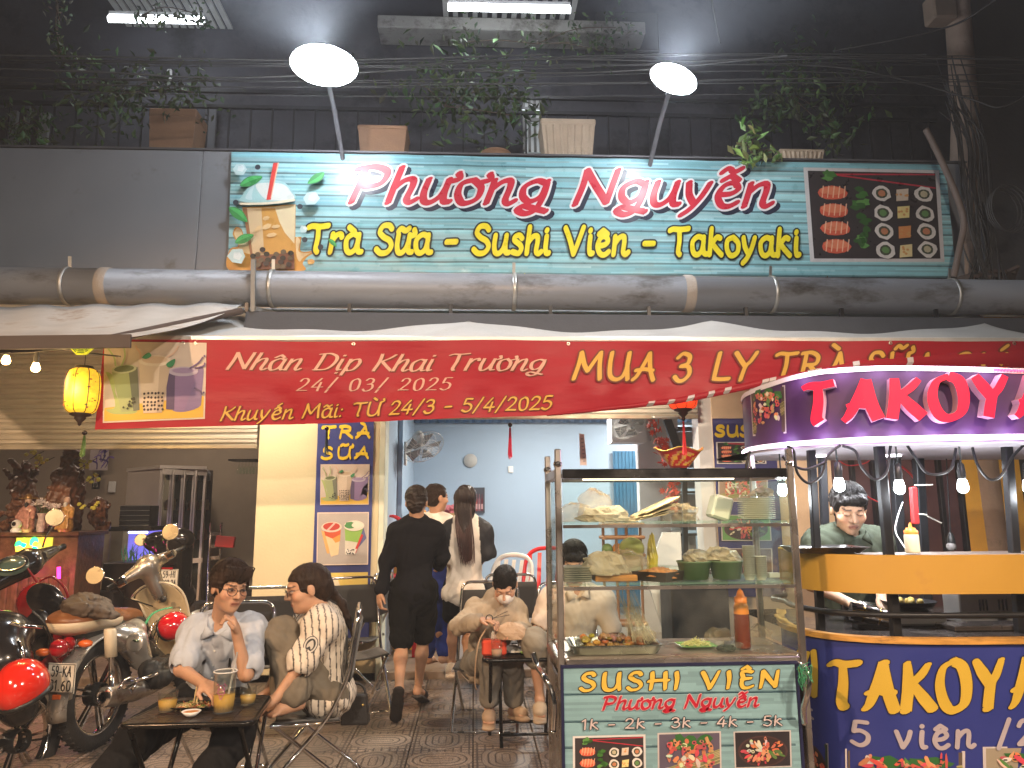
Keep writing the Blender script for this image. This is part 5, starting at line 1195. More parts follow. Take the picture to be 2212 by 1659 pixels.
obj('roof', roof(), mat('red_roof_sheet', (.3,.03,.05), .4), tk)
obj('soffit', deck(cano, zbot, -.005, .012, 4.4), mat('pale_soffit', (.5,.45,.5), .5), tk)
led = emis('led_white', (1,.86,.98), 9); ledr = emis('led_red', (1,.03,.08), 6)
def leds(z, s0, s1, m, name, hh=.012, step=.0145):
 mb = MB(); s_ = s0
 while s_ < s1:
  zz_ = z(s_/cano.len) if callable(z) else z; p = cano.fn(s_, zz_, hh); p2 = cano.fn(s_+.009, zz_, hh); mb.bar(p, p2, .009, .008); s_ += step
 return obj(name, mb, m, tk)
leds(zbot+.012, .02, cano.len-.2, led, 'led_strip'); s_top0 = cano.L(1735,810)[0]; s_top1 = cano.L(2130,800)[0]
leds(lambda a: ztop(a)-.008, s_top0, s_top1, led, 'led_strip'); leds(lambda a: ztop(a)-.008, s_top1+.03, cano.len-.2, ledr, 'red_led_strip')
strip = mat('white_strip', (.7,.65,.7), .4)
obj('strip_channel', ribbon(cano, zbot-.002, zbot+.024, .006), strip, tk); obj('strip_channel', ribbon(cano, lambda a: ztop(a)-.02, lambda a: ztop(a)+.004, .006), strip, tk)
for k_ in range(7):
 s_ = cano.L(1700+k_*80,940)[0]; p = cano.fn(s_, zbot+.015, .05); light('POINT', 'led_light', p, .9, (.72,.55,1), .05, parent=tk)
 if k_ < 6: p = cano.fn(s_+.1, ztop(s_/cano.len)-.01, .05); light('POINT', 'led_light', p, .5, (.75,.5,1), .05, parent=tk)
# raised letters
def raised(ps, t, p0, p1, ptop, depth, face, side, parent, a=10, b=6, ang=R(25), track=14, slant=.04):
 A = ps.L(*p0); B = ps.L(*p1); T_ = ps.L(*ptop); h = T_[1]-A[1]; st, W = text_strokes(t, track); k = h/75; kx = (B[0]-A[0])/W; x = 0
 for b_, dia in decomp(t):
  w_, strokes = GL[b_]; L_ = MB(); Sd = MB()
  for i, q in enumerate(strokes):
   q = [(A[0]+(x+px)*kx+py*k*slant, A[1]+py*k) for px, py in q]; qq = catmull([(u, v, 0) for u, v in q], 6) if len(q) > 2 else [Vector((*q[0],0)), Vector(((q[0][0]+q[1][0])/2,(q[0][1]+q[1][1])/2,0)), Vector((*q[1],0))]
   m = len(qq); Lf = []; Rf = []
   for j, p in enumerate(qq):
    tt = (qq[min(j+1,m-1)]-qq[max(j-1,0)]).normalized(); n = (-tt.y, tt.x); w2 = nib_w(n, a*k, b*k, ang)*(.8+.3*min(j/(m-1)*2,1))
    Lf.append((p.x+n[0]*w2, p.y+n[1]*w2)); Rf.append((p.x-n[0]*w2, p.y-n[1]*w2))
   loop = Lf+Rf[::-1]; hf = depth+i*.0004
   L_.add([ps.fn(u, v, hf) for u, v in Lf]+[ps.fn(u, v, hf) for u, v in Rf], [(j, m+j, m+j+1, j+1) for j in range(m-1)])
   N = len(loop); Sd.add([ps.fn(u, v, .0) for u, v in loop]+[ps.fn(u, v, hf-.001) for u, v in loop], [(j, (j+1) % N, N+(j+1) % N, N+j) for j in range(N)])
  lo = obj('neon_letter', Sd, side, parent); obj('letter_face', L_, face, lo); x += w_+track
raised(cano, 'TAKOYAKI', (1745,918), (2368,911), (1745,835), .05, mat('neon_red', (.3,0,.01), .5, var=0, emit=(1,0,.05), es=.95), mat('letter_return', (.65,.4,.45), .35), tk)
pr = Print(cano.fn, .0008); pr.h = .004
g0, g1 = cano.L(1628,942), cano.L(1700,936); g2, g3 = cano.L(1697,832), cano.L(1622,840)
platter(pr, bil(g0,g1,g2,g3), (.08,.05,.05), 12, False); pr.obj('food_picture', blu, tk)
pr = Print(base.fn, .0008); pr.h = .003; YT = (.55,.36,.04); GR = (.38,.33,.36)
ptext(pr, base, 'TAKOYAKI', (1796,1523), (2350,1516), (1796,1427), YT, a=9.8, b=5, ang=R(25), slant=.05, track=14, outline=((.01,.01,.04),.004), taper=lambda t: .75+.4*min(t*2,1))
ptext(pr, base, '5 viên /2', (1840,1606), (2236,1606), (1840,1556), GR, a=6.5, b=5.5, ang=R(0), slant=0.02, track=14)
ptext(pr, base, 'KI', (1727,1500), (1772,1502), (1727,1410), YT, a=9, b=5, ang=R(25), slant=.05, track=12, outline=((.01,.01,.04),.003))
ptext(pr, base, 'k', (1742,1550), (1762,1552), (1742,1522), GR, a=6, b=5, ang=0, slant=0)
pr.obj('lettering', blu, tk)
for i, (a, b_, c, d, bg) in enumerate([((1828,1720),(2084,1716),(2084,1622),(1826,1617),(.1,.07,.05)),((2124,1720),(2380,1716),(2380,1610),(2122,1613),(.3,.25,.18)),((1735,1700),(1792,1712),(1790,1606),(1736,1590),(.04,.06,.03))]):
 pr = Print(base.fn, .0005); pr.h = .003; platter(pr, bil(base.L(*a),base.L(*b_),base.L(*c),base.L(*d)), bg, 20+i, i == 2); pr.obj('food_picture', blu, tk)
# things on and in the cart
q = V(shp.fn(shp.L(1820,1195)[0], 0, 0).x-.02, 3.55, zsh1+.002)
obj('baking_tray', rloft(q, [(.14,.1,.0),(.17,.13,.028),(.175,.135,.028),(.135,.095,.006)], .03), mat('dark_tin', (.06,.055,.05), .3, metal=.8), label='large dark tin tray on the yellow shelf in front of the cook', cat='tray')
q = P(1972,1197,3.42); q.z = zsh1+.002; mb = thing('squeeze_bottle', 'white squeeze bottle with orange nozzle cap on the yellow shelf', 'bottle', q)
obj('bottle_body', MB().lathe([(0,.0),(.031,.0),(.032,.01),(.032,.075),(.03,.085)], q, n=20), mat('milky_bottle', (.72,.68,.5), .35), mb); obj('cap', MB().lathe([(.03,.085),(.031,.1),(.022,.106),(.02,.114),(.008,.116),(.004,.138),(0,.138)], q, n=20), mat('orange_cap'), mb)
zk = zr2-.004
q = P(1880,1328,3.62); q.z = zk+.06; d = V(.17,-.05,-.035); cn = thing('gas_canister', 'shiny steel gas canister lying on the takoyaki counter', 'canister', q-V(0,0,.06))
obj('body', MB().tube([q-d*.5, q+d*.5], .042, 20), chrome, cn); obj('body_ring', MB().tube([q-d*.2,q-d*.17], .0435, 20).tube([q+d*.18,q+d*.21], .0435, 20), mat('brass', (.6,.4,.12), .25, metal=1), cn); obj('cradle', MB().box(q-V(0,0,.05), (.16,.06,.02)), bst, cn)
q = P(1855,1310,3.85); q.z = zk; obj('pot', MB().lathe([(0,0),(.075,0),(.09,.085),(.093,.085),(.088,.08),(.072,.006),(0,.006)], q, n=28), ss, label='steel mixing bowl beside the canister on the counter', cat='bowl')
q = P(1962,1300,3.72); q.z = zk; st_ = thing('takoyaki_pan', 'round black takoyaki pan on a gas stove', 'stove', q)
obj('stove', MB().box(q+V(0,0,.03), (.26,.2,.05), bev=.01), mat('stove_steel', (.3,.28,.26), .35, metal=.8), st_); obj('burner_ring', MB().lathe([(.08,.055),(.09,.07),(.08,.08)], q, n=20), bst, st_)
obj('pan', MB().lathe([(0,.09),(.11,.09),(.125,.11),(.128,.112),(.122,.112),(.1,.098),(0,.098)], q, n=28), bst, st_);
for k_ in range(7): a = k_*.9; obj('ball', MB().sphere(q+V(.06*math.cos(a)*(k_ > 0),.05*math.sin(a)*(k_ > 0),.108), .017, 10, 8), mat('takoyaki_batter', (.7,.5,.12), .5, var=.3, scale=50), st_)
q = P(2130,1310,3.75); q.z = zk; ct = thing('steel_cabinet', 'pale steel cabinet with slotted vents on the counter', 'cabinet', q); obj('cabinet_body', MB().box(q+V(0,0,.08), (.36,.14,.15), bev=.006), mat('pale_steel', (.5,.48,.45), .4, metal=.4), ct)
for g_ in range(3):
 for k_ in range(3): obj('vent_slot', MB().box(q+V(-.08+.1*g_+.018*k_,-.071,.09), (.008,.006,.055), bev=.002), blk, ct)
q = P(2060,1330,3.55); q.z = zk; obj('flat_griddle', MB().box(q+V(.2,0,.012), (.5,.16,.022), bev=.004), mat('griddle', (.12,.1,.09), .25, metal=.7), label='flat steel griddle at the front right of the counter', cat='griddle')
# hanging cables and bulbs under the canopy
zc_ = zbot-.012
for i, (pts, lb) in enumerate([([(1700,960),(1715,975),(1722,1020),(1748,1044),(1775,1025),(1788,985),(1815,962)],'black cable loop left of the cook'),([(1820,960),(1848,975),(1862,1010),(1890,1036),(1915,1020),(1922,975),(1925,958)],'black cable loop over the cook'),([(1960,962),(1978,990),(2000,1020),(2030,1024),(2055,1010),(2065,968)],'black cable loop right of the middle bulb'),([(2100,966),(2112,1005),(2135,1034),(2160,1030),(2185,990),(2212,960)],'black cable loop before the orange wall'),([(1690,985),(1705,1000),(1740,1014),(1785,998)],'short black cable loop at the left end of the canopy'),([(1620,975),(1612,1010),(1622,1015)],'thin black cable end beside the sushi cart')]):
 q = [P(u, v, 3.36) for u, v in pts]; q[0].z = min(q[0].z, zc_); obj('hanging_cable', MB().tube(catmull(q, 6), .0065, 7), cab, label=lb, cat='cable', group='black cable loops under the canopy')
for u, v, Y, lb in ((1813,1053,3.42,'bright white bulb in front of the cook\'s hair'),(1943,1058,3.4,'bright white bulb in the middle of the takoyaki cart'),(2080,1056,3.42,'bright white bulb before the orange wall'),(2222,1056,3.42,'bright white bulb cut by the right edge of the photo'),(1690,1064,3.85,'bright white bulb partly behind the glass case')):
 bulb(u, v-4, Y, lb, 'white bulbs hanging under the takoyaki canopy', 3, (.9,.96,1), 30, (u-8, 965), .026, .95)
q = P(1975,1092,4.0); rd = thing('red_tool', 'red plastic strip clipped to a post above the shelf', 'plastic strip', q-V(0,0,.1)); obj('strip', MB().box(q, (.035,.03,.2), rot=RT(0,.03,0), bev=.005), mat('red_plastic', (.6,.03,.03), .4), rd); [obj('tie', MB().bar(P(*a), P(*b_), .006,.006), wf, rd) for a, b_ in (((1975,1048,3.98),(2015,1047,3.95)),((1985,1110,3.98),(2003,1112,3.95)),((2003,1115,3.95),(2034,1130,3.95)))]
q0 = P(1950,1085,4.1); obj('charging_cord', MB().tube(catmull([q0, P(1938,1120,4.0), P(1935,1150,3.9), P(1960,1190,3.6)],6), .0035, 6), mat('white_plastic', (.75,.75,.72), .4), label='thin white charging cord hanging beside the squeeze bottle', cat='cord')
for i, pts in enumerate([[(1800,985),(1830,1005),(1870,1000),(1885,985)],[(1880,975),(1950,1010),(1980,1040)],[(1868,1070),(1900,1085),(1920,1085)]]): obj('red_wire', MB().tube(catmull([P(u,v,4.6) for u, v in pts],5), .004 if i != 1 else .008, 5), mat('red_plastic'), label=['thin red wire sagging behind the cook','thick red rod slanting down to the strip','short red wire right of the cook'][i], cat='wire')
b = thing('unlit_bulb', 'dark unlit bulb socket hanging low right of the squeeze bottle', 'light bulb', P(2053,1190,4.3)); obj('cable', MB().tube([P(2043,970,4.3),P(2048,1060,4.3),P(2053,1150,4.3)], .004, 5), cab, b); obj('socket', MB().lathe([(.01,.0),(.02,-.03),(.024,-.09),(.02,-.1)], P(2053,1150,4.3), n=12), blk, b); obj('bulb', MB().sphere(P(2055,1180,4.3), .028, 12, 8), mat('grey_bulb_glass', (.25,.23,.22), .15), b)
for u, v in ((1765,968),(1925,976)): q = P(u,v,3.95); q.z = zbot-.02; obj('counter_fill_downlight', MB().lathe([(0,.006),(.045,.006),(.05,0),(0,-.002)], q, n=20), emis('counter_fill_glow', (.95,.95,1), 8), tk); light('AREA', 'counter_fill_light', q-V(0,0,.01), 11, (.9,.93,1), .08, target=q-V(0,-.1,1), parent=tk)  # downlights added to brighten the counter shaded by the shelf board
# ================================================================ FURNITURE THE PEOPLE USE
chairfab = mat('chair_black_fabric', (.022,.021,.02), .7, bump=.2, bscale=200, sheen=.2)
rubf = mat('rubber_foot', (.02,.02,.02), .7)
def make_chair():
 r = thing('folding_chair', 'x', 'chair', (0,0,0), 'chrome folding chairs with black backs'); w_ = .225; zs = .40; zt_ = .96
 obj('back_frame', MB().tube(rounded([V(-w_,.27,.015),V(-w_,-.1,.42),V(-w_,-.2,.62),V(-w_*.93,-.25,zt_),V(w_*.93,-.25,zt_),V(w_,-.2,.62),V(w_,-.1,.42),V(w_,.27,.015)], .07, 6), .0115, 9), chrome, r)
 obj('front_foot_bar', MB().tube([V(-w_,.27,.013),V(w_,.27,.013)], .011, 8), chrome, r)
 obj('rear_leg', MB().tube(rounded([V(-w_+.02,.18,zs),V(-w_+.02,-.26,.05),V(-w_+.02,-.29,.013),V(w_-.02,-.29,.013),V(w_-.02,-.26,.05),V(w_-.02,.18,zs)], .04, 5), .011, 9), chrome, r)
 for x in (-1,1):
  for y in (.27,-.29): obj('rubber_foot', MB().tube([V(x*(w_-.05),y,.014),V(x*(w_-.09),y,.014)], .0145, 8), rubf, r)
  obj('seat_rail', MB().tube([V(x*w_,-.17,zs),V(x*w_,.19,zs)], .011, 8), chrome, r)
 obj('seat', MB().grid(lambda a, b: V(-w_+2*w_*a, -.16+.34*b, zs+.012-.03*math.sin(math.pi*a)), 10, 8), chairfab, r, solid=.008)
 obj('backrest', MB().grid(lambda a, b: V((-w_+2*w_*a)*1.0, -.205-.045*b-.02*math.sin(math.pi*a), .6+.3*b), 10, 6), chairfab, r, solid=.008)
 return r
ch0 = make_chair()
def put_chair(u, v, Y, rz, label, first=False):
 p = P(u, v, Y); loc = V(p.x, Y, 0)
 o = ch0 if first else copy_tree(ch0); o.location = loc; o.rotation_euler = (0,0,rz); o['label'] = label; return o
# local +y is the sitter's front
put_chair(494,1300,4.5, math.pi+.08, 'chrome folding chair the man in the blue shirt sits on', True)
put_chair(672,1500,4.42, math.pi/2+.15, 'chrome folding chair under the woman hugging her knees')
put_chair(585,1240,5.9, .12, 'empty folding chair behind the table with its black back against the cream pier')
put_chair(772,1240,6.15, math.pi+.35, 'empty folding chair left of the walking boy, in front of the drinks poster')
put_chair(1052,1300,5.62, math.pi-.1, 'folding chair under the seated girl in the hoodie')
put_chair(1103,1230,6.75, -.06, 'empty folding chair with its black back to the viewer before the blue wall')
put_chair(1250,1300,5.5, math.pi+.3, 'folding chair behind the glass case under the man in the beige polo')
put_chair(770,1340,6.9, math.pi/2-.3, 'empty folding chair standing close to the cream pier under the poster')
tabm = mat('dark_table_board', (.035,.024,.018), .28, var=.2, scale=6, stretch=(1,14,1), bump=.05)
def make_table(label, corners, zt_, Y0, Y1):
 a, b_, c, d = [P(u, 1500, Y) for u, Y in zip(corners, (Y0,Y0,Y1,Y1))]
 for q in (a,b_,c,d): q.z = zt_
 cen = (a+b_+c+d)/4; r = thing('folding_table', label, 'table', V(cen.x,cen.y,0), 'low black folding tables'); ex = (b_-a).normalized(); n = 6; y0, y1 = cen.y-(Y1-Y0)/2+.015, cen.y+(Y1-Y0)/2-.015
 obj('frame', MB().tube(rounded([(a+b_)/2, a, d, c, b_, (a+b_)/2+V(.001,0,0)], .05, 5), .013, 9, cap=False), mat('table_frame', (.03,.028,.026), .25, metal=.8), r)
 for i in range(n):
  f0, f1 = i/n, (i+1)/n; pa, pb, pc_, pd = a.lerp(b_,f0), a.lerp(b_,f1), d.lerp(c,f1), d.lerp(c,f0)
  g = .002; obj('board', MB().slab([pa+V(g,.012,-.004), pb+V(-g,.012,-.004), pc_+V(-g,-.012,-.004), pd+V(g,-.012,-.004)], .014, (0,0,1)), tabm, r)
 for s_, (p_, q_) in (( -1,(a,b_)),(1,(d,c))):
  p2, q2 = p_+V(.05,0,-.02), q_+V(-.05,0,-.02); oy = (Y1-Y0)*.86*(1 if s_ < 0 else -1)
  for e in (p2, q2): obj('leg', MB().tube([e, V(e.x+(.0 if e is p2 else 0), e.y+oy, .02)], .0115, 8), mat('table_frame'), r)
  obj('foot_bar', MB().tube([V(p2.x,p2.y+oy,.1), V(q2.x,q2.y+oy,.1)], .01, 8), mat('table_frame'), r)
 return r
T1 = make_table('low black folding table with drinks in front of the man in the blue shirt', (262,548,585,388), .56, 3.62, 4.1)
T2 = make_table('low black table with a red tissue box between the hoodie girl and the cart', (1043,1205,1215,1063), .56, 4.95, 5.35)
# ================================================================ PEOPLE
skin_m = mat('skin', vcol=True, rough=.5, var=.05, scale=30, sub=.08)
SK = (.50,.285,.18)
def cloth(name, col, **k):
 d = dict(rough=.9, var=.08, scale=14, bump=.25, bscale=350, spec=.12); d.update(k); return mat(name, col, **d)
def frame(f, up=(0,0,1)):
 f = Vector(f).normalized(); r = f.cross(Vector(up)).normalized(); u = r.cross(f); return Matrix((r, f, u)).transposed()
def hand(F, w, e, pn, curl, thumb, s=1, side=None):
 e = Vector(e).normalized(); pn = Vector(pn); pn = (pn-e*pn.dot(e)).normalized(); sd = e.cross(pn)*thumb
 c = w+e*.045*s; F.cap(w, w+e*.03*s, .024*s, .028*s, .02, (pn,1.35))
 rot = Matrix((sd, e, pn)).transposed(); F.ell(c, (.040*s,.05*s,.017*s), rot, .015)
 for i, (o, L_) in enumerate(((.028,.068),(.010,.076),(-.009,.07),(-.026,.055))):
  b_ = w+e*.082*s+sd*o*s; d1 = (e*math.cos(curl*1.1)+pn*math.sin(curl*1.1)); d2 = (e*math.cos(curl*2.5)+pn*math.sin(curl*2.5)); m = b_+d1*L_*.5*s; d2 = d2.normalized()
  F.cap(b_-e*.02*s, m, .0095*s, .0085*s, .006); F.cap(m, m+d2*L_*.5*s, .0085*s, .0068*s, .004)
 t0_ = w+e*.025*s+sd*.03*s; t1 = t0_+(e*.7+sd*.8+pn*.3).normalized()*.035*s; F.cap(t0_, t1, .013*s, .0105*s, .008); F.cap(t1, t1+(e*.9+sd*.1+pn*.4).normalized()*.032*s, .0105*s, .0085*s, .004)
def person(label, J, head_f, head_up=(0,0,1), hs=1.06, skin=SK, female=False, top=None, bottom=None, hair=None, mask=None, hands=True, eyes='open', shoes=None, h=.0058, props=None, slim=1.0, mouth=True):
 J = {k: (P(*v) if not isinstance(v, Vector) else v) for k, v in J.items()}
 pts = list(J.values()); base = V(J['pelvis'].x, J['pelvis'].y, 0)
 root = thing('person', label, 'person', base)
 lo = [min(p[i] for p in pts)-.2 for i in range(3)]; hi = [max(p[i] for p in pts)+.2 for i in range(3)]
 hc = J['head']; HM = frame(head_f, head_up); H = lambda x, y, z: hc+HM @ (V(x, y, z)*hs)
 side = (J['shR']-J['shL']).normalized(); up = (J['neck']-J['pelvis']).normalized(); front = up.cross(side).normalized(); side = front.cross(up); TM = Matrix((side, front, up)).transposed()
 tl = (J['neck']-J['pelvis']).length
 def torso(F, g=0, k=.06, belly=1, low=True):
  ch_ = J['pelvis'].lerp(J['neck'], .66); be = J['pelvis'].lerp(J['neck'], .3)
  F.ell(ch_, (.145*slim+g, .098*slim+g, tl*.36+g), TM, k); F.ell(be, (.122*slim*belly+g, .09*slim+g, tl*.32+g), TM, k)
  if low: F.ell(J['pelvis'], (.148*slim+g, .105+g, .11+g), TM, k)
  F.cap(J['neck'].lerp(J['shL'],.2)-up*.02, J['shL'], .05+g, .052+g, k); F.cap(J['neck'].lerp(J['shR'],.2)-up*.02, J['shR'], .05+g, .052+g, k)
  F.cap(J['shL']-up*.03, J['shR']-up*.03, .06+g, k=k)
 F = Field(lo, hi, h); torso(F, -.012)
 F.cap(J['neck']-up*.03, hc+HM@V(0,-.02,-.05), .052*hs, .05*hs, .04)
 for sd in 'LR':
  F.cap(J['sh'+sd], J['el'+sd], .043*slim, .034*slim, .03); F.cap(J['el'+sd], J['wr'+sd], .036*slim, .024*slim, .02)
  if 'kn'+sd in J:
   hp = J['pelvis']+side*(.08 if sd == 'R' else -.08); F.cap(hp, J['kn'+sd], .076*slim, .05*slim, .05)
   kn, an = J['kn'+sd], J['an'+sd]; cf = kn.lerp(an, .32)-(front*.015); F.cap(kn, cf, .048*slim, .05*slim, .03); F.cap(cf, an, .05*slim, .03*slim, .03)
   if 'to'+sd in J:
    to = J['to'+sd]; d = (to-an).normalized(); F.cap(an-d*.02+V(0,0,-.03), an.lerp(to,.6), .032, .03, .03); F.cap(an.lerp(to,.5), to, .034, .02, .02, (V(0,0,1),1.3));
    sdv = d.cross(V(0,0,1)).normalized()
    for i in range(5): q = to+sdv*(.03-.015*i)*(1 if sd == 'L' else -1); F.cap(q-d*.03, q+d*(.012-.004*abs(i-1)), .0105, .009, .006)
  if hands and sd in hands:
   e, pn, cu, th = hands[sd]; hand(F, J['wr'+sd], e, pn, cu, th, 1.05)
 # head
 F.ell(H(0,-.012,.025), V(.074,.094,.088)*hs, HM, .02); F.ell(H(0,.028,-.045), V(.056,.06,.065)*hs, HM, .03)
 F.ell(H(0,.062,-.088), V(.022,.02,.018)*hs, HM, .025)
 for s_ in (-1,1):
  F.ell(H(.042*s_,.05,-.02), V(.024,.028,.026)*hs, HM, .02); F.ell(H(.076*s_,-.012,-.005), V(.009,.019,.032)*hs, HM, .006)
  F.ell(H(.032*s_,.088,.012), V(.018,.010,.010)*hs, HM, .012, sub=True)
 F.ell(H(0,.078,.034), V(.045,.014,.011)*hs, HM, .012)
 F.cap(H(0,.086,.018), H(0,.106,-.018), .0075*hs, .0115*hs, .012); F.cap(H(-.012,.092,-.022), H(.012,.092,-.022), .009*hs, .009*hs, .008)
 for s_ in (-1,1): F.ell(H(.031*s_,.0795,.010), V(.0145,.011,.0105)*hs, HM, .003)
 F.cap(H(-.018,.084,-.048), H(.018,.084,-.048), .0062*hs, k=.006); F.cap(H(-.014,.084,-.058), H(.014,.084,-.058), .0072*hs, k=.005); F.cap(H(-.017,.094,-.0527), H(.017,.094,-.0527), .0028*hs, k=.002, sub=True)
 HMn = np.array(HM); hcn = np.array(hc)
 def col(Q):
  c = np.tile(np.array(skin), (len(Q),1)); L_ = (Q-hcn) @ HMn / hs; x, y, z = L_[:,0], L_[:,1], L_[:,2]; ax = np.abs(x); fr = y > .045
  lips = fr & (ax < .024-np.abs(z+.053)*.5) & (z < -.043) & (z > -.066); c[lips] = np.array((.38,.13,.1) if female else (.42,.2,.14))
  ml = fr & (ax < .022) & (np.abs(z+.053) < .0022); c[ml] = (.12,.03,.02)
  brow = fr & (ax > .014) & (ax < .052) & (np.abs(z-.035+ax*.05) < (.0042 if not female else .0032)); c[brow] = (.075,.045,.035)
  ez = z-.010
  eye = fr & (np.abs(ax-.031) < .0145) & (np.abs(ez) < .005*(1-((ax-.031)/.0155)**2));
  if eyes == 'open': c[eye] = (.33,.29,.26); iris = eye & (np.abs(ax-.031) < .0065); c[iris] = (.02,.012,.01)
  lid = fr & (np.abs(ax-.031) < .018) & (np.abs(ez-(.0068 if eyes == 'open' else -.004)*(1-((ax-.031)/.018)**2)) < .0026); c[lid] = (.07,.035,.028) if eyes == 'open' else (.16,.08,.06)
  nos = (np.abs(z+.028) < .004) & (np.abs(ax-.0075) < .004) & (y > .088); c[nos] = (.16,.06,.04)
  chk = fr & (np.abs(ax-.042) < .02) & (np.abs(z+.02) < .02); c[chk] = c[chk]*np.array((1.05,.94,.92))
  r_ = np.sqrt(x*x+y*y+z*z); body = r_ > .2; sh_ = np.clip(.5+.5*np.sin(Q[:,0]*23+Q[:,2]*17), 0, 1); c[body] *= (1-.08*sh_[body])[:,None]
  return c
 body = sdf_obj('body', F, skin_m, root, colfn=col, smooth_it=1)
 def sub_field(pp, m=.16): return Field([min(p[i] for p in pp)-m for i in range(3)], [max(p[i] for p in pp)+m for i in range(3)], h*1.12)
 def L2(a, b, t): return J[a].lerp(J[b], t)
 ctx = dict(J=J, H=H, HM=HM, up=up, side=side, front=front, torso=torso, root=root, sub_field=sub_field, L2=L2, hs=hs, hc=hc, tl=tl, slim=slim)
 if top: top(ctx)
 if bottom: bottom(ctx)
 if hair: hair(ctx)
 if mask: mask(ctx)
 if props: props(ctx)
 return root
def shirt(name, m, sleeve=.75, g=.016, length=0, collar=False, loose=1.0, colfn=None, noise=.0045, seed=0, hood=False, flare=0, vneck=0, under=None):
 def f(c):
  J = c['J']; pp = [J['neck'], J['pelvis']-c['up']*length, J['shL'], J['shR'], J['elL'], J['elR']]+([J['wrL'], J['wrR']] if sleeve > 1 else [])
  F = c['sub_field'](pp, .19); c['torso'](F, g, belly=loose)
  if length: F.ell(J['pelvis']-c['up']*length*.5, (.15*c['slim']+g+flare, .11+g+flare, .08+length*.7), Matrix((c['side'],c['front'],c['up'])).transposed(), .05)
  for sd in 'LR':
   sh_, el, wr = J['sh'+sd], J['el'+sd], J['wr'+sd]
   e = sh_.lerp(el, min(sleeve,1)); sl_ = c['slim']; F.cap(sh_, e, (.052+g*.9)*sl_, (.044+g*.9+(.012 if sleeve < 1 else 0))*sl_, .035)
   if sleeve > 1: e2 = el.lerp(wr, sleeve-1); F.cap(el, e2, (.042+g)*sl_, (.034+g*.7)*sl_, .03)
   if sleeve <= 1: F.cap(e+(el-sh_).normalized()*.03, e+(el-sh_).normalized()*.12, .058, .07, .004, sub=True)
  if hood: F.ell(J['neck']-c['front']*.06+c['up']*.015, (.1,.075,.06), Matrix((c['side'],c['front'],c['up'])).transposed(), .03)
  F.cap(J['neck']+c['up']*.005, c['hc'], .056, .075, .012, sub=True)
  if vneck: F.cap(J['neck']+c['front']*.07+c['up']*.01, J['neck']+c['front']*.11-c['up']*vneck, .035, .006, .006, sub=True)
  F.noise(noise*1.1, 15, seed, (1,1,.7), True); F.noise(noise*.5, 42, seed+1, (1,1,.5), True)
  o = sdf_obj(name, F, m, c['root'], colfn=(lambda Q: colfn(c, Q)) if colfn else None)
  if collar:
   for s_ in (-1,1):
    n = J['neck']; n = n+c['front']*.018+c['up']*.012; a = n+c['side']*s_*.066+c['up']*.035+c['front']*.0; b_ = n+c['side']*s_*.055+c['front']*.075+c['up']*.01; d = n+c['side']*s_*.075+c['front']*.098-c['up']*.055; e = n+c['side']*s_*.012+c['front']*.108-c['up']*.012; k_ = n+c['side']*s_*.09+c['front']*.03-c['up']*.005; bk = n-c['front']*.058+c['up']*.04; bk2 = n-c['front']*.075+c['up']*.0
    obj('collar', MB().add([a,b_,d,e,k_,bk,bk2], [(0,1,2,4),(1,3,2),(5,0,4,6)], True), m if not under else under, c['root'], solid=.007)
  return o
 return f
def pants(name, m, cut=1.9, g=.014, noise=.004, seed=5, wide=0, skirt=False):
 def f(c):
  J = c['J']; pp = [J['pelvis'], J['knL'], J['knR']]+([J['anL'], J['anR']] if cut > 1 else []); F = c['sub_field'](pp, .17)
  F.ell(J['pelvis'], (.15*c['slim']+g, .107+g, .12+g), Matrix((c['side'],c['front'],c['up'])).transposed(), .05)
  for sd in 'LR':
   hp = J['pelvis']+c['side']*(.08 if sd == 'R' else -.08); kn, an = J['kn'+sd], J['an'+sd]; e = hp.lerp(kn, min(cut,1)); F.cap(hp, e, .084*c['slim']+g, .06*c['slim']+g+wide*(.5 if cut > 1 else 1), .05)
   if cut > 1: F.cap(kn, kn.lerp(an, cut-1), .056*c['slim']+g, .044*c['slim']+g+wide, .04)
  F.noise(noise*1.1, 15, seed, (1,1,.6), True); F.noise(noise*.5, 45, seed+1, (1,1,.5), True); return sdf_obj(name, F, m, c['root'])
 return f
def hair_short(m, seed=1, vol=.014, fringe=True, back=True, ear=.0):
 def f(c):
  H, HM, hs = c['H'], c['HM'], c['hs']; F = Field([c['hc'][i]-.2 for i in range(3)], [c['hc'][i]+.2 for i in range(3)], .0045)
  F.ell(H(0,-.016,.04), V(.079+vol*.5,.098+vol*.5,.083+vol)*hs, HM, .01)
  if back: F.ell(H(0,-.05,-.01), V(.07,.066,.07)*hs, HM, .02)
  if fringe: F.ell(H(-.01,.068,.078), V(.058,.035,.026)*hs, HM, .025)
  F.box(H(0,.115,-.028), V(.07,.066,.078)*hs, HM, .012, .02, sub=True)
  for s_ in (-1,1): F.ell(H(.085*s_,.02,-.05), V(.03,.05,.055)*hs, HM, .01, sub=True)
  F.noise(.004, 50, seed, (1,1,1)); F.noise(.0025, 140, seed+3, (1.5,.5,1)); sdf_obj('hair', F, m, c['root'], smooth_it=1)
  rs = random.Random(seed); ps = []
  for _ in range(240):
   a = rs.uniform(0,6.28); fw = math.cos(a); end = 1.0+.25*(1-max(fw,0))+rs.uniform(-.12,.12)+(.35 if fw < -.2 else 0); pp = []
   for j in range(5):
    t = .1+(end-.1)*j/4; aa = a+.35*j/4*rs.uniform(-.5,1); q = 1.015+.03*rs.random()*(j > 1); pp.append(H((.079+vol*.5)*math.sin(t)*math.sin(aa)*q, -.016+(.098+vol*.5)*math.sin(t)*math.cos(aa)*q, .04+(.083+vol)*math.cos(t)*q))
   ps.append(pp)
  strands('hair_strands', m, ps, c['root'], .0016)
 return f
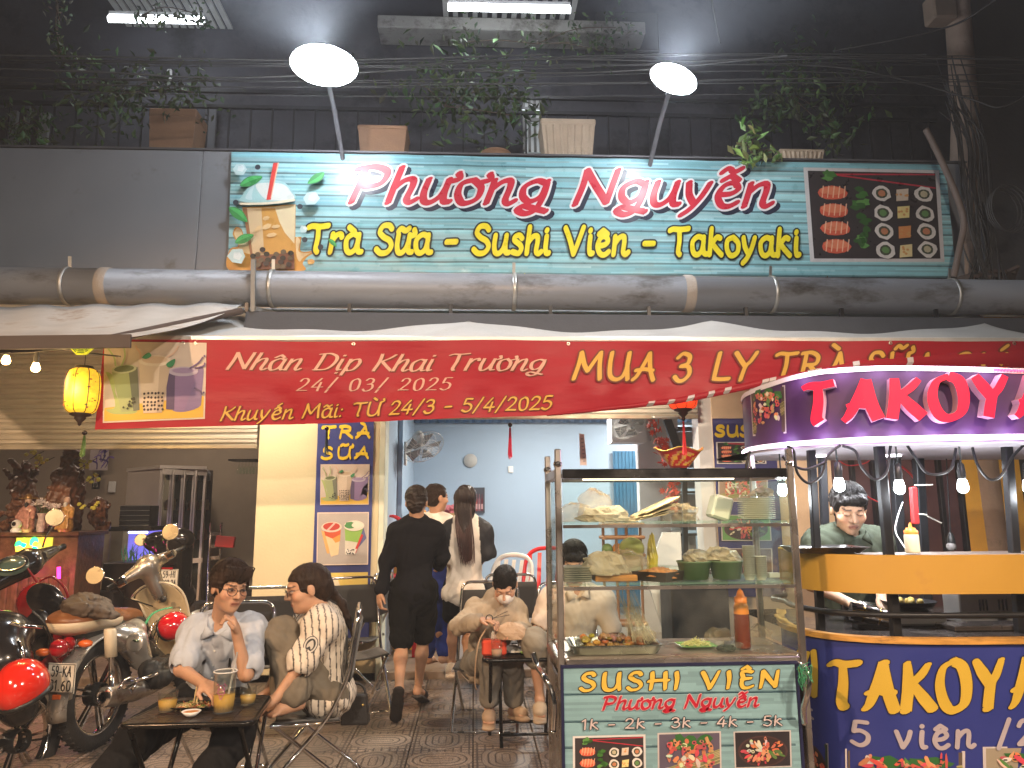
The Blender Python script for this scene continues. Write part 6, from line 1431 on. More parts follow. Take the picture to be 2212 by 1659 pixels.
hairb = mat('black_hair', (.012,.01,.009), .55, var=.3, scale=40, stretch=(1,1,.2), bump=.6, bscale=160, spec=.2)
hairbr = mat('brown_hair', (.026,.015,.01), .5, var=.35, scale=40, stretch=(1,1,.2), bump=.6, bscale=160, spec=.2)
def strands(name, m, paths, parent, r=.0022):
 mb = MB()
 for p in paths: mb.tube(catmull(p, 4), [r*(1-.6*i/(max(len(p)-1,1)*4)) for i in range((len(p)-1)*4+1)], 4)
 return obj(name, mb, m, parent, kind='stuff')
# 1 --- man in the blue shirt, chin on his fist
def glasses(c, col=(.02,.02,.02), r=.0225, thick=.0018, round_=1):
 H = c['H']; m = mat('glasses_frame', col, .3); g = None; mb = MB()
 for s_ in (-1,1):
  pts = [H(s_*.033+r*math.cos(a)*1.12, .103-.006*abs(math.cos(a)), .008+r*math.sin(a)*.88) for a in [2*math.pi*k/20 for k in range(20)]]; mb.tube(pts, thick, 6, closed=True)
  mb.tube([H(s_*.056,.1,.012), H(s_*.079,.03,.014), H(s_*.08,-.02,.008)], thick*.8, 5)
 mb.tube([H(-.012,.103,.013), H(0,.107,.015), H(.012,.103,.013)], thick, 5)
 obj('glasses', mb, m, c['root'])
bluesh = cloth('light_blue_cotton', (.42,.45,.5))
def top1(c):
 shirt('shirt', bluesh, .8, .014, .05, collar=True, noise=.007, seed=3, vneck=.1)(c)
 J = c['J']; n = J['neck']; f = c['front']
 for k_ in range(5): obj('button', MB().sphere(n+f*(.122+.008*math.sin(k_))-c['up']*(.1+.075*k_)+c['side']*.002, .006, 8, 6), mat('button_white', (.7,.68,.62), .3), c['root'])
 q = n-c['side']*.075+f*.117-c['up']*.14; obj('pen', MB().tube([q, q-c['up']*.05], .004, 6), blk, c['root'])
def hair1(c):
 hair_short(hairbr, 11, .022, True)(c)
 H = c['H']; rs = random.Random(2); strands('fringe_hair', hairbr, [[H(x:=rs.uniform(-.06,.06),.03,.115), H(x+rs.uniform(-.01,.02),.075,.118), H(x+rs.uniform(0,.03),.1,.095), H(x+rs.uniform(.01,.035),.105,.06+rs.uniform(0,.015))] for _ in range(70)], c['root'], .0026)
JF = dict(head=(496,1270,4.1), neck=(478,1343,4.2), pelvis=(462,1512,4.36), shR=(426,1364,4.2), shL=(546,1360,4.24), elR=(392,1446,4.04), wrR=(440,1478,3.86), elL=(531,1456,3.98), wrL=(512,1372,3.94),
 knR=(300,1592,3.86), anR=(170,1765,3.72), knL=(505,1592,3.9), anL=(425,1722,3.66), toR=V(-2.2,3.55,.03), toL=V(-1.62,3.5,.03))
def shoes_plain(c):
 for sd in 'LR':
  an = c['J']['an'+sd]; to = c['J']['to'+sd]; F = Field([min(an[i],to[i])-.12 for i in range(3)], [max(an[i],to[i])+.12 for i in range(3)], .007); F.cap(V(an.x,an.y,.05), to, .045, .035, .03); sdf_obj('shoe', F, blk, c['root'])
man = person('man in a pale blue shirt and glasses resting his chin on his fist', JF, (.66,-.7,-.2), (.12,0,1), hs=1.06, top=top1,
 bottom=pants('trousers', cloth('black_trousers', (.012,.012,.013)), 1.95, .02, wide=.02), hair=hair1, props=lambda c: (glasses(c), shoes_plain(c)),
 hands={'R': (V(.75,-.6,-.15), V(.1,.2,-1), .5, -1), 'L': (V(-.25,-.1,1), V(-.9,-.3,-.1), .95, 1)})
# 2 --- woman in the pinstripe jersey hugging her knees
pin = mat('pinstripe_jersey', vcol=True, rough=.85, var=.07, scale=12, bump=.25, bscale=300)
def pincol(c, Q):
 J = c['J']; n = np.array(J['neck']); s_ = np.array(c['side']); f = np.array(c['front']); L_ = Q-n; a = np.arctan2(L_@s_, L_@f+1e-6)*.17; arm = np.zeros(len(Q), bool)
 x = np.where(np.abs(L_@s_) > .16, (L_@f), a); m = (np.abs((x/.034) % 1-.5) > .4); cc = np.tile(np.array((.66,.58,.48)), (len(Q),1)); cc[m] = (.05,.04,.04); return cc
def top2(c):
 shirt('jersey', pin, .85, .022, .035, colfn=pincol, noise=.007, seed=9, flare=.02)(c)
 J = c['J']; p = J['shL'].lerp(J['elL'], .55); d = (J['elL']-J['shL']).normalized(); out = (CAM0-p); out = (out-d*out.dot(d)).normalized(); sx = d.cross(out).normalized()
 pr = Print(lambda x, y, h: p+sx*x+d*y+out*(.074+h), .0006)
 pr.ell(0,0,.036,.046,(.03,.03,.03),n=20); pr.ell(0,0,.032,.042,(.55,.5,.44),n=20); pr.ell(0,0,.024,.033,(.04,.04,.04),n=20); pr.blob([(-.012,.02),(-.016,0),(0,-.024),(.016,0),(.012,.02),(0,.008)],(.5,.46,.4))
 pr.obj('sleeve_badge', pin, c['root'])
 q = J['neck']-c['front']*.105-c['up']*.1; pr = Print(lambda x, y, h: q+c['side']*x+c['up']*y-c['front']*(h+.012)); pr.text('B', 0, 0, .06, (.02,.02,.02)) if False else None
def hair2(c):
 H, HM, hs = c['H'], c['HM'], c['hs']; F = Field([c['hc'][i]-.3 for i in range(3)], [c['hc'][i]+.24 for i in range(3)], .005)
 F.ell(H(0,-.02,.035), V(.083,.105,.09)*hs, HM, .01); F.ell(H(0,-.07,-.02), V(.07,.06,.07)*hs, HM, .03); F.box(H(0,.12,-.03), V(.075,.075,.085)*hs, HM, .012, .02, sub=True)
 for s_ in (-1,1): F.ell(H(.08*s_,.045,-.06), V(.03,.05,.05)*hs, HM, .01, sub=True)
 F.cap(H(0,-.11,-.05), H(0,-.15,-.12), .03, .022, .02); F.cap(H(0,-.15,-.12), H(0,-.17,-.3), .024, .012, .02)
 F.noise(.0025, 120, 4, (1.5,.5,1)); sdf_obj('hair', F, hairbr, c['root'], smooth_it=1)
JG = dict(head=(663,1272,4.36), neck=(700,1326,4.4), pelvis=(704,1492,4.42), shL=(694,1348,4.2), shR=(672,1344,4.58), elL=(648,1438,4.12), wrL=(598,1506,4.08), elR=(610,1435,4.55), wrR=(575,1498,4.42),
 knL=(607,1374,4.24), anL=(640,1512,4.14), toL=(586,1545,4.08), knR=(618,1376,4.48), anR=(618,1508,4.42), toR=(566,1540,4.36))
def props2(c):
 glasses(c, (.05,.035,.03), .021, .0012); J = c['J']
 for k_, m in ((0,.0),(1,.004)): pass
woman = person('woman in a white pinstripe jersey hugging her knees on a folding chair', JG, (-.9,-.3,-.25), (-.1,0,1), hs=1.12, female=True, top=top2, slim=.95,
 bottom=pants('trousers', cloth('olive_grey_trousers', (.17,.145,.11)), 1.86, .02, noise=.006, wide=.015), hair=hair2, props=props2,
 hands={'L': (V(-.8,-.1,-.55), V(-.3,.2,-1), .5, -1), 'R': (V(-.7,-.3,-.4), V(-.2,-.2,-1), .5, 1)})
# 3 --- boy in black walking away
def slippers(sd, d, m, thick=.02, lift=None):
 def f(c):
  an, to = c['J']['an'+sd], c['J']['to'+sd]; dd = (to-an);
  F = Field([min(an[i],to[i])-.14 for i in range(3)], [max(an[i],to[i])+.14 for i in range(3)], .006); n = V(*d).normalized(); a = an-n*-.0; heel = an+V(0,0,0)-n*(-1)*0
  F.cap(an+n*.062-dd*.15, to+n*.028+dd*.1, .042, .045, .02, (n,2.6)); F.cap(an.lerp(to,.6)-n*.0, an.lerp(to,.82)-n*.005, .047, .045, .02, (n,1.2)); sdf_obj('slipper', F, m, c['root'])
 return f
darksl = mat('dark_rubber_slipper', (.03,.022,.018), .7, bump=.3)
JA = dict(head=(900,1086,5.75), neck=(900,1122,5.78), pelvis=(893,1275,5.8), shL=(861,1150,5.78), shR=(938,1148,5.78), elL=(837,1212,5.8), wrL=(822,1278,5.74), elR=(955,1202,5.85), wrR=(948,1222,6.08),
 knL=(868,1388,5.72), anL=(862,1488,5.62), toL=(856,1538,5.66), knR=(915,1376,5.95), anR=(903,1488,6.02), toR=(915,1505,6.2))
boy = person('boy in a black long sleeved shirt and black shorts walking away into the shop', JA, (.05,1,.0), hs=1.0, h=.0065, slim=.93, top=shirt('shirt', cloth('black_jersey_cloth', (.01,.01,.012)), 1.93, .012, .03, noise=.006, seed=21),
 bottom=pants('shorts', cloth('black_shorts_cloth', (.007,.007,.007)), .9, .014, wide=.014, noise=.006), hair=hair_short(mat('dark_brown_hair', (.022,.013,.009), .4, var=.3, scale=40, bump=.6, bscale=160), 31, .012, False),
 hands={'L': (V(-.1,-.1,-1), V(.6,.3,0), .55, 1), 'R': (V(-.2,.8,.2), V(-.5,0,0), .5, -1)}, props=lambda c: (slippers('L', (0,-.75,-.35), darksl)(c), slippers('R', (0,0,-1), darksl)(c)))
# 4 --- woman in white and blue sports kit
def whiteblue(c, Q):
 n = np.array(c['J']['neck']); L_ = Q-n; h_ = L_@np.array(c['up']); cc = np.tile(np.array((.74,.7,.64)), (len(Q),1)); cc[h_ < -.16] = (.02,.045,.3); s_ = np.abs(L_@np.array(c['side'])) > .175; cc[s_ & (h_ > -.3)] = (.62,.57,.5); cc[s_ & (h_ < -.215) & (h_ > -.25)] = (.02,.045,.3); return cc
def hairbun(m, seed=0):
 def f(c):
  hair_short(m, seed, .004, False)(c); H = c['H']; F = Field([c['hc'][i]-.22 for i in range(3)], [c['hc'][i]+.22 for i in range(3)], .006); F.ell(H(0,-.1,.0), V(.035,.035,.04)*c['hs'], c['HM']); F.noise(.003,60,seed); sdf_obj('hair_bun', F, m, c['root'])
 return f
def num7(c):
 J = c['J']; p = J['shR'].lerp(J['elR'],.45); out = (CAM0-p).normalized(); sx = V(0,0,1).cross(out)*1; sx = out.cross(V(0,0,1)); sx = -sx if sx.x < 0 else sx
 pr = Print(lambda x, y, h: p+sx*x+V(0,0,1)*y+out*(h+.066), .0006); pr.text('7', -.02, -.03, .065, (.02,.03,.12), a=9, b=8, slant=.0); pr.obj('sleeve_number', pin, c['root'])
JB = dict(head=(944,1077,6.5), neck=(942,1118,6.52), pelvis=(952,1258,6.55), shL=(905,1130,6.6), shR=(966,1134,6.45), elL=(900,1195,6.65), wrL=(925,1230,6.85), elR=(966,1196,6.4), wrR=(985,1215,6.6),
 knL=(928,1345,6.62), anL=(926,1420,6.7), toL=(938,1428,6.85), knR=(955,1345,6.5), anR=(958,1418,6.45), toR=(976,1428,6.55))
person('woman in a white and blue sports shirt with number 7, looking to the right', JB, (.8,.55,-.05), hs=1.0, h=.0068, female=True, slim=.92, top=shirt('sports_shirt', mat('sports_cloth', vcol=True, rough=.7, var=.05, bump=.2, bscale=200), .8, .02, .06, colfn=whiteblue, seed=33),
 bottom=pants('leggings', cloth('blue_leggings', (.02,.04,.22)), 1.85, .008), hair=hairbun(hairbr, 41), props=num7, hands={'R': (V(.5,.7,.1), V(0,0,1), .5, 1)})
# 5 --- girl with long hair, seen from behind
def raglan(c, Q):
 n = np.array(c['J']['neck']); L_ = Q-n; s_ = np.abs(L_@np.array(c['side'])); h_ = L_@np.array(c['up']); cc = np.tile(np.array((.74,.68,.6)), (len(Q),1)); cc[(s_ > .105+.25*np.clip(-h_-.02,0,1)*.4) & (h_ > -.36) & (s_ > .085)] = (.012,.013,.018); cc[h_ < -.62] = (.65,.6,.55); return cc
def hair5(c):
 H, HM, hs = c['H'], c['HM'], c['hs']; F = Field([c['hc'][0]-.2,c['hc'][1]-.25,c['hc'][2]-.55], [c['hc'][0]+.2,c['hc'][1]+.2,c['hc'][2]+.2], .0065)
 F.ell(H(0,-.016,.03), V(.092,.108,.098)*hs, HM, .01); F.ell(H(0,-.045,-.06), V(.085,.06,.1)*hs, HM, .03); F.cap(H(0,-.09,-.08), H(.03,-.13,-.42), .072, .035, .03, (HM@V(0,1,0),1.7)); F.box(H(0,.13,-.03), V(.065,.07,.09)*hs, HM, .012, .02, sub=True)
 F.noise(.004, 45, 4, (2,.6,.25)); F.noise(.003, 120, 6, (1.8,.5,.15)); sdf_obj('hair', F, mat('long_dark_hair', (.016,.009,.008), .36, var=.3, scale=30, stretch=(3,3,.2), bump=.7, bscale=120), c['root'], smooth_it=1)
 rs = random.Random(5); P_ = []
 for _ in range(90): x = rs.uniform(-.06,.06); P_.append([H(x*.9,-.1,-.0), H(x*1.1,-.125,-.15), H(x*1.1+.02,-.15,-.3), H(x*.8+.03+rs.uniform(-.015,.015),-.155,-.42-rs.uniform(0,.07))])
 strands('hair_strands', mat('reddish_hair_tips', (.045,.014,.01), .4), P_, c['root'], .0022)
fur = mat('cream_fur', (.62,.5,.38), .95, bump=1, bscale=90, sheen=.5)
JC = dict(head=(1006,1083,6.2), neck=(1006,1122,6.22), pelvis=(1002,1272,6.25), shL=(975,1148,6.2), shR=(1040,1148,6.2), elL=(966,1205,6.2), wrL=(978,1222,6.4), elR=(1054,1200,6.2), wrR=(1040,1212,6.42),
 knL=(980,1360,6.2), anL=(976,1428,6.3), toL=(974,1452,6.22), knR=(1012,1360,6.25), anR=(1010,1440,6.1), toR=(1022,1462,5.98))
person('girl with long dark hair in a black and cream raglan shirt, seen from behind', JC, (.12,1,.03), hs=1.04, h=.0068, female=True, slim=.9, top=shirt('raglan_shirt', mat('sports_cloth'), .92, .026, .06, colfn=raglan, seed=55, flare=.01),
 bottom=pants('black_shorts', cloth('black_shorts_cloth', (.009,.009,.009)), .6, .012, wide=.02), hair=hair5, props=lambda c: (slippers('L', (0,-.3,-1), fur)(c), slippers('R', (0,-.2,-1), fur)(c)), hands={'L': (V(.1,.6,.4), V(1,0,0), .6, 1), 'R': (V(-.1,.6,.4), V(-1,0,0), .6, -1)})
# 6 --- girl in the hoodie, masked, cutting
hood = cloth('oatmeal_fleece', (.35,.28,.2), bscale=220)
def facemask(m):
 def f(c):
  H, HM, hs = c['H'], c['HM'], c['hs']; F = Field([c['hc'][i]-.16 for i in range(3)], [c['hc'][i]+.16 for i in range(3)], .0045)
  F.ell(H(0,.03,-.047), V(.064,.073,.066)*hs, HM, .01); F.ell(H(0,.085,-.035), V(.03,.026,.03)*hs, HM, .03); F.plane(H(0,.0,0), HM@V(0,-1,0)); F.plane(H(0,.0,-.012), HM@V(0,-.15,1)); sdf_obj('face_mask', F, m, c['root'])
  obj('ear_loop', MB().tube([H(.058,.03,-.02), H(.078,.0,.01), H(.08,-.015,.0), H(.058,.02,-.07)], .0015, 5).tube([H(-.058,.03,-.02), H(-.078,.0,.01), H(-.08,-.015,.0), H(-.058,.02,-.07)], .0015, 5), m, c['root'])
 return f
def scissors(c):
 J = c['J']; q = J['wrR']+V(.07,-.06,.02); obj('scissors', MB().bar(q, q+V(.11,.0,.02), .012,.003).bar(q, q+V(.1,.0,.045), .012,.003), mat('chrome'), c['root']); obj('scissor_handle', MB().tube(arcpts(q+V(-.02,0,.0), .022, 0, 6.28, 12, (1,0,0), (0,0,1)), .004, 6), blk, c['root'])
JD = dict(head=(1091,1264,5.22), neck=(1078,1305,5.36), pelvis=(1046,1435,5.55), shR=(1034,1318,5.38), shL=(1112,1318,5.42), elR=(992,1352,5.2), wrR=(1040,1340,5.04), elL=(1132,1368,5.28), wrL=(1112,1358,5.06),
 knR=(1060,1425,5.12), anR=(1057,1528,5.2), toR=(1056,1560,5.05), knL=(1108,1420,5.2), anL=(1110,1530,5.36), toL=(1130,1543,5.26))
hoodie = person('girl in an oatmeal hoodie and white mask looking down while cutting at the small table', JD, (-.1,-.72,-.68), hs=1.02, h=.006, female=True, slim=.88, eyes='down', top=shirt('hoodie', hood, 1.86, .012, .02, hood=True, noise=.008, seed=61, loose=1.05),
 bottom=pants('jeans', cloth('washed_grey_jeans', (.2,.18,.15)), 1.78, .01, wide=.012, noise=.005), hair=hairbun(hairb, 62), mask=facemask(mat('white_mask', (.72,.66,.6), .8, bump=.2)),
 props=lambda c: (scissors(c), slippers('R', (0,-.1,-1), mat('tan_sandal', (.4,.27,.17), .6))(c), slippers('L', (0,-.1,-1), mat('tan_sandal'))(c)), hands={'R': (V(.8,-.5,.05), V(.2,-.2,-1), .6, -1), 'L': (V(-.5,-.7,.1), V(-.2,0,-1), .6, 1)})
# 7 --- man in the beige polo behind the glass case
JE = dict(head=(1240,1214,5.15), neck=(1242,1268,5.25), pelvis=(1245,1425,5.45), shR=(1190,1292,5.25), shL=(1302,1292,5.3), elR=(1160,1362,5.2), wrR=(1190,1392,5.0), elL=(1325,1375,5.25), wrL=(1280,1402,5.0),
 knR=(1155,1385,5.0), anR=(1166,1505,5.1), toR=(1166,1545,5.0), knL=(1265,1400,4.95), anL=(1270,1520,5.1), toL=(1270,1550,5.0))
person('man in a beige polo shirt and black mask sitting behind the glass case', JE, (-.15,-.85,-.45), hs=1.05, h=.0062, slim=.92, top=shirt('polo_shirt', cloth('beige_polo', (.62,.51,.4)), .75, .014, .05, collar=True, seed=71, vneck=.08),
 bottom=pants('knee_shorts', cloth('khaki_shorts', (.24,.21,.16)), 1.25, .014, wide=.02), hair=hair_short(hairb, 72, .02), mask=facemask(mat('black_mask', (.012,.012,.012), .7)), hands={'R': (V(.5,-.7,0), V(0,0,-1), .5, -1), 'L': (V(-.5,-.7,0), V(0,0,-1), .5, 1)},
 props=lambda c: (slippers('R', (0,-.1,-1), mat('beige_sandal', (.55,.43,.3), .6))(c), slippers('L', (0,-.1,-1), mat('beige_sandal'))(c)))
# 8 --- cook in the green polo
JK = dict(head=(1834,1100,3.98), neck=(1832,1150,4.1), pelvis=(1832,1335,4.2), shR=(1770,1171,4.1), shL=(1892,1171,4.1), elR=(1752,1262,4.05), wrR=(1830,1300,3.82), elL=(1905,1265,4.05), wrL=(1905,1300,3.8),
 knR=(1800,1500,4.25), anR=V(1.78,4.3,.09), toR=V(1.76,4.16,.035), knL=(1860,1500,4.25), anL=V(1.97,4.3,.09), toL=V(1.98,4.16,.035))
person('cook in a dark green polo shirt looking down behind the yellow shelf', JK, (-.2,-.88,-.42), hs=1.09, eyes='down', skin=(.56,.34,.22), top=shirt('polo_shirt', cloth('olive_green_polo', (.055,.065,.045)), .8, .02, .05, collar=True, seed=81, vneck=.12),
 bottom=pants('trousers', cloth('black_trousers', (.012,.012,.013)), 1.95, .015), hair=hair_short(hairb, 82, .012, True), hands={'R': (V(.6,-.6,-.3), V(0,0,-1), .6, -1), 'L': (V(-.1,-.8,-.3), V(0,0,-1), .6, 1)},
 props=lambda c: obj('ear_stud', MB().sphere(c['H'](.083,-.005,-.03), .004, 8, 6), mat('brass'), c['root']))
# ================================================================ MOTORBIKES
silver = mat('silver_paint', (.42,.4,.37), .3, metal=.6, var=.06, coat=.5); redp = mat('red_bike_paint', (.22,.008,.012), .18, var=.05, coat=1); rubber = mat('tyre_rubber', (.022,.02,.019), .8, bump=.5, bscale=60)
def wheel(c, ax, r, parent, w=.045, spokes=7, rimc=None):
 ax = Vector(ax).normalized(); wl = obj('wheel', MB().lathe([(r*.2,-.05),(r*.22,0),(r*.2,.05)], c, ax, 20), mat('hub_black', (.03,.03,.03), .4, metal=.5), parent)
 prof = [(r-w*2,-w*.55),(r-w*1.5,-w),(r-w*.6,-w*.95),(r-w*.12,-w*.5),(r,0),(r-w*.12,w*.5),(r-w*.6,w*.95),(r-w*1.5,w),(r-w*2,w*.55)]
 obj('tyre', MB().lathe(prof, c, ax, 40), rubber, wl); ri = r-w*2
 obj('rim', MB().lathe([(ri-.012,-w*.55),(ri+.004,-w*.6),(ri+.004,w*.6),(ri-.012,w*.55),(ri-.016,0),(ri-.012,-w*.55)], c, ax, 36), rimc or chrome, wl)
 x = ax.orthogonal().normalized(); y = ax.cross(x); mb = MB()
 for k in range(spokes):
  for d in (-.09,.09): a = 2*math.pi*k/spokes; e = a+d; mb.bar(Vector(c)+(x*math.cos(a+d*2.4)+y*math.sin(a+d*2.4))*r*.18, Vector(c)+(x*math.cos(e)+y*math.sin(e))*(ri-.01), .012,.02, up=ax)
 obj('spoke', mb, rimc or chrome, wl, kind='stuff'); tr = MB()
 for k in range(44):
  a = 2*math.pi*k/44; q = Vector(c)+(x*math.cos(a)+y*math.sin(a))*(r-.002); t = (-x*math.sin(a)+y*math.cos(a)); tr.bar(q-ax*w*.75+t*.012, q+ax*w*.75-t*.006, .012,.008, up=x*math.cos(a)+y*math.sin(a))
 obj('tread_block', tr, rubber, wl, kind='stuff'); return wl
def mirror(u, v, Y, stem, parent, r=.062, nrm=(.25,-1,.1), m=None):
 q = P(u, v, Y); n = Vector(nrm).normalized(); mr = obj('mirror', MB().lathe([(0,-.02),(r*.8,-.016),(r,-.004),(r,.002),(r*.93,.004)], q, n, 24), chrome, parent); obj('mirror_glass', MB().lathe([(r*.93,.003),(0,.0035)], q, n, 24), mat('street_reflection_tint', (.5,.4,.22), .3, metal=.35), mr)  # gold glass colour stands in for the lit street it would reflect
 obj('mirror_stem', MB().tube(catmull([q-n*.01]+[P(*s) for s in stem], 5), .006, 7), chrome, parent)
def plate_text(o, t1, t2, u0, u1, v1, v2, h, Y, par, rz=0, w=None):
 n = V(math.sin(rz), -math.cos(rz), 0); c = P((u0+u1)/2, (v1+v2)/2, Y); x = V(math.cos(rz), math.sin(rz), 0); W2 = (P(u1,v1,Y)-P(u0,v1,Y)).length/2; H2 = h
 z = V(0,0,1); pl = obj('number_plate', MB().slab([c-x*W2-z*H2, c+x*W2-z*H2, c+x*W2+z*H2, c-x*W2+z*H2], .004, -n), mat('plate_white', (.62,.58,.5), .5, dirt=(.4,.33,.25), dscale=9), par)
 pr = Print(lambda a, b, hh: c+x*a+z*b+n*(hh), .0005); pr.h = .001; K = (.02,.02,.02)
 pr.text(t1, -W2*.72, H2*.12, H2*.68, K, w=W2*1.4, a=6, b=5.5, ang=0, slant=0, track=12); pr.text(t2, -W2*.8, -H2*.82, H2*.68, K, w=W2*1.55, a=6, b=5.5, ang=0, slant=0, track=12)
 for a, b_, c_, d in ((-1,-1,1,-1),(1,-1,1,1),(1,1,-1,1),(-1,1,-1,-1)): pr.stroke([(a*W2*.96,b_*H2*.94),(c_*W2*.96,d*H2*.94)], .0018,.0018,0,K)
 pr.obj('plate_lettering', mat('poster_print'), pl)
def soft(name, pts, m, parent, h=.008, k=.02, noise=None, **kw):
 al = []
 for p in pts: al += [Vector(p[0])]+([Vector(p[1])] if len(p) >= 4 else [])
 mr = max([max(p[2], p[3]) if len(p) >= 4 else max(p[1]) for p in pts])+.03
 F = Field([min(q[i] for q in al)-mr for i in range(3)], [max(q[i] for q in al)+mr for i in range(3)], h)
 for p in pts:
  if len(p) >= 4: F.cap(p[0], p[1], p[2], p[3], k, p[4] if len(p) > 4 else None)
  else: F.ell(p[0], p[1], p[2] if len(p) > 2 else None, k)
 if noise: F.noise(*noise)
 return sdf_obj(name, F, m, parent, **kw)
def helmet(name, label, c, r, col, parent_group, tilt=(0,0,0)):
 rt = thing(name, label, 'helmet', c-V(0,0,r)); rot = RT(*tilt); F = Field([c[i]-r*1.3 for i in range(3)], [c[i]+r*1.3 for i in range(3)], r/18)
 F.ell(c, (r*.95,r*1.1,r), rot, .01); F.plane(c-rot@V(0,0,r*.42), rot@V(0,0,-1)); F.ell(c-rot@V(0,0,r*.3), (r*.8,r*.95,r*.75), rot, .005, sub=True); sdf_obj('shell', F, mat(name+'_paint', col, .15, var=.03, coat=1), rt)
 F = Field([c[i]-r*1.3 for i in range(3)], [c[i]+r*1.3 for i in range(3)], r/14); F.ell(c-rot@V(0,0,r*.45), (r*.93,r*1.08,r*.3), rot, .01); F.ell(c-rot@V(0,0,r*.6), (r*.75,r*.9,r*.4), rot, .01, sub=True); sdf_obj('trim', F, blk, rt)
 obj('strap', MB().tube(catmull([c+rot@V(r*.8,0,-r*.4), c+rot@V(r*.5,.02,-r*1.2), c+rot@V(-r*.2,0,-r*1.4)],5), .006, 5, flat=.3), blk, rt); return rt
# --- silver bike with brown seat
B1 = thing('motorbike', 'silver motorbike with brown leather seat and cream leg shield, plate 59-KA 31.60', 'motorbike', V(P(206,1503,5.2).x, 5.3, 0), 'motorbikes in front of the left house')
rc = P(207,1503,5.22); rc.z = .345; hd = V(math.sin(R(9)), math.cos(R(9)), 0); axw = V(hd.y, -hd.x, .06)
wheel(rc, axw, .335, B1, spokes=6)
fc_ = rc+hd*1.25; wheel(fc_, axw, .32, B1, spokes=6)
f_ = MB();
def fend(c, r0, a0, a1, w_, name, m):
 up = V(0,0,1); mb = MB(); x = axw.normalized()
 mb.grid(lambda a, b: c+(-hd*math.cos(a0+(a1-a0)*a)+up*math.sin(a0+(a1-a0)*a))*(r0-.03*abs(b*2-1)**2)+x*(b-.5)*w_, 24, 8); return obj(name, mb, m, B1, solid=.005)
fend(rc, .39, R(-12), R(150), .13, 'rear_fender', silver); fend(fc_, .37, R(20), R(170), .12, 'front_fender', silver)
plate_text(None, '59-KA', '31.60', 97, 167, 1440, 1490, .085, 4.82, B1, R(-14))
obj('mud_flap', MB().slab([P(95,1500,4.86),P(160,1470,4.9),P(155,1510,4.9),P(112,1532,4.86)], .006, (0,1,0)), mat('dark_mudflap', (.2,.17,.14), .6), B1); obj('reflector', MB().box(P(122,1506,4.84), (.05,.012,.03), bev=.004), mat('orange_lens', (.6,.12,.02), .15, coat=1), B1)
soft('tail_light', [(P(127,1400,4.85), (.055,.05,.055)), (P(148,1392,4.95), (.04,.05,.05))], mat('red_lens', (.28,.006,.01), .12, coat=1), B1); soft('tail_light_bezel', [(P(155,1388,5.0), (.03,.03,.07))], chrome, B1)
for u, v, Y in ((185,1390,4.95),(93,1409,4.85)): soft('turn_signal', [(P(u,v,Y), (.045,.03,.025))], mat('orange_lens'), B1, h=.006);
obj('signal_stem', MB().tube([P(160,1396,4.95), P(180,1392,4.96)], .008, 7), chrome, B1)
for u, v0, v1, vv, Y in ((240,1368,1418,1484,5.0),):
 obj('shock_cover', MB().lathe([(.0,0),(.036,0),(.036,.16),(.03,.17)], P(u,v1,Y), (P(u-2,v0,Y)-P(u,v1,Y)), n=18), mat('cream_metal', (.6,.52,.38), .35), B1); obj('shock_rod', MB().tube([P(u,v1,Y), P(u+2,vv,Y)], .017, 12), chrome, B1)
soft('side_cover', [(P(285,1385,5.35), P(305,1425,5.45), .10,.07), (P(255,1372,5.3), P(290,1362,5.5), .06,.08)], silver, B1, k=.05)
obj('cover_badge', MB().sphere(P(291,1388,5.22), (.07,.018,.06), 16, 10, rot=RT(0,.3,-.3)), silver, B1)
obj('emblem', MB().sphere(P(293,1384,5.195), (.025,.006,.009), 12, 8, rot=RT(0,.1,-.3)), mat('green_chrome', (.3,.5,.4), .15, metal=1), B1)
brown = mat('brown_leather', (.2,.075,.025), .38, var=.15, scale=12, bump=.15, bscale=80)
def cushion(a, b_, w_, m, name, par=B1):
 a, b_ = Vector(a), Vector(b_); F = Field([min(a[i],b_[i])-w_*1.5 for i in range(3)], [max(a[i],b_[i])+w_*1.5 for i in range(3)], .007); F.cap(a, b_, w_, w_*.95, .03, (V(0,0,1),2.1)); return sdf_obj(name, F, m, par)
cushion(P(160,1338,5.02), P(212,1332,5.32), .155, brown, 'rear_seat'); cushion(P(238,1334,5.5), P(266,1332,5.75), .14, brown, 'front_seat')
s_ = cushion(P(160,1343,5.02), P(212,1337,5.32), .159, mat('cream_piping', (.6,.5,.35), .4), 'seat_piping'); s_.scale = (1,1,.99)
soft('frame_body', [(P(170,1362,5.0), P(300,1350,5.7), .05,.06), (P(300,1400,5.5), P(350,1440,5.9), .08,.07)], mat('engine_black', (.03,.028,.025), .5, metal=.4), B1)
soft('engine', [(P(325,1450,5.4), P(365,1440,5.7), .08,.085), (P(340,1465,5.4), (.1,.09,.07)), (P(370,1445,5.45), (.05,.05,.07))], mat('engine_black'), B1, noise=(.004, 60, 3))
m0, m1 = P(222,1506,4.95), P(345,1482,5.5); d = (m1-m0); obj('muffler', MB().lathe([(.03,-.0),(.058,-.005),(.062,.02),(.068,.1),(.064,d.length*.55),(.04,d.length*.85),(.022,d.length)], m0, d, 24), mat('muffler_steel', (.4,.36,.32), .3, metal=1, dirt=(.15,.1,.07), dscale=6, dth=.55), B1); obj('muffler_tip', MB().lathe([(.028,.01),(.03,-.012),(.04,-.012),(.058,-.005)], m0, d, 20), chrome, B1)
for k in range(6): q = m0+d*(.3+.07*k)+V(-.01,-.058,.028); obj('shield_slot', MB().bar(q, q+d.normalized()*.025+V(0,0,.004), .008,.006), blk, B1)
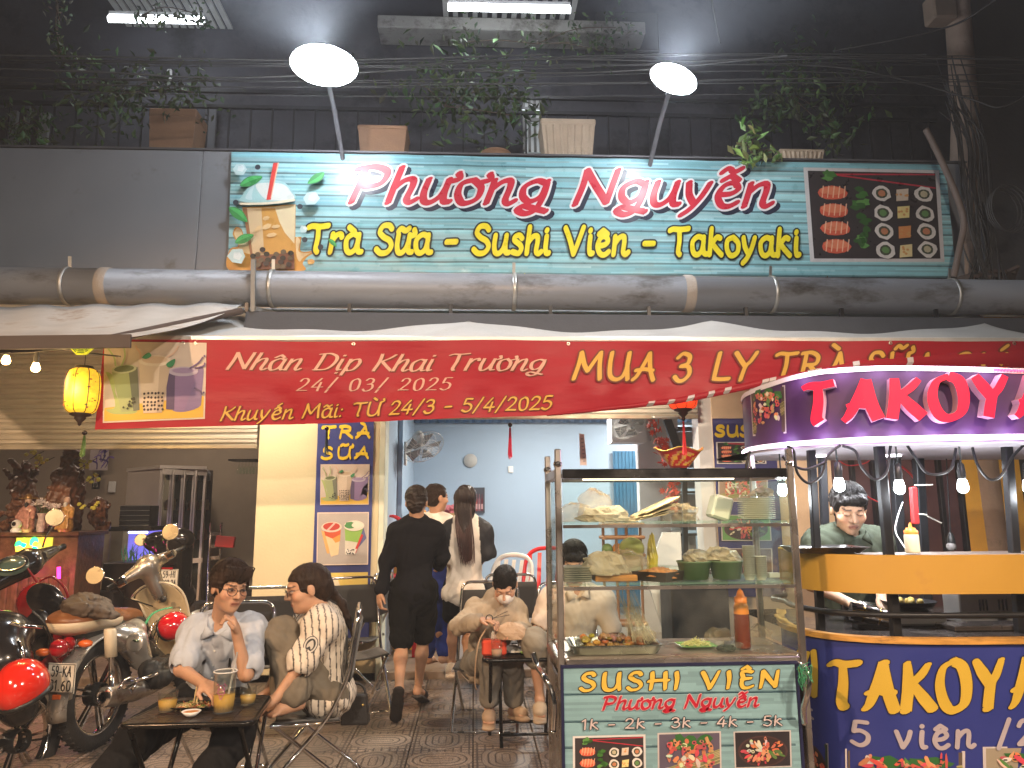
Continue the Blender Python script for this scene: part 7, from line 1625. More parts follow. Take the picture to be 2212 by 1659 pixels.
obj('swing_arm', MB().bar(rc+V(.08,-.05,0), P(320,1460,5.7), .05,.03,bev=.008), ssd, B1); obj('foot_peg', MB().tube([P(268,1484,5.0), P(300,1470,5.2), P(340,1455,5.3)], .012, 8), chrome, B1)
obj('kick_lever', MB().tube(rounded([P(255,1490,4.98), P(275,1462,5.0), P(300,1470,5.05), P(285,1490,5.0)], .03), .008, 7), chrome, B1)
# leg shield (bent sheet)
out = [(300,1300),(285,1292),(305,1270),(335,1260),(362,1260),(385,1270),(400,1292),(408,1325),(409,1360),(404,1395),(392,1425),(372,1440),(350,1420),(335,1385),(322,1350),(310,1320)]
cen = (352,1340); mb = MB(); ring = [P(u, v, 5.95+.1*((u-352)/60)**2) for u, v in out]; mid = [P(cen[0]+(u-cen[0])*.55, cen[1]+(v-cen[1])*.55, 6.06) for u, v in out]; n = len(out); vs = ring+mid+[P(*cen, 6.1)]
mb.add(vs, [(i, (i+1) % n, n+(i+1) % n, n+i) for i in range(n)]+[(n+i, n+(i+1) % n, 2*n) for i in range(n)], True)
shield = obj('leg_shield', mb, mat('cream_shield', (.5,.4,.24), .3, coat=.5, var=.05), B1, solid=.014, sub=2)
obj('shield_edge', MB().tube(catmull(ring, 4, True), .009, 8, closed=True), mat('cream_metal'), B1); obj('lock', MB().lathe([(0,.01),(.02,.01),(.025,0)], P(353,1294,5.93), (0,-1,.1), 16), blk, B1)
L_, R_ = P(232,1272,5.72), P(398,1182,6.2); mm = L_.lerp(R_,.5)+V(0,0,.01)
soft('handlebar_cover', [(L_.lerp(R_,.16), mm, .03,.065), (mm, L_.lerp(R_,.84), .065,.03), (mm, P(345,1285,6.0), .075,.05)], mat('brushed_bar_cover', (.4,.36,.31), .28, metal=.85, var=.1), B1, k=.04)
for a, b_ in ((0,.17),(1,.83)): obj('grip', MB().tube([L_.lerp(R_,a), L_.lerp(R_,b_)], .02, 12), blk, B1)
for u, v, Y in ((263,1257,5.75),(367,1199,6.03)): sw = obj('switch_box', MB().box(P(u,v,Y), (.07,.05,.065), rot=RT(.2,-.5,0), bev=.01), chrome, B1); obj('switch_button', MB().box(P(u,v,Y-.035), (.045,.02,.028), rot=RT(.2,-.5,0), bev=.004), blk, sw)
mirror(205,1243,5.7, [(222,1247,5.71),(240,1252,5.72),(252,1262,5.76)], B1, .064, (.1,-1,.15)); mirror(368,1149,6.0, [(362,1165,6.0),(361,1185,6.03),(368,1195,6.05)], B1, .064, (.1,-1,.1))
for k in range(3): obj('front_carrier', MB().tube(catmull([P(308+k*6,1392-k*8,5.5), P(330,1350+k*6,5.6), P(345,1342+k*9,5.7), P(325+k*6,1395,5.6), P(335,1405,5.6)],5), .0045, 6), chrome, B1)
obj('brake_cable', MB().tube(catmull([P(250,1265,5.8),P(270,1290,5.9),P(300,1300,6.0),P(330,1310,6.0)],6), .005, 6), blk, B1)
obj('helmet_hook', MB().tube(catmull([P(375,1315,5.9),P(388,1312,5.8),P(388,1325,5.75),P(380,1330,5.75)],5), .005, 6), chrome, B1)
helmet('red_helmet', 'glossy red half helmet hanging on the cream leg shield', P(374,1352,5.7), .105, (.5,.008,.015), None, (.3,1.2,0))
soft('leather_cap', [(P(190,1312,5.05), (.14,.16,.05), RT(0,.1,.2)), (P(180,1302,5.1), (.11,.12,.05)), (P(226,1322,5.0), (.08,.06,.02), RT(0,.35,0))], mat('dark_cap_cloth', (.06,.04,.025), .6, bump=.3), None, noise=(.008, 25, 5, (1,1,1), True), label='crumpled dark brown cap lying on the brown motorbike seat', cat='cap')
obj('green_strap', MB().tube(catmull([P(312,1352,5.55),P(325,1330,5.6),P(345,1318,5.65),P(372,1312,5.7)],5), .012, 6, flat=.3), mat('green_nylon'), label='green strap tied from the seat to the leg shield', cat='strap')
# --- red scooter nearest at the left edge
B2 = thing('red_motorbike', 'dark red motorbike cut by the left edge, with a round mirror coloured as reflected golden street light', 'motorbike', V(P(40,1600,4.75).x, 4.8, 0), 'motorbikes in front of the left house')
soft('front_fairing', [(P(80,1300,5.3), P(130,1330,5.5), .13,.1,(V(0,1,0),1.6)), (P(120,1350,5.45), P(112,1440,5.4), .12,.08,(V(0,1,0),1.6)), (P(60,1400,5.2), P(100,1450,5.3), .12,.09)], redp, B2, k=.06)
soft('inner_fairing', [(P(98,1295,5.15), (.13,.03,.1), RT(0,.5,0)), (P(80,1375,5.1), (.1,.03,.17))], mat('black_gloss', (.012,.01,.01), .2, coat=.5), B2)
obj('fairing_edge', MB().tube(catmull([P(85,1255,5.15),P(112,1246,5.17),P(138,1268,5.2),P(148,1300,5.22),P(140,1345,5.2),P(136,1385,5.2)],6), .009, 7), redp, B2)
soft('handlebar_cover', [(P(-20,1262,4.7), P(60,1215,4.9), .06,.085), (P(60,1215,4.9), P(118,1188,5.1), .07,.03)], mat('black_gloss'), B2, k=.04); obj('grip', MB().tube([P(105,1195,5.05), P(138,1180,5.2)], .02, 10), blk, B2)
obj('red_trim', MB().tube(catmull([P(50,1218,4.8),P(62,1232,4.8),P(80,1258,4.85)],5), .007, 6), redp, B2)
ins = obj('speedometer', MB().lathe([(.0,0),(.085,0),(.092,-.03)], P(26,1217,4.72), (.3,-.6,.75), 28, squash=.75), mat('speedo_glass', (.06,.09,.07), .08, coat=1), B2); obj('speedo_ring', MB().lathe([(.085,.002),(.07,.004),(.069,.002)], P(26,1217,4.71), (.3,-.6,.75), 28, squash=.75), chrome, ins)
obj('brake_lever', MB().tube(catmull([P(22,1346,4.55),P(48,1352,4.56),P(75,1354,4.6),P(93,1356,4.62)],5), [.011]*15+[.014], 8), chrome, B2)
mirror(118,1118,4.95, [(113,1136,4.95),(100,1158,4.95),(92,1182,4.97)], B2, .055, (.5,-1,.2));
wheel(P(34,1600,4.85)*1.0, V(.95,-.25,.05), .33, B2); soft('rear_body', [(P(10,1430,4.6), P(40,1530,4.7), .14,.1), (P(-10,1380,4.7), (.2,.2,.16))], mat('black_gloss'), B2, k=.05)
soft('side_panel', [(P(60,1480,4.95), (.06,.08,.1))], redp, B2); obj('grab_rail', MB().tube(catmull([P(40,1385,4.55),P(48,1410,4.5),P(45,1440,4.5),P(10,1452,4.5)],5), .011, 7), chrome, B2)
obj('brake_hose', MB().tube(catmull([P(70,1320,4.8),P(95,1345,4.8),P(110,1380,4.85),P(118,1415,4.9)],6), .006, 6), blk, B2)
helmet('shiny_red_helmet', 'large shiny red helmet hanging at the left edge of the photo', P(46,1482,4.4), .142, (.62,.02,.008), None, (.25,-.35,.2))
# --- black motorbike inside the house
B3 = thing('black_motorbike', 'black motorbike parked inside the house, plate 59-H1 922.24', 'motorbike', V(P(365,1300,7.6).x, 7.8, .09), 'motorbikes in front of the left house')
bkp = mat('black_gloss'); soft('bike_body', [(P(375,1180,7.5), P(380,1250,7.6), .18,.14), (P(345,1170,7.6), (.14,.2,.1)), (P(385,1290,7.7), (.15,.25,.15))], bkp, B3, k=.06)
soft('top_box', [(P(385,1165,7.4), (.15,.13,.11))], bkp, B3); plate_text(None, '59-H1', '922.24', 347, 384, 1238, 1262, .085, 7.35, B3, .1); wheel(P(378,1330,7.7)-V(0,0,.03), (1,.1,0), .3, B3, spokes=5); mirror(305,1166,7.5, [(315,1164,7.5),(328,1180,7.6),(335,1200,7.6)], B3, .06)
obj('red_light', MB().box(P(362,1228,7.36), (.1,.02,.02)), mat('red_lens'), B3)
# ================================================================ POSTERS
ps1 = Sheet(P(674,1300,YF-.012)); pv = thing('drinks_poster', 'tall navy TRÀ SỮA drinks poster on the cream pier', 'poster', P(742,1300,YF-.012))
xl, yt = ps1.L(687,911); xr_, _ = ps1.L(808,911); yb_ = ps1.L(674,1390)[1]; xl2 = ps1.L(674,1229)[0]
mb = MB(); mb.grid(lambda a, b: ps1.fn(xl+.0+(xr_-xl)*a, yb_+(yt-yb_)*b, .004+.003*math.sin(b*40+a*5)*(b > .7)), 8, 60, col=(.03,.045,.2)); obj('sheet', mb, sprm, pv)
pr = Print(ps1.fn, .0008); pr.h = .009; GY = (.72,.52,.03)
def on(f, a, b): return f(*a)
ptext(pr, ps1, 'TRÀ', (696,946), (798,945), (696,922), GY, a=8.5, b=5, ang=R(90), slant=0, track=16)
ptext(pr, ps1, 'SỮA', (694,991), (795,989), (694,968), GY, a=8, b=4.6, ang=R(90), slant=0, track=16)
drinks_photo(pr, bil(ps1.L(692,1091), ps1.L(797,1090), ps1.L(799,1003), ps1.L(693,1003)))
def two_cups(pr, fx):
 sx = abs(fx(1,0)[0]-fx(0,0)[0]); sy = abs(fx(0,1)[1]-fx(0,0)[1]); rnd = random.Random(4)
 def pl(pts, c): pr.poly([fx(x, y) for x, y in pts], c); pr.h += .0005
 def e(x, y, rx, ry, c, **k): pr.ell(*fx(x, y), rx*sx, ry*sy, c, up=False, **k); pr.h += .00015
 pl([(0,0),(1,0),(1,1),(0,1)], (.6,.5,.45)); pl([(.02,.02),(.98,.02),(.98,.98),(.02,.98)], (.36,.33,.31)); pl([(.7,.2),(.96,.5),(.9,.7),(.75,.5)], (.1,.11,.25))
 pl([(.08,.66),(.18,.62),(.25,.22),(.2,.22)], (.6,.35,.12)); pl([(.12,.72),(.46,.72),(.42,.2),(.28,.16)], (.65,.5,.3)); pl([(.12,.72),(.46,.72),(.455,.58),(.3,.5),(.16,.56)], (.5,.08,.03)); pl([(.3,.5),(.455,.58),(.45,.45),(.36,.42)], (.6,.28,.06))
 e(.28,.72,.2,.1,(.6,.5,.42),n=22); e(.28,.73,.165,.075,(.42,.04,.03),n=22); pl([(.18,.66),(.22,.65),(.36,.79),(.32,.8)], (.6,.4,.36))
 pl([(.54,.72),(.9,.72),(.74,.2),(.55,.2)], (.55,.52,.45)); pl([(.54,.7),(.9,.7),(.8,.42),(.55,.46)], (.22,.4,.08)); pl([(.86,.58),(.9,.56),(.76,.22),(.72,.24)], (.5,.03,.03)); pl([(.55,.3),(.78,.3),(.74,.2),(.57,.19)], (.62,.6,.55))
 for i in range(18): e(rnd.uniform(.57,.73), rnd.uniform(.2,.3), .014, .012, (.03,.025,.025), n=6)
 e(.72,.74,.2,.1,(.6,.56,.48),n=22); e(.64,.75,.11,.06,(.06,.22,.07),n=14,jit=.15); e(.78,.75,.11,.055,(.62,.6,.5),n=14)
 pr.layer()
two_cups(pr, bil(ps1.L(685,1221), ps1.L(796,1219), ps1.L(798,1106), ps1.L(687,1107)))
pr.poly([ps1.L(*p) for p in ((690,1290),(795,1290),(796,1235),(691,1237))], (.62,.48,.12)); pr.layer(); pr.poly([ps1.L(*p) for p in ((692,1290),(745,1290),(730,1245),(693,1243))], (.62,.55,.4)); pr.layer()
pr.obj('printed_pictures', sprm, pv)
ps2 = Sheet(P(1535,1400,YF-.05)); pv2 = thing('sushi_poster', 'navy SUSHI poster on the warm wall right of the white post', 'poster', P(1600,1400,YF-.05))
a0, t0_ = ps2.L(1538,904); a1, _ = ps2.L(1672,904); b0 = ps2.L(1540,1290)[1]; obj('sheet', MB().add([ps2.fn(a0,b0,.003), ps2.fn(a1,b0,.003), ps2.fn(a1,t0_,.003), ps2.fn(a0,t0_,.003)], [(0,1,2,3)], col=(.035,.035,.16)), sprm, pv2)
pr = Print(ps2.fn, .0008); pr.h = .006
ptext(pr, ps2, 'SUSHI', (1545,941), (1660,942), (1545,921), GY, a=11, b=7, ang=R(90), slant=0, track=10)
sushi_photo(pr, bil(ps2.L(1548,1002), ps2.L(1655,1002), ps2.L(1653,955), ps2.L(1546,955)), 11); platter(pr, bil(ps2.L(1550,1084), ps2.L(1658,1084), ps2.L(1656,1030), ps2.L(1549,1030)), (.3,.2,.15), 31, False); pr.layer()
platter(pr, bil(ps2.L(1556,1168), ps2.L(1664,1168), ps2.L(1660,1112), ps2.L(1554,1112)), (.12,.3,.08), 32, True); pr.layer(); platter(pr, bil(ps2.L(1560,1240), ps2.L(1666,1240), ps2.L(1664,1184), ps2.L(1558,1184)), (.1,.05,.04), 33, True)
pr.obj('printed_pictures', sprm, pv2)
# ================================================================ LANTERNS, TASSELS
def lantern(label, c, rx, hz, col, em, u=None, tassel=(.1,.25,.04), kind='fabric', ribs=8, W=3):
 r = thing('lantern', label, 'lantern', c); prof = [(rx*.55,-hz),(rx*.85,-hz*.86),(rx,-hz*.45),(rx*1.02,0),(rx,hz*.45),(rx*.85,hz*.86),(rx*.55,hz)]
 m = mat('lantern_'+kind, col, .6, var=.45, scale=22, emit=em, es=1.0)
 nt_ = m.node_tree;
 obj('shade', MB().lathe([(a.x, a.z) for a in catmull([V(a,0,b) for a, b in prof], 4)], c, n=32), m, r)
 for k in range(ribs): a = 2*math.pi*k/ribs; obj('rib', MB().tube(catmull([c+V(x*1.01*math.cos(a), x*1.01*math.sin(a), z) for x, z in prof], 4), .003, 5), mat('dark_wood', (.03,.015,.01), .5), r)
 obj('top_cap', MB().lathe([(rx*.6,0),(rx*.5,.025),(.01,.03)], c+V(0,0,hz-.005), n=20), mat('dark_wood'), r); obj('bottom_cap', MB().lathe([(rx*.6,0),(rx*.62,-.015),(rx*.3,-.03),(rx*.35,-.04),(rx*.12,-.07),(.012,-.085),(0,-.095)], c-V(0,0,hz-.005), n=20), mat('dark_wood'), r)
 obj('hanger', MB().tube([c+V(0,0,hz), c+V(0,0,hz+.25)], .003, 5), cab, r); light('POINT', 'lamp_light', c-V(0,rx+.05,0), W, (1,.75,.3) if em[1] > .2 else (1,.2,.1), .06, parent=r); return r
def tassel_(c, L_, col, parent=None, label=None, group=None):
 root = parent or thing('tassel', label, 'tassel', c, group); m = mat('tassel_%d' % int(col[0]*999+col[1]*99), col, .7)
 obj('bead', MB().sphere(c, .018, 12, 8), mat('dark_bead', (.02,.01,.01), .2), root); mb = MB(); rs = random.Random(int(L_*1000))
 for k in range(26): a = rs.uniform(0,6.28); q = V(math.cos(a),math.sin(a),0)*rs.uniform(.0,.012); mb.tube([c+q*.5-V(0,0,.02), c+q-V(0,0,L_*.5), c+q*1.4+V(rs.uniform(-.006,.006),0,-L_*rs.uniform(.88,1.05))], .0022, 4)
 obj('fringe', mb, m, root, kind='stuff'); return root
lc = P(178,845,5.5); ln = lantern('yellow flowered fabric lantern hanging before the ribbed shutter', lc, .115, .165, (.7,.5,.03), (.75,.42,.02), tassel=None, W=4)
tassel_(P(183,935,5.5), .17, (.08,.16,.03), ln)
rs = random.Random(9); mb = MB()
for k in range(60):
 a = rs.uniform(0,6.28); z = rs.uniform(-.14,.14); q = lc+V(math.cos(a)*.119, math.sin(a)*.119, z); n = V(math.cos(a),math.sin(a),0); t = V(-math.sin(a),math.cos(a),0); s_ = rs.uniform(.006,.014)
 mb.add([q-t*s_, q+V(0,0,s_*.6), q+t*s_, q-V(0,0,s_*.6)], [(0,1,2,3)], col=rs.choice([(.3,.12,.02),(.5,.05,.02),(.1,.12,.03),(.6,.3,.05)]))
obj('flower_print', mb, sprm, ln, kind='stuff')
oc = P(177,740,5.45); bg_ = thing('bagua_sign', 'yellow octagonal bagua sign with yin-yang above the lantern', 'sign', oc)
obj('octagon', MB().slab([oc+V(.095*math.cos(R(22.5+45*k)),0,.095*math.sin(R(22.5+45*k))) for k in range(8)], .015, (0,1,0)), mat('glowing_yellow_lacquer', (.75,.75,.05), .4, emit=(.6,.7,.02), es=.35), bg_)  # faint glow put into the lacquer colour
pr = Print(plane_fn(oc,(1,0,0),(0,0,1),(0,-1,0)), .0008); G_ = (.03,.12,.02); pr.ell(0,0,.038,.038,(.8,.8,.7),n=24); pr.poly([(.036*math.cos(a),.036*math.sin(a)) for a in [R(-90+180*i/14) for i in range(15)]], G_); pr.layer(); pr.ell(0,.018,.018,.018,G_,n=16); pr.ell(0,-.018,.018,.018,(.8,.8,.7),n=16); pr.ell(0,.018,.006,.006,(.8,.8,.7)); pr.ell(0,-.018,.006,.006,G_)
for k in range(8):
 a = R(45*k);
 for j in range(3):
  r_ = .052+.011*j; t = V(-math.sin(a), math.cos(a)); c = (r_*math.cos(a), r_*math.sin(a)); wd = .017+.003*j
  segs = [(-1,1)] if (k+j) % 3 else [(-1,-.2),(.2,1)]
  for s0, s1 in segs: pr.stroke([(c[0]-math.sin(a)*wd*s0, c[1]+math.cos(a)*wd*s0),(c[0]-math.sin(a)*wd*s1, c[1]+math.cos(a)*wd*s1)], .003,.003,0,G_)
pr.obj('trigram_marks', sprm, bg_)
rl = P(1474,858,6.0); r2 = lantern('red round lantern peeking out under the red banner', rl, .12, .1, (.6,.03,.01), (.9,.06,.01), kind='red', W=3); tassel_(P(1476,905,6.0), .3, (.5,.02,.03), r2)
tassel_(P(1102,918,5.9), .26, (.5,.01,.05), None, 'red tassel hanging from the banner before the blue shop wall', 'hanging tassels'); tassel_(P(706,926,6.2), .22, (.03,.06,.09), None, 'dark blue green tassel hanging in front of the TRÀ SỮA poster', 'hanging tassels')
# ================================================================ BLUE SHOP INTERIOR
gpl = mat('grey_fan_plastic', (.22,.25,.26), .35); wpl = mat('white_plastic')
def wall_fan(label, c, n, r, mount):
 f = thing('wall_fan', label, 'fan', mount, 'wall fans'); n = Vector(n).normalized(); x = n.orthogonal().normalized(); y = n.cross(x)
 for k in range(5): a = k*2*math.pi/5; obj('blade', MB().add([c+(x*math.cos(a-.1)+y*math.sin(a-.1))*.03, c+(x*math.cos(a-.3)+y*math.sin(a-.3))*r*.85-n*.02, c+(x*math.cos(a+.35)+y*math.sin(a+.35))*r*.88+n*.02, c+(x*math.cos(a+.5)+y*math.sin(a+.5))*r*.4+n*.015], [(0,1,2,3)]), gpl, f, solid=.004)
 for s_ in (-1,1):
  mb = MB()
  for k in range(36): a = k*2*math.pi/36; d = x*math.cos(a)+y*math.sin(a); mb.tube([c+d*.03+n*s_*.055, c+d*r*.7+n*s_*.05, c+d*r], .0016, 4)
  for q in (.35,.7,1): mb.tube([c+(x*math.cos(t)+y*math.sin(t))*r*q+n*s_*(.055 if q < 1 else 0)*(1) for t in [2*math.pi*i/30 for i in range(30)]], .0025, 5, closed=True)
  obj('guard', mb, wpl, f, kind='stuff')
 obj('motor', MB().lathe([(0,-.2),(.06,-.19),(.068,-.1),(.05,-.05),(0,-.04)], c, n, 20), wpl, f); obj('arm', MB().tube([c-n*.15, c-n*.2+V(0,0,-.08), mount], .02, 8), wpl, f); obj('wall_plate', MB().box(mount, (.03,.1,.26), bev=.01), wpl, f)
wall_fan('white wall fan tilted down on the left jamb of the blue shop', P(914,966,8.0), (.35,-.55,-.75), .23, P(876,980,8.15)); wall_fan('grey wall fan under the shop ceiling at the right', P(1362,916,8.4), (.3,-.6,-.7), .23, P(1408,930,8.85))
obj('vent', MB().lathe([(.0,.015),(.085,.015),(.095,.0)], P(1016,995,10.38), (0,-1,0), 28), mat('vent_grey', (.4,.4,.38), .6, bump=.5, bscale=60), label='round grey vent cover on the blue back wall', cat='vent')
obj('socket', MB().box(P(1103,1014,10.385), (.07,.02,.09), bev=.005), wpl, label='small white wall socket on the blue back wall', cat='wall socket')
pb = thing('price_card', 'narrow pink paper card hanging before the blue wall', 'card', P(1258,1004,7.4)); obj('card', MB().slab([P(1253,1005,7.4),P(1268,1005,7.4),P(1262,938,7.4),P(1251,936,7.4)], .003, (0,1,0)), mat('pink_card', (.65,.5,.48), .6), pb)
for k in range(7): a = P(1256+k*.8,948+k*8,7.395); obj('printed_line', MB().box(a+V(.006,0,0), (.025,.001,.012)), mat('grey_print', (.3,.25,.28), .7), pb)
pk_ = thing('wall_picture', 'dark framed picture of bottles on the blue back wall', 'picture', P(1032,1108,10.38)); pq = Sheet(P(1018,1108,10.38)); w1, h1 = pq.L(1047,1053); obj('frame', MB().slab([pq.fn(0,0,0),pq.fn(w1,0,0),pq.fn(w1,h1,0),pq.fn(0,h1,0)], .02, (0,-1,0)), mat('dark_picture', (.05,.055,.07), .4), pk_)
pr = Print(pq.fn, .001); pr.h = .024
for i in range(4): x = w1*(.2+.2*i); pr.poly([(x-w1*.07,h1*.08),(x+w1*.07,h1*.08),(x+w1*.07,h1*.5),(x+w1*.025,h1*.62),(x+w1*.025,h1*.74),(x-w1*.025,h1*.74),(x-w1*.025,h1*.62),(x-w1*.07,h1*.5)], [(.2,.02,.02),(.3,.03,.03),(.25,.1,.12),(.1,.01,.02)][i]); pr.poly([(x-w1*.06,h1*.15),(x+w1*.06,h1*.15),(x+w1*.06,h1*.35),(x-w1*.06,h1*.35)], (.5,.3,.3), h=pr.h+.0006)
pr.obj('bottle_print', sprm, pk_)
# stairs with dark brackets, white stringer
sr = thing('staircase', 'grey staircase with dark metal brackets behind the white partition', 'stairs', P(1500,1300,7.9)); stm = mat('grey_blue_paint', (.3,.34,.4), .6)
for k in range(12):
 v = 925+k*46; a, b_ = P(1462,v,8.0), P(1516,v,8.0); obj('tread', MB().box((a+b_)/2+V(0,.1,0), ((b_-a).length,.3,.02)), bst, sr); obj('riser', MB().box((a+b_)/2+V(0,.24,-.1), ((b_-a).length,.02,.17)), stm, sr)
obj('stringer', MB().bar(P(1440,905,7.85), P(1478,1010,7.85), .05,.09).bar(P(1478,1010,7.85), P(1482,1360,7.85), .05,.05), bst, sr)
obj('white_board', MB().slab([P(1395,1245,7.4),P(1432,1150,7.4),P(1470,1150,7.4),P(1480,1390,7.4),P(1445,1400,7.4)], .04, (0,1,0)), whitew, label='white slanted board leaning before the stairs', cat='board')
obj('dark_box', MB().box(P(1500,1330,6.7), (.5,.4,.75), bev=.01), mat('black_speaker', (.02,.018,.018), .6, bump=.2), label='big black box standing behind the glass case', cat='box')
# maple garland
gm = mat('red_maple_leaf', (.6,.05,.015), .6)
def garland(label, pts, n_, sd):
 g = thing('maple_garland', label, 'garland', P(*pts[-1])); rs = random.Random(sd); q = catmull([P(*p) for p in pts], 8); obj('vine', MB().tube(q, .004, 5), mat('dark_wood'), g)
 mb0 = MB(); sh_ = [];
 for i in range(14): a = 2*math.pi*i/14; r_ = .045 if i % 2 == 0 else .02; sh_.append((r_*math.cos(a), r_*math.sin(a)))
 for k in range(n_):
  c = q[rs.randrange(len(q))]+V(rs.gauss(0,.035),rs.gauss(0,.03),rs.gauss(0,.03)); ro = RT(rs.uniform(0,6),rs.uniform(0,6),rs.uniform(0,6)); obj('leaf', MB().add([c+ro@V(x,y,0) for x, y in sh_]+[c+ro@V(0,0,.008)], [(i,(i+1) % 14,14) for i in range(14)]), gm, g)
garland('garland of red maple leaves along the stair rail', [(1408,905,7.6),(1418,945,7.6),(1432,975,7.6),(1440,1000,7.6)], 46, 1); garland('short bunch of red maple leaves hanging below the paper basket', [(1452,1040,7.6),(1450,1065,7.6),(1455,1095,7.6)], 34, 2)
# paper offering basket
bk = P(1468,1010,6.6); bp = thing('paper_basket', 'red and gold patterned paper basket with wavy rim', 'basket', bk)
mb = MB(); mb.grid(lambda a, b: bk+V((.07+.125*b)*math.cos(6.2832*a)*1.12, (.05+.07*b)*math.sin(6.2832*a), .16*b+.018*math.cos(6.2832*a*4)*b), 48, 10, colfn=lambda a, b: [(.5,.02,.015),(.65,.42,.05),(.6,.3,.12),(.45,.03,.02)][(int(a*40)*7+int(b*9)*5) % 4] if .1 < b < .85 else (.4,.02,.015)); obj('basket_wall', mb, sprm, bp, solid=.004); obj('basket_rim', MB().tube([bk+V(.195*math.cos(a)*1.12,.12*math.sin(a),.16+.018*math.cos(a*4)) for a in [2*math.pi*i/48 for i in range(48)]], .006, 6, closed=True), mat('gold_paper', (.6,.4,.08), .35, metal=.3), bp)
# plastic chairs
def plastic_chair(label, c, rz, col, s=1.0, nm='red'):
 r = thing('plastic_chair', label, 'chair', c); ro = rotz(rz); m = mat('plastic_chair_'+nm, col, .3, var=.04); T = lambda x, y, z: c+ro@V(x*s,y*s,z*s)
 for x in (-1,1):
  for y in (-1,1): obj('leg', MB().bar(T(x*.24,y*.22,0), T(x*.18,y*.18,.42), .035,.03), m, r)
  obj('armrest', MB().tube(catmull([T(x*.22,.2,.42),T(x*.26,.2,.6),T(x*.26,0,.64),T(x*.24,-.2,.66)],5), .022, 8, flat=.6), m, r)
 obj('seat', MB().grid(lambda a, b: T(-.21+.42*a, -.2+.4*b, .42-.02*math.sin(3.14*a)), 8, 6), m, r, solid=.012)
 for k in range(5): x = -.16+.08*k; obj('back_slat', MB().bar(T(x,-.2,.42), T(x*1.15,-.3,.84), .04,.012), m, r)
 obj('top_rail', MB().tube(catmull([T(-.22,-.2,.5),T(-.22,-.28,.76),T(-.12,-.31,.87),T(.12,-.31,.87),T(.22,-.28,.76),T(.22,-.2,.5)],6), .026, 8, flat=.7), m, r); return r
pc1 = P(1170,1300,7.4); plastic_chair('red plastic armchair seen right of the long haired girl', V(pc1.x,7.6,.09), math.pi-.4, (.55,.012,.02), 1.15)
pc2 = P(1065,1300,7.1); plastic_chair('white plastic armchair behind the long haired girl', V(pc2.x,7.3,.09), 2.4, (.7,.7,.68), 1.1, 'white')
st_ = thing('stacked_red_chairs', 'stack of red plastic chairs against the blue jamb', 'chair stack', V(P(842,1300,7.7).x,7.7,.09))
for k in range(4):
 for x in (-1,1):
  b_ = P(828,1200-k*24,7.6)+V(.02*k,.1*x,0); obj('armrest', MB().tube(catmull([b_+V(-.02,0,.06), b_+V(.06,0,.05), b_+V(.16,0,-.03), b_+V(.2,0,-.14)],5), .022, 8, flat=.6), mat('plastic_chair_red', (.55,.012,.02), .3), st_)
 obj('seat', MB().box(V(P(842,1300,7.7).x+.1,7.75,.55+.1*k), (.4,.38,.03), bev=.01), mat('plastic_chair_red'), st_)
for lx in (-.1,.25): obj('leg', MB().bar(V(P(842,1300,7.7).x+lx,7.65,.09), V(P(842,1300,7.7).x+lx,7.7,.55), .04,.04), mat('plastic_chair_red'), st_)
yt_ = thing('yellow_cabinet', 'yellow table with a flower vase behind the walking boy', 'table', V(P(880,1300,8.2).x,8.2,.09)); obj('table_top', MB().box(V(P(890,1300,8.2).x,8.2,.95), (.75,.5,.03), bev=.005), mat('white_wall_paint'), yt_); obj('table_body', MB().box(V(P(890,1300,8.2).x,8.22,.51), (.68,.44,.83), bev=.005), mat('yellow_board'), yt_)
vz = P(912,1100,8.2); vz.z = .965; fv = thing('flower_vase', 'vase of orange and red flowers behind the walking boy', 'vase', vz); obj('vase', MB().lathe([(.05,0),(.07,.1),(.04,.2),(.05,.24)], vz, n=16), mat('gift_glass', (.3,.4,.45), .1), fv); rs = random.Random(3)
for k in range(16): q = vz+V(rs.uniform(-.13,.13), rs.uniform(-.08,.08), rs.uniform(.3,.62)); obj('stem', MB().tube([vz+V(0,0,.22), q], .003, 4), mat('green_stem', (.05,.12,.03), .6), fv); obj('flower', crumple(q, (.035,.035,.03), k, .3, 10, 6, False), mat('flower_%d' % (k % 3), [(.7,.3,.02),(.6,.03,.02),(.65,.5,.05)][k % 3], .6), fv)
bq = P(972,1108,7.4); bo = thing('pink_bouquet', 'pink flower bouquet wrapped in brown paper held between the two women', 'bouquet', bq); obj('wrap', MB().lathe([(.03,-.18),(.08,0)], bq, n=12), kp, bo)
for k in range(14): obj('flower', crumple(bq+V(rs.uniform(-.06,.06),rs.uniform(-.05,.05),rs.uniform(0,.06)), (.03,.03,.025), k+30, .3, 9, 5, False), mat('pink_petal', (.6,.2,.28), .6), bo)
# rattan rack behind the case
rk = thing('rattan_rack', 'brown rattan rack with fruit behind the glass case', 'rack', V(P(1340,1300,6.9).x,6.9,.02)); rt = mat('rattan', (.3,.14,.06), .6, bump=.4)
for u in (1302,1330,1352,1382):
 a = P(u,1128,6.9 if u in (1302,1382) else 6.75); obj('pole', MB().tube([V(a.x,a.y,.02), a], .014, 7), rt, rk)
for z in (P(1340,1198,6.9).z, P(1340,1160,6.9).z, P(1340,1132,6.9).z, .5):
 x0_, x1_ = P(1298,1200,6.9).x, P(1386,1200,6.9).x; obj('shelf_ring', MB().tube(rounded([V(x0_,6.72,z),V(x0_,6.98,z),V(x1_,6.98,z),V(x1_,6.72,z),V(x0_+.01,6.72,z)], .08), .016, 7), rt, rk); obj('shelf', MB().box(V((x0_+x1_)/2,6.85,z-.01), (x1_-x0_-.02,.24,.01)), rt, rk)
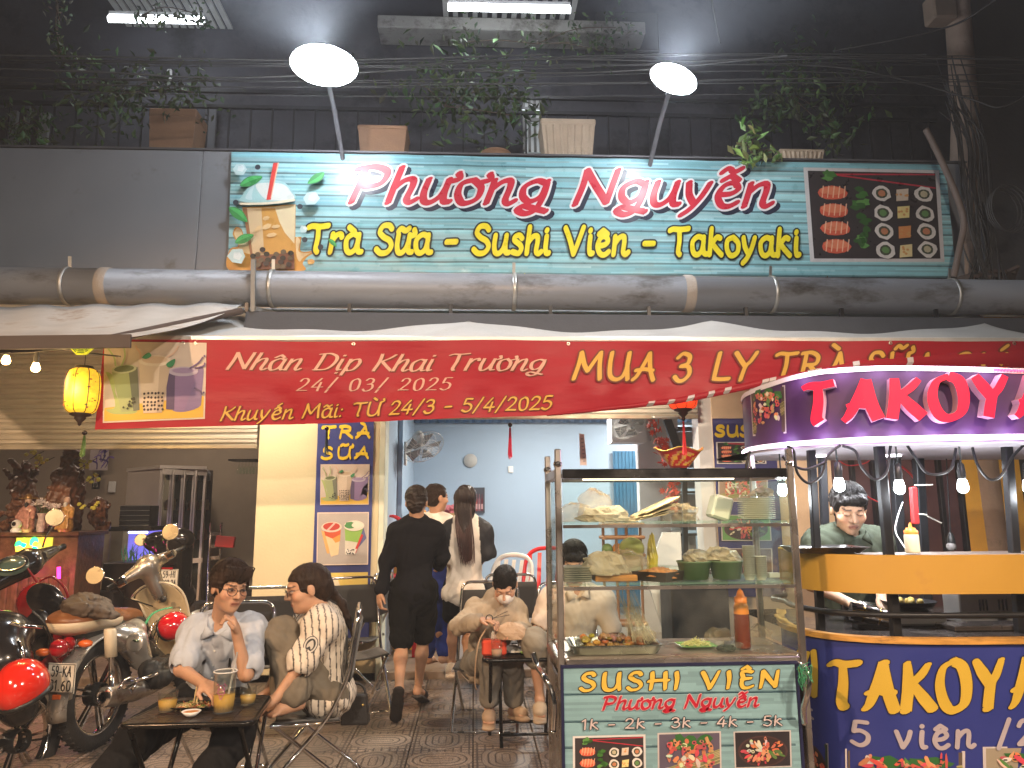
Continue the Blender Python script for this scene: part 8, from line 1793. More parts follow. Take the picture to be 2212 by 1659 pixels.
for k, (u, c) in enumerate(((1312,(.12,.2,.05)),(1334,(.65,.25,.03)),(1350,(.65,.25,.03)),(1370,(.14,.2,.05)))): q = P(u,1190,6.84); q.z = P(1340,1198,6.9).z+.052; obj('fruit', MB().sphere(q, .052, 14, 10), mat('fruit_%d' % int(c[0]*100), c, .4), label=['green fruit at the left of the rattan shelf','orange at the middle left of the rattan shelf','orange at the middle right of the rattan shelf','green fruit at the right of the rattan shelf'][k], cat='fruit')
# ================================================================ TABLE THINGS
tz = .5745 if False else .571
tea = mat('iced_tea', (.55,.33,.06), .12, var=0, alpha=.8); glz = glass_mat('drink_glass', (.97,.98,.95), .05, .03)
def tumbler(label, u, v, Y, r, h, fill, grp, tcol=tea, z0=None):
 q = P(u, v, Y); q.z = z0 if z0 is not None else tz; t = thing('glass', label, 'glass', q, grp); obj('glass_wall', MB().lathe([(0,.001),(r*.86,.001),(r*.9,.006),(r,h),(r-.003,h),(r*.86,.008),(0,.008)], q, n=24), glz, t); obj('drink', MB().lathe([(0,.009),(r*.85,.009),(r*.93,h*fill),(0,h*fill)], q, n=22), tcol, t)
 return t, q
tumbler('glass of iced tea at the left of the low table', 363,1508,3.82,.045,.09,.6,'glasses of iced tea on the table'); tumbler('glass of iced tea at the right by the woman\'s knee', 536,1498,3.92,.04,.085,.55,'glasses of iced tea on the table')
cp, q = tumbler('tall clear takeaway cup with a pink logo on the low table', 484,1512,3.78,.052,.185,.45,None); obj('cup_rim', MB().tube([q+V(.053*math.cos(a),.053*math.sin(a),.185) for a in [6.283*i/24 for i in range(24)]], .003, 5, closed=True), wpl, cp)
obj('straw', MB().tube([q+V(.01,0,.02), q+V(.05,-.0,.27)], .005, 7), mat('clear_straw', (.7,.7,.68), .3, alpha=.6), cp)
pr = Print(lambda x, y, h: q+V(x, -math.sqrt(max(.0505**2-x*x,0))-.0005-h, .1+y), .0002); PK = (.4,.08,.22); pr.h = 0
pr.stroke([(-.012,.01),(-.014,-.006),(.014,-.006),(.012,.01)], .0014,.0014,0,PK); pr.stroke([(-.015,.012),(0,.032),(.015,.012),(-.015,.012)], .0014,.0014,0,PK); pr.stroke([(-.01,-.012),(0,-.03),(.01,-.012)], .0012,.0012,0,PK); pr.stroke([(-.02,.03),(-.012,.038)], .0014,.0014,0,PK); pr.stroke([(.012,.038),(.022,.028)], .0014,.0014,0,PK); pr.obj('cup_logo', sprm, cp)
q = P(418,1508,3.86); q.z = tz; pt = thing('noodle_plate', 'black plate of noodles and shredded salad on the low table', 'plate', q)
obj('plate', rloft(q, [(.06,.04,.001),(.105,.07,.018),(.11,.072,.022),(.104,.066,.021),(.06,.04,.006)], .03), mat('black_ceramic', (.02,.018,.016), .2), pt); mb = MB(); rs = random.Random(6)
for k in range(150): a = rs.uniform(0,6.28); r_ = rs.random()**.5; c = q+V(r_*.085*math.cos(a), r_*.05*math.sin(a), .012+.02*(1-r_)*rs.random()); d = V(rs.uniform(-1,1),rs.uniform(-1,1),rs.uniform(-.3,.5)).normalized()*.02; mb.tube([c-d, c+V(0,0,.004), c+d], .0018, 4, col=rs.choice([(.65,.5,.22),(.7,.55,.3),(.6,.45,.2),(.45,.08,.03),(.15,.25,.05)]))
obj('noodles', mb, fm, pt, kind='stuff')
for k in range(2): obj('chopstick', MB().tube([q+V(.01+.012*k,-.02,.03), q+V(.008+.012*k,.02,.12)], .0035, 6), mat('bamboo', (.6,.45,.22), .5), pt)
q = P(414,1524,3.72); q.z = tz; sb_ = thing('sauce_bowl', 'small white bowl of orange sauce at the front of the table', 'bowl', q); obj('bowl', MB().lathe([(0,.001),(.022,.001),(.044,.024),(.042,.025),(.02,.006),(0,.006)], q, n=24, squash=.9), wpl, sb_); obj('sauce', MB().lathe([(0,.02),(.038,.02)], q, n=24, squash=.9), mat('orange_sauce', (.6,.22,.05), .2), sb_)
q = P(1067,1398,5.08); q.z = tz; tb = thing('tissue_box', 'translucent red tissue box on the small table', 'tissue box', q); obj('box_body', MB().box(q+V(0,0,.05), (.16,.11,.095), bev=.012), mat('red_translucent', (.7,.08,.04), .2, alpha=.9), tb); obj('tissue', crumple(q+V(0,0,.098), (.02,.015,.035), 5, .4, 12, 7), wf, tb)
tumbler('glass of water in front of the red tissue box', 1073,1410,5.0,.038,.11,.45,None, mat('pale_drink', (.65,.5,.35), .1, alpha=.5))
q = P(1118,1408,5.1); q.z = tz; sd_ = thing('scrap_plate', 'black plate with peelings and white scraps before the hoodie girl', 'plate', q); obj('plate', rloft(q, [(.05,.04,.001),(.08,.055,.016),(.076,.052,.016),(.05,.04,.004)], .02), mat('black_ceramic'), sd_)
for k in range(9): obj('scrap', crumple(q+V(rs.uniform(-.05,.04),rs.uniform(-.03,.03),.008), (.014,.012,.01), k, .5, 8, 5), wf, sd_)
q = P(1152,1406,5.1); q.z = tz; gp = thing('lime_plate', 'lime green square plate with a yellow dipping bowl', 'plate', q); obj('plate', rloft(q, [(.06,.05,.001),(.085,.065,.014),(.082,.062,.014),(.058,.046,.004)], .008), mat('lime_plastic', (.3,.6,.04), .35), gp); obj('dip_bowl', MB().lathe([(0,.01),(.025,.01),(.034,.035),(.031,.035),(.022,.014),(0,.014)], q+V(.03,0,0), n=20), mat('yellow_plastic', (.75,.6,.08), .35), gp)
q = P(1112,1352,5.0); bg = thing('paper_bag', 'tan paper bag with cut-out handles in the hoodie girl\'s hands', 'bag', q-V(0,0,.1)); obj('bag_body', crumple(q-V(.02,0,.08), (.1,.06,.075), 12, .12), mat('tan_paper', (.4,.27,.17), .7), bg)
obj('bag_strap', MB().tube(catmull([P(1050,1358,5.05),P(1035,1385,5.0),P(1028,1425,5.0),P(1026,1475,5.02),P(1030,1490,5.05)],6), .006, 6, flat=.5), mat('tan_paper'), bg)
# handbag behind the pinstripe woman
q = P(768,1530,4.72); hb = thing('handbag', 'small black handbag hanging behind the pinstripe woman\'s chair', 'handbag', q); obj('bag_body', MB().box(q+V(0,0,.0), (.17,.1,.17), taper=.75, bev=.0), mat('black_leather', (.02,.017,.015), .4, bump=.2, bscale=90), hb, bevel=.012); obj('bag_handle', MB().tube(arcpts(q+V(0,0,.085), .055, 0, math.pi, 12, (1,0,0), (0,0,1)), .008, 8), mat('black_leather'), hb); obj('bag_clasp', MB().sphere(q+V(.05,-.052,.03), .008, 8, 6), mat('brass'), hb)
# ================================================================ LEFT HOUSE INTERIOR
wood = mat('carved_rosewood', (.13,.055,.028), .4, var=.4, scale=14, bump=.5, bscale=30); dkw = mat('dark_lacquer', (.03,.015,.01), .35)
YA = 7.9
def carve(name, label, u0, u1, v0, v1, Y, sd, n_=46, face=False, m=wood):
 a, b_ = P(u0,v1,Y), P(u1,v0,Y); rs = random.Random(sd); F = Field([a.x-.08,Y-.3,a.z-.05], [b_.x+.08,Y+.3,b_.z+.08], .011); w_, h_ = b_.x-a.x, b_.z-a.z; c = V((a.x+b_.x)/2, Y, a.z)
 F.cap(c+V(0,0,.05), c+V(w_*.05,0,h_*.5), w_*.36, w_*.34, .05, (V(0,1,0),1.5)); F.cap(c+V(w_*.05,0,h_*.5), c+V(-w_*.05,.02,h_*.85), w_*.3, w_*.16, .05, (V(0,1,0),1.4))
 for k in range(n_):
  z = rs.uniform(.05,.95); x = rs.uniform(-.46,.46)*(1-.3*z); q = c+V(x*w_, rs.uniform(-.16,-.02), z*h_); e = q+V(rs.uniform(-.07,.07), rs.uniform(-.03,.03), rs.uniform(-.06,.09)); F.cap(q, e, rs.uniform(.018,.035), rs.uniform(.006,.02), .015)
 if face:
  t = c+V(w_*.02,-.16,h_*.86); F.ell(t, (.055,.05,.07), None, .02); F.ell(t+V(0,0,.07), (.04,.04,.05), None, .02); F.ell(t+V(0,-.0,-.18), (.11,.08,.12), None, .03); F.cap(t+V(-.1,-.02,-.16), t+V(-.04,-.09,-.26), .03,.022,.02); F.cap(t+V(.1,-.02,-.16), t+V(.04,-.09,-.26), .03,.022,.02); F.cap(t+V(0,0,-.3), t+V(0,0,-.62), .12,.14,.04)
  for k in range(9): x = -.1+.025*k; F.cap(t+V(x,-.11,-.3), t+V(x*1.2,-.14,-.62), .008,.012,.008)
 F.noise(.01, 30, sd, (1,1,1), True); return sdf_obj(name, F, m, None, label=label, cat='wood carving')
carve('wood_carving', 'tangled brown wood carving of branches behind the porcelain figures', 8, 92, 1000, 1150, 8.15, 1); carve('wooden_statue', 'tall carved wooden figure in flowing robes under a canopy', 116, 196, 968, 1150, 8.1, 2, 40, True); carve('small_wood_carving', 'small carved wooden root standing right of the tall figure', 203, 234, 1075, 1150, 8.4, 3, 24)
al = thing('altar', 'carved dark wooden altar cabinet with glowing green and orange window', 'altar', V(P(75,1300,YA).x,YA+.1,.09)); za = P(80,1149,YA-.2).z; xa0, xa1 = P(-60,1200,YA-.2).x, P(160,1200,YA-.2).x; xm = (xa0+xa1)/2
obj('altar_top', MB().box(V(xm,YA+.1,za-.02), (xa1-xa0+.06,.62,.04), bev=.006), wood, al); obj('altar_body', MB().box(V(xm,YA+.12,(za-.04+.09)/2), (xa1-xa0,.54,za-.13), bev=.004), wood, al)
wa, wb = P(34,1192,YA-.17), P(114,1161,YA-.17); obj('glowing_window', MB().box((wa+wb)/2, (wb.x-wa.x,.02,wb.z-wa.z)), mat('party_glow', (.3,.3,.05), .4, var=.0, emit=(.45,.4,.03), es=1.8), al)
gpal = [(.02,1,.15),(0,.9,.4),(.9,.25,.02),(1,.5,.05),(.4,1,.02)]
for k in range(16): c = gpal[k % 5]; q = wa.lerp(wb, 1)*0+V(random.uniform(wa.x+.03,wb.x-.03), wa.y-.014, random.uniform(wa.z+.03,wb.z-.03)); obj('glow_spot', MB().lathe([(0,.004),(random.uniform(.015,.045),0)], q, (0,-1,0), 14), emis('spot_%d' % (k % 5), c, 4), al)
for k in range(9): obj('carved_panel', MB().box(V(xa0+.12+(xa1-xa0-.2)*k/8, YA-.16, za*.42), (.06,.03,za*.5), bev=.01), wood, al)
light('POINT', 'window_light', (wa+wb)/2+V(0,-.1,0), 1.2, (.7,1,.2), .1, parent=al)
for (u, v0, v1, nm) in ((127,1225,1250,'pink_led_bar'),(30,1228,1245,'pink_lamp')): a, b_ = P(u,v1,YA-.3), P(u,v0,YA-.3); o_ = obj(nm, MB().tube([a,b_], .016, 8), emis('pink_led', (1,.02,.3), 7), label='glowing pink light bar '+('right of the altar' if u > 100 else 'at the lower left of the altar'), cat='light'); l_ = light('POINT','led_light',a+V(0,-.1,0),1.8,(1,.05,.25),.06)
por = mat('white_porcelain', (.6,.5,.45), .2, coat=.6, var=.3, scale=30)
def figurine(label, u, Y, s, robe, hat):
 q = P(u,1150,Y); q.z = za+.001; r = thing('porcelain_figure', label, 'figurine', q, 'porcelain figures on the altar'); F = Field([q.x-.2*s,Y-.2*s,q.z], [q.x+.2*s,Y+.2*s,q.z+.62*s], .007*s+.002)
 F.cap(q+V(0,0,.06*s), q+V(0,0,.3*s), .1*s,.075*s,.03); F.cap(q+V(-.07*s,0,.3*s), q+V(-.1*s,-.06*s,.2*s), .035*s,.03*s,.02); F.cap(q+V(.07*s,0,.3*s), q+V(.1*s,-.06*s,.2*s), .035*s,.03*s,.02)
 for k in range(7): F.cap(q+V((-.06+.02*k)*s,-.08*s,.28*s), q+V((-.08+.026*k)*s,-.1*s,.04*s), .008*s,.014*s,.006)
 sdf_obj('robe', F, mat(robe[0], robe[1], .25, coat=.6, var=.3, scale=40), r);
 hd_ = q+V(0,-.01,.42*s); obj('head', MB().sphere(hd_, (.042*s,.042*s,.052*s), 14, 10).sphere(hd_+V(0,-.042*s,-.005*s), .009*s, 8, 6), mat('porcelain_face', (.6,.42,.33), .3), r); obj('beard', MB().lathe([(.0,.0),(.028*s,-.03*s),(.018*s,-.09*s),(0,-.14*s)], hd_+V(0,-.035*s,-.012*s), n=10), mat('beard_'+str(hat), (.7,.68,.65) if hat == 2 else (.02,.02,.02), .5), r)
 if hat != 2: obj('hat', MB().lathe([(.046*s,.02*s),(.05*s,.05*s),(.03*s,.09*s),(0,.1*s)], hd_, n=14).bar(hd_+V(-.13*s,0,.035*s), hd_+V(.13*s,0,.035*s), .02*s,.012*s), mat('gilt_black', (.25,.15,.05), .3, metal=.4), r)
figurine('porcelain figure with winged hat and pink robe, leftmost on the altar', 56, 7.72, .72, ('robe_pink', (.5,.25,.2)), 0); figurine('porcelain figure with dark beard and tall hat in the middle', 99, 7.85, .72, ('robe_dark', (.16,.07,.06)), 1); figurine('porcelain figure with white beard and golden robe at the right', 140, 7.72, .72, ('robe_gold', (.5,.28,.08)), 2)
q = P(87,1150,7.6); q.z = za+.001; vs_ = thing('white_flower_vase', 'white vase of white chrysanthemums on the altar', 'vase', q); obj('vase', MB().lathe([(.03,0),(.04,.05),(.03,.14),(.045,.18)], q, n=16), por, vs_)
for k in range(7):
 c = q+V(random.uniform(-.15,.15), random.uniform(-.05,.05), random.uniform(.22,.3)); mb = MB()
 for i in range(22): a = random.uniform(0,6.28); e = random.uniform(-.2,1.2); d = V(math.cos(a)*math.cos(e), math.sin(a)*math.cos(e), math.sin(e)); mb.bar(c+d*.01, c+d*.052, .011,.004)
 obj('chrysanthemum', mb, mat('white_petal', (.75,.68,.66), .6), vs_, kind='stuff'); obj('stem', MB().tube([q+V(0,0,.16), c], .004, 4), mat('green_stem'), vs_)
q = P(34,1150,7.6); q.z = za+.001; cm = thing('white_camera', 'small white indoor camera on the altar edge', 'camera', q); obj('base', MB().lathe([(.045,0),(.05,.02),(.035,.04)], q, n=18), wpl, cm); obj('head', MB().sphere(q+V(0,0,.075), .045, 16, 12), wpl, cm); obj('lens', MB().lathe([(0,.002),(.02,0)], q+V(0,-.045,.08), (0,-1,0), 14), blk, cm)
yl = mat('yellow_blossom', (.6,.55,.08), .6)
for g, (u, v) in enumerate(((75,985),(97,998),(190,1000),(192,1090),(197,1035))):
 q = P(u,v,7.9); bf = thing('yellow_blossoms', ['sprig of yellow blossoms above the left carving','yellow blossoms between the two carvings','yellow blossom beside the tall figure\'s head','yellow blossom low beside the tall figure','yellow blossom at the elbow of the tall figure'][g], 'flowers', q)
 for k in range(7): obj('blossom', crumple(q+V(random.uniform(-.09,.09),random.uniform(-.04,.04),random.uniform(-.05,.05)), (.02,.02,.016), k, .4, 8, 5, False), yl, bf)
 obj('twig', MB().tube([q+V(-.1,0,-.08), q, q+V(.09,0,.05)], .004, 5), dkw, bf)
q = Sheet(P(193,1016,10.9)); w1, h1 = q.L(236,970); pa_ = thing('scroll_painting', 'hanging painting of purple orchids on the beige wall', 'painting', q.fn(w1/2,0,0)); obj('canvas', MB().slab([q.fn(0,0,.0),q.fn(w1,0,0),q.fn(w1,h1,0),q.fn(0,h1,0)], .015, (0,-1,0)), mat('painting_paper', (.5,.42,.42), .7), pa_)
pr = Print(q.fn, .001); pr.h = .018; rs = random.Random(2)
for k in range(16): x = w1*rs.uniform(.3,.9); y = h1*rs.uniform(.05,.9); pr.stroke([(x,y),(x+rs.uniform(-.05,.08),y+.08),(x+rs.uniform(-.1,.15),y+rs.uniform(.05,.16))], .013,.005,1,rs.choice([(.12,.06,.3),(.2,.12,.4),(.08,.05,.2)]))
pr.obj('painted_orchids', sprm, pa_)
q = Sheet(P(200,1057,10.9)); w1, h1 = q.L(218,1024); pf = thing('portrait_frame', 'small black framed portrait on the beige wall', 'picture frame', q.fn(w1/2,0,0)); obj('frame', MB().slab([q.fn(0,0,0),q.fn(w1,0,0),q.fn(w1,h1,0),q.fn(0,h1,0)], .03, (0,-1,0)), mat('black_gloss'), pf); pr = Print(q.fn, .001); pr.h = .032; pr.poly([(w1*.2,h1*.15),(w1*.8,h1*.15),(w1*.8,h1*.85),(w1*.2,h1*.85)], (.4,.36,.32)); pr.layer(); pr.ell(w1*.5,h1*.6,w1*.16,h1*.15,(.3,.18,.12)); pr.ell(w1*.5,h1*.28,w1*.26,h1*.15,(.03,.03,.03)); pr.obj('portrait_print', sprm, pf)
obj('wall_switch', MB().box(P(242,1052,10.97), (.1,.03,.16), bev=.008), wpl, label='white wall device right of the small portrait', cat='wall switch')
# white glass-door cabinet
cc = thing('display_cabinet', 'tall white cabinet with four glass doors in the left house', 'cabinet', V(P(370,1300,10).x,10.2,.09)); zt2 = P(340,1012,9.6).z; xs_, xm_, xe_ = P(266,1150,10.3).x, P(341,1150,9.6).x, P(440,1150,9.9).x
wcab = mat('white_cabinet', (.78,.7,.62), .5, var=.08, scale=2); obj('cabinet_side', MB().slab([V(xs_,10.3,.09),V(xm_,9.6,.09),V(xm_,9.6,zt2),V(xs_,10.3,zt2)], .03, (1,1,0)), wcab, cc); obj('cabinet_top', MB().slab([V(xm_-.02,9.57,zt2),V(xe_,9.87,zt2-.0),V(xe_-.3,10.6,zt2),V(xs_-.02,10.3,zt2)], .04, (0,0,1)), wcab, cc); obj('cabinet_back', MB().slab([V(xm_+.03,9.9,.09),V(xe_,10.1,.09),V(xe_,10.1,zt2),V(xm_+.03,9.9,zt2)], .02, (0,1,0)), mat('dark_cabinet_inside', (.05,.03,.02), .6), cc)
for k in range(4):
 f0, f1 = k/4, (k+1)/4; a, b_ = V(xm_,9.6,0).lerp(V(xe_,9.9,0),f0), V(xm_,9.6,0).lerp(V(xe_,9.9,0),f1); dr = obj('door', MB().bar(a+V(0,0,.15), a+V(0,0,zt2-.02), .05,.03).bar(b_+V(-.02,0,.15), b_+V(-.02,0,zt2-.02), .05,.03).bar(a+V(0,0,zt2-.04), b_+V(0,0,zt2-.04), .03,.07).bar(a+V(0,0,.9), b_+V(0,0,.9), .03,.06), wcab, cc); obj('pane', MB().slab([a+V(0,.01,.2), b_+V(0,.01,.2), b_+V(0,.01,zt2-.06), a+V(0,.01,zt2-.06)], .004, (0,1,0)), clear, dr)
 for j in range(3): obj('ornament', crumple(a.lerp(b_,.5)+V(0,.14,1.15+.38*j), (.07,.05,.11), k*3+j, .3, 12, 8), mat('ornament_%d' % ((k+j) % 3), [(.25,.08,.04),(.35,.25,.12),(.12,.12,.13)][(k+j) % 3], .4), cc)
aq = thing('aquarium', 'lit aquarium with violet glow and green plants in the left house', 'aquarium', V(P(277,1300,8.9).x,8.9,.09)); a, b_ = P(232,1216,8.8), P(322,1148,8.8); xm2 = (a.x+b_.x)/2
obj('cabinet', MB().box(V(xm2,9.05,(a.z+.09)/2), (b_.x-a.x+.1,.5,a.z-.09), bev=.01), dkw, aq); obj('tank_back', MB().box(V(xm2,9.28,(a.z+b_.z)/2), (b_.x-a.x,.02,b_.z-a.z)), mat('violet_backlight', (.1,.08,.3), .5, var=.3, scale=5, emit=(.16,.13,.65), es=1.1), aq); obj('tank_glass', MB().box(V(xm2,8.82,(a.z+b_.z)/2), (b_.x-a.x,.01,b_.z-a.z)), clear, aq); obj('lid', MB().box(V(xm2,9.05,b_.z+.03), (b_.x-a.x+.04,.5,.05)), blk, aq); obj('aquarium_lamp', MB().tube([V(a.x+.12,9.0,b_.z-.015),V(b_.x-.1,9.0,b_.z-.015)], .012, 8), emis('aqua_tube', (.7,.7,1), 8), aq); light('POINT','lamp_light',V(xm2,8.95,b_.z-.1),2.5,(.5,.45,1),.1,parent=aq)
for k in range(26): q = V(random.uniform(a.x+.05,b_.x-.05), random.uniform(8.9,9.2), a.z); h_ = random.uniform(.08,.2); obj('water_plant', MB().tube([q, q+V(random.uniform(-.03,.03),0,h_*.5), q+V(random.uniform(-.05,.05),0,h_)], [.012,.014,.004], 5, flat=.3), mat('water_plant_green', (.04,.2,.04), .5), aq)
a, b_ = P(249,1146,9.0), P(319,1092,9.0); wr_ = thing('wire_cage', 'dark wire cage box on top of the aquarium', 'cage', V((a.x+b_.x)/2,9.05,a.z)); obj('cage_body', MB().box(V((a.x+b_.x)/2,9.2,(a.z+b_.z)/2), (b_.x-a.x,.25,b_.z-a.z), bev=.005), mat('dark_metal_mesh', (.035,.033,.035), .6), wr_)
for k in range(6): z = a.z+(b_.z-a.z)*k/5; obj('wire', MB().bar(V(a.x,9.06,z), V(b_.x,9.06,z), .008,.008), mat('zinc', (.5,.5,.48), .35, metal=.8), wr_)
# dim clutter: shelf rack, ladder, boxes
rk2 = thing('bottle_rack', 'rack of hanging wine glasses in the dark corner beside the cream pier', 'rack', P(530,1030,9.5)); obj('rack_board', MB().box(P(532,995,9.5), (.35,.3,.02)), dkw, rk2)
for k in range(6):
 q = P(516+k*7,1024,9.45); obj('wine_glass', MB().lathe([(.03,.16),(.006,.155),(.006,.1),(.03,.07),(.036,.03),(.03,0)], q, n=12), clear, rk2)
ld = thing('step_ladder', 'aluminium step ladder leaning in the left house', 'ladder', V(P(470,1300,8.6).x,8.6,.09));
for u in (455,478): obj('ladder_rail', MB().tube([P(u-8,1330,8.3), P(u,1130,9.0)], .014, 7), ssd, ld)
for k in range(7): obj('rung', MB().bar(P(449+k*1.2,1310-k*26,8.37+k*.09), P(471+k*1.2,1308-k*26,8.37+k*.09), .02,.04), ssd, ld)
obj('red_white_box', MB().box(P(487,1170,8.8), (.2,.15,.12), rot=RT(0,.1,.2), bev=.005), mat('red_box', (.5,.03,.03), .5), label='small red and white box in the dark corner of the house', cat='box')
for k, (u, v, s_, c) in enumerate(((495,1230,.35,(.1,.07,.05)),(455,1250,.3,(.04,.04,.045)),(520,1270,.4,(.07,.055,.045)),(195,1240,.3,(.06,.035,.02)),(250,1290,.4,(.03,.02,.018)),(430,1275,.28,(.05,.045,.04)))): q = P(u,v,8.9); q.z = .09; obj('storage_box', MB().box(q+V(0,0,s_*.7+(.0)), (s_,s_*.8,s_*1.4), rot=rotz(k*.3), bev=.01), mat('box_tone_%d' % k, c, .7, bump=.2), label=['brown carton under the red box','dark carton beside the ladder','tall dark carton next to the cream pier','dark wooden chest right of the altar','low dark chest below the aquarium','small grey crate behind the black motorbike'][k], cat='box')
# ================================================================ BALCONY, PLANTS, CABLES
terra = mat('terracotta', (.3,.17,.1), .8, var=.12, bump=.2); cpot = mat('cream_pot', (.5,.4,.3), .7, var=.1, dirt=(.25,.2,.15), dth=.55)
def pot(label, u0, u1, vt, Y, m, ribs=0, round_=False, depth=.35, zb=None):
 a, b_ = P(u0,vt,Y), P(u1,vt,Y); zt_ = a.z; zb = zb if zb is not None else gz1+.02; w_ = b_.x-a.x; c = V((a.x+b_.x)/2, Y+depth/2, zb); r = thing('planter', label, 'planter', c, 'planters on the balcony edge'); h_ = zt_-zb
 if round_: obj('pot_body', MB().lathe([(0,0),(w_*.36,0),(w_*.48,h_*.6),(w_*.44,h_*.95),(w_*.5,h_*.95),(w_*.5,h_),(w_*.42,h_),(0,h_*.9)], c, n=28), m, r)
 else:
  obj('pot_body', MB().add([c+V(x*w_/2*q,y*depth/2*q,z) for q, z in ((.82,0),(.97,h_*.9)) for x, y in ((-1,-1),(1,-1),(1,1),(-1,1))], [(0,3,2,1),(0,1,5,4),(1,2,6,5),(2,3,7,6),(3,0,4,7),(4,5,6,7)]), m, r); obj('pot_rim', MB().box(c+V(0,0,h_*.94), (w_,depth,h_*.12 if h_ > .15 else .04), bev=.012), m, r)
  for k in range(ribs): x = (-.4+.8*k/(ribs-1))*w_; obj('rib', MB().bar(c+V(x*.86,-depth/2*.84,.0), c+V(x,-depth/2*.97,h_*.86), .03,.025, bev=.006), m, r)
 return c, h_
pot('dim terracotta planter behind the left floodlight pole', 772, 880, 268, 7.15, terra, 0); pot('cream ribbed planter box above the word Nguyễn', 1168, 1287, 254, 7.1, cpot, 7); pot('small round pot top just visible above the sign', 1038, 1106, 316, 7.2, terra, 0, True); pot('low cream planter at the right above the sushi picture', 1684, 1782, 320, 7.05, cpot, 9)
pot('dim square planter above the grey fascia', 322, 425, 232, 7.6, terra, 0)
lfm = {}
def foliage(name, label, clusters, cols, seed, leaf=.05, n_=60, cat='plant', stems=True, droop=0, dens=1):
 rs = random.Random(seed); r = thing(name, label, cat, P(*clusters[0][:3]), None); mb = MB(); sm = MB()
 base = P(*clusters[0][:3])
 for (u, v, Y, rad) in clusters:
  c = P(u, v, Y);
  if stems: sm.tube(catmull([base, base.lerp(c,.5)+V(rs.uniform(-.05,.05),rs.uniform(-.05,.05),rs.uniform(0,.08)), c],4), .006, 5)
  for k in range(n_):
   d = V(rs.gauss(0,1),rs.gauss(0,.8),rs.gauss(0,1))*rad*.55; q = c+d; ro = RT(rs.uniform(-1.2,1.2), rs.uniform(-1.2,1.2), rs.uniform(0,6.28)); s_ = leaf*rs.uniform(.6,1.3); cc = rs.choice(cols)
   mb.add([q+ro@V(-s_,0,0), q+ro@V(-s_*.2,s_*.42,.1*s_), q+ro@V(s_,0,-.15*s_), q+ro@V(-.2*s_,-s_*.42,.1*s_)], [(0,1,2,3)], col=tuple(x*rs.uniform(.7,1.3) for x in cc))
 obj('leaves', mb, mat('leaf_print', vcol=True, rough=.55, var=.1, scale=20), r, kind='stuff')
 if stems: obj('branches', sm, mat('branch_bark', (.1,.07,.05), .8), r, kind='stuff')
 return r
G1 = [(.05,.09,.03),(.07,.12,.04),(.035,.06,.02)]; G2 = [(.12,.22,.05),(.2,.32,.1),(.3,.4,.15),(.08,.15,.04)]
foliage('climbing_plant', 'leafy green plant spilling over the top edge of the sign, lit from above', [(1625,330,6.78,.1),(1598,310,6.85,.14),(1635,295,6.85,.15),(1665,325,6.8,.12),(1612,345,6.78,.07),(1640,340,6.78,.08)], G2, 4, .07, 12)
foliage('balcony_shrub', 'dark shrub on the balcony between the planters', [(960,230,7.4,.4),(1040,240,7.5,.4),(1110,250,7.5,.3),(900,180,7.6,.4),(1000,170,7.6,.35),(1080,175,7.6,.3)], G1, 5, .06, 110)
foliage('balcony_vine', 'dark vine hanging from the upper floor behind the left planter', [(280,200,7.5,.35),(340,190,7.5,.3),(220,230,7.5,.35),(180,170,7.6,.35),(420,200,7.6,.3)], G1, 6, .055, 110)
foliage('hanging_creeper', 'thin creeper hanging at the top left', [(125,10,7.3,.12),(130,45,7.3,.12),(122,80,7.3,.1),(130,110,7.3,.06)], G1+[(.15,.15,.1)], 7, .04, 26)
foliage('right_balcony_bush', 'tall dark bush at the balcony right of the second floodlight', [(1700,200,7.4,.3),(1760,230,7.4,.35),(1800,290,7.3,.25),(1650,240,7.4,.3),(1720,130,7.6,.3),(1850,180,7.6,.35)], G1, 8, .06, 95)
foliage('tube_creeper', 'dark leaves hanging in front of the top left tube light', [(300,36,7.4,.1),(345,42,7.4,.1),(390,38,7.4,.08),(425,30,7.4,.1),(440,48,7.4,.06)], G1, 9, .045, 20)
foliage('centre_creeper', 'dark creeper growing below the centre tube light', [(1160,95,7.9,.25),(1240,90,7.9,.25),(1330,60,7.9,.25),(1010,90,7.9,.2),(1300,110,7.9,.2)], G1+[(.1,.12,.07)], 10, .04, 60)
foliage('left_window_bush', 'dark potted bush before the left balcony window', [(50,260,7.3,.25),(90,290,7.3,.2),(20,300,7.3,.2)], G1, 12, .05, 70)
# railing, window panels, louvres
rl_ = thing('balcony_railing', 'black metal balcony railing above the sign', 'railing', P(1106,300,7.9)); brw = mat('railing_black', (.025,.025,.03), .5)
za_, zb2 = P(1106,238,7.9).z, P(1106,205,7.9).z
for z in (za_, zb2, gz1+.15): obj('rail', MB().bar(V(-5.5,7.95,z), V(5.5,7.95,z), .04,.04), brw, rl_)
for k in range(46): x = -5.4+.24*k; obj('baluster', MB().bar(V(x,7.95,gz1-.2), V(x,7.95,za_), .018,.018), brw, rl_)
wn = thing('lit_window', 'narrow bright louvred window behind the balcony railing', 'window', P(1150,300,8.3)); a, b_ = P(1132,330,8.3), P(1166,212,8.3); obj('window_glow', MB().box((a+b_)/2, (b_.x-a.x,.03,b_.z-a.z)), mat('window_glow_glass', (.4,.42,.42), .5, var=.3, scale=4, emit=(.6,.66,.7), es=.22), wn)
for k in range(4): x = a.x+(b_.x-a.x)*k/3; obj('mullion', MB().bar(V(x,8.26,a.z), V(x,8.26,b_.z), .03,.03), mat('window_frame_grey', (.2,.2,.2), .6), wn)
for k in range(3): z = a.z+(b_.z-a.z)*(.55+.2*k); obj('sash', MB().bar(V(a.x,8.24,z), V(b_.x,8.24,z), .02,.04), mat('window_frame_grey'), wn)
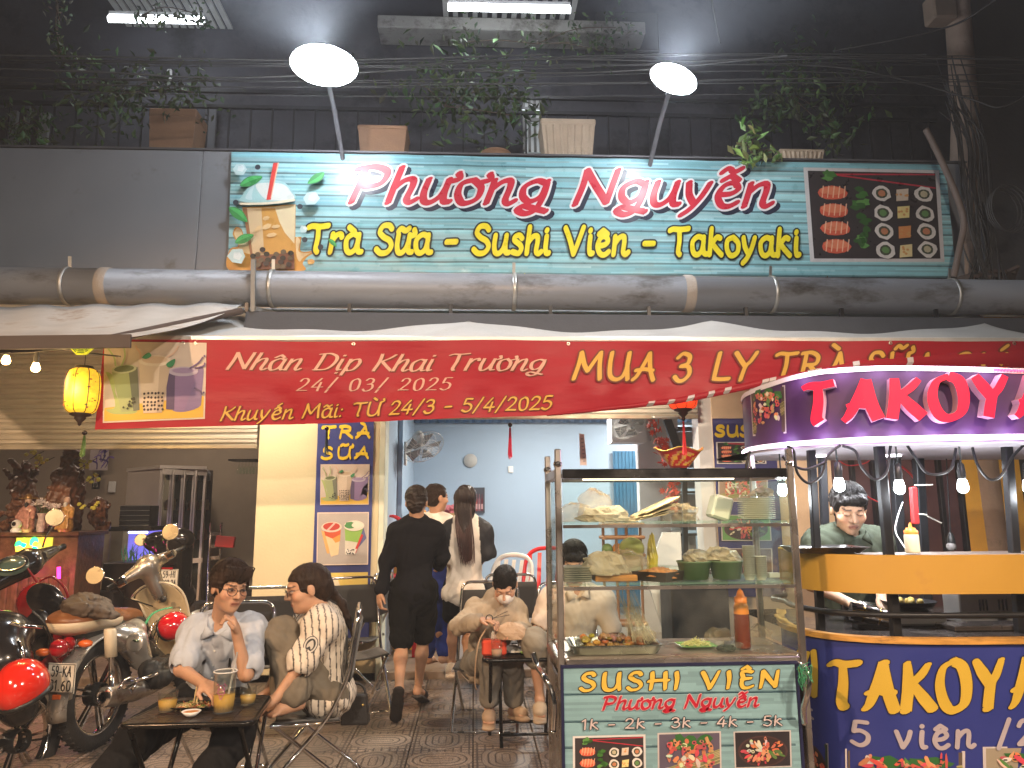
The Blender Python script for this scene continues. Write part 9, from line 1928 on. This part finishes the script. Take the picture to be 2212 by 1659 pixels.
gw = thing('bright_pane', 'small bright pane between the railing bars', 'window pane', P(1160,245,8.2)); obj('pane', MB().box(P(1150,242,8.22), (.26,.01,.05)), emis('pane_glow', (.9,.97,1), 1.5), gw)
for k, (u0, u1, v0, v1, c, lb) in enumerate(((10,42,325,240,(.16,.16,.16),'pale balcony door panel at the far left'),(50,70,325,238,(.13,.13,.13),'second pale door panel at the far left'),(78,110,325,245,(.2,.2,.2),'third pale door panel with shadows of plants'),(438,470,325,236,(.1,.1,.11),'grey shutter panel left of the left floodlight'),(360,372,175,150,(.5,.5,.5),'small pale pane high on the left upper wall'),(1290,1420,110,30,(.07,.07,.075),'grey upper wall panel right of the centre tube'))):
 a, b_ = P(u0,v0,8.35), P(u1,v1,8.35); obj('wall_panel', MB().box((a+b_)/2, (b_.x-a.x,.04,b_.z-a.z), bev=.01), mat('panel_tone_%d' % k, c, .7), label=lb, cat='panel')
# louvred eave above the tube lights
for g, (ua, ub, v) in enumerate(((960,1245,2),(225,460,2))):
 a, b_ = P(ua,v,7.7), P(ub,v,7.7); lo = thing('slatted_eave', ['white slatted eave above the centre tube light','white slatted eave above the left tube light'][g], 'eave', a)
 n_ = 14
 for k in range(n_): x = a.x+(b_.x-a.x)*k/(n_-1); obj('slat', MB().bar(V(x,7.2,a.z+.12), V(x,8.3,a.z+.12), .06,.03), mat('eave_white', (.45,.45,.44), .6), lo)
obj('upper_ledge', MB().box(P(1106,72,8.2), (3.2,.35,.16), bev=.01), mat('ledge_paint', (.35,.34,.32), .75, dirt=(.12,.11,.1), dth=.5), label='concrete ledge with moss below the centre tube light', cat='ledge')
# street cables in front of the facade
def wire(label, pts, r=.008, grp='overhead cables before the facade', m=None): return obj('overhead_cable', MB().tube(catmull([P(p[0], p[1], p[2]+.55) for p in pts], 8), r, 6), m or cab_d, label=label, cat='cable', group=grp)
cab_d = mat('dusty_cable', (.05,.05,.05), .7)
names = ['lowest sagging cable at the left','upper cable crossing the left wall','cable sagging right of the lit window','pale cable swinging down to the right','thick cable bundle strand above the sign','cable just over the second floodlight','cable running up to the top right corner','thin straight drop wire from the top edge']
W_ = [[(-60,146,5.6),(200,155,5.7),(500,168,5.9),(900,150,6.0)],[(-60,118,5.6),(300,124,5.8),(700,130,6.0),(1180,118,6.1)],[(1000,152,6.1),(1180,158,6.1),(1400,150,6.0),(1700,120,5.8)],[(1725,140,6.0),(1850,150,6.0),(1990,182,6.0),(2100,215,5.9),(2160,232,5.8),(2220,205,5.7)],[(900,140,6.2),(1200,128,6.2),(1500,132,6.1),(1900,125,6.0),(2260,130,5.8)],[(1000,138,6.2),(1250,122,6.2),(1600,116,6.1),(2000,118,6.0)],[(1800,110,6.0),(1960,80,5.9),(2070,50,5.8),(2150,0,5.6)],[(1536,-10,6.2),(1545,40,6.2),(1556,95,6.2)]]
for nme, pts in zip(names, W_): wire(nme, pts, .009)
rs = random.Random(14)
for k in range(9):
 v0 = rs.uniform(118,195); wire('strand %s of the loose cable bundle across the facade' % ['nearest','uppermost','pale','dusty','taut','slack','frayed','twisted','kinked','doubled','bent','drooping','straight','thin','thicker','lowest'][k], [(-80,v0,5.9+k*.02),(500,v0+rs.uniform(5,18),6.0),(1100,v0+rs.uniform(0,25),6.1),(1700,v0+rs.uniform(-12,12),6.0),(2280,v0+rs.uniform(-18,30),5.9)], rs.uniform(.003,.006), 'loose cable bundle across the facade')
# pole with cables at the right
po = thing('utility_pole', 'concrete utility pole wrapped in cables right of the sign', 'pole', V(P(2120,900,6.9).x,7.0,0)); a = P(2125,620,6.7); b_ = P(2062,-60,6.9)
obj('pole_shaft', MB().tube([V(a.x+.05,7.1,0), V(a.x,7.05,3.5), P(2085,250,7.0), b_], [.17,.15,.13,.12], 16), mat('pole_concrete', (.3,.22,.17), .85, bump=.4, bscale=20, dirt=(.12,.09,.07)), po)
rs = random.Random(21)
for k in range(26):
 u = 2085+rs.uniform(-18,45); obj('wrapped_cable', MB().tube(catmull([P(u-30+rs.uniform(-25,25),150+rs.uniform(-30,90),6.7), P(u+rs.uniform(-12,12),300,6.75), P(u+15+rs.uniform(-15,15),420,6.75), P(u+25+rs.uniform(-20,20),520,6.7), P(u+40+rs.uniform(-30,30),620,6.65)],6), rs.uniform(.005,.011), 5), cab_d if k % 3 else cab, po)
obj('thick_hose', MB().tube(catmull([P(2000,280,6.7),P(2030,340,6.65),P(2065,420,6.6),P(2082,480,6.6),P(2072,540,6.6),P(2060,600,6.6)],8), .03, 9), mat('brown_hose', (.16,.12,.1), .6), po)
for k in range(4): obj('cable_coil', MB().tube([P(2165+k*3,455,6.6)+V((.16+.01*k)*math.cos(t),-.02*k,(.2+.015*k)*math.sin(t)) for t in [6.283*i/28 for i in range(28)]], .008, 5, closed=True), cab_d, po)
obj('junction_box', MB().box(P(2030,22,6.9), (.26,.2,.3), bev=.02), mat('rusty_box', (.25,.18,.13), .7), label='rusty junction box high on the utility pole', cat='junction box')
rs = random.Random(31)
for k in range(5): obj('rubble_board', MB().box(P(2095+k*22,597-rs.uniform(0,14),6.75), (.22,.12,.03), rot=RT(rs.uniform(-.5,.5),rs.uniform(-.5,.5),rs.uniform(0,3))), mat('dark_board', (.1,.07,.055), .8), label='broken dark board lying on the pipe at the far right, %s' % ['leftmost','second from left','middle','fourth','rightmost'][k], cat='board')
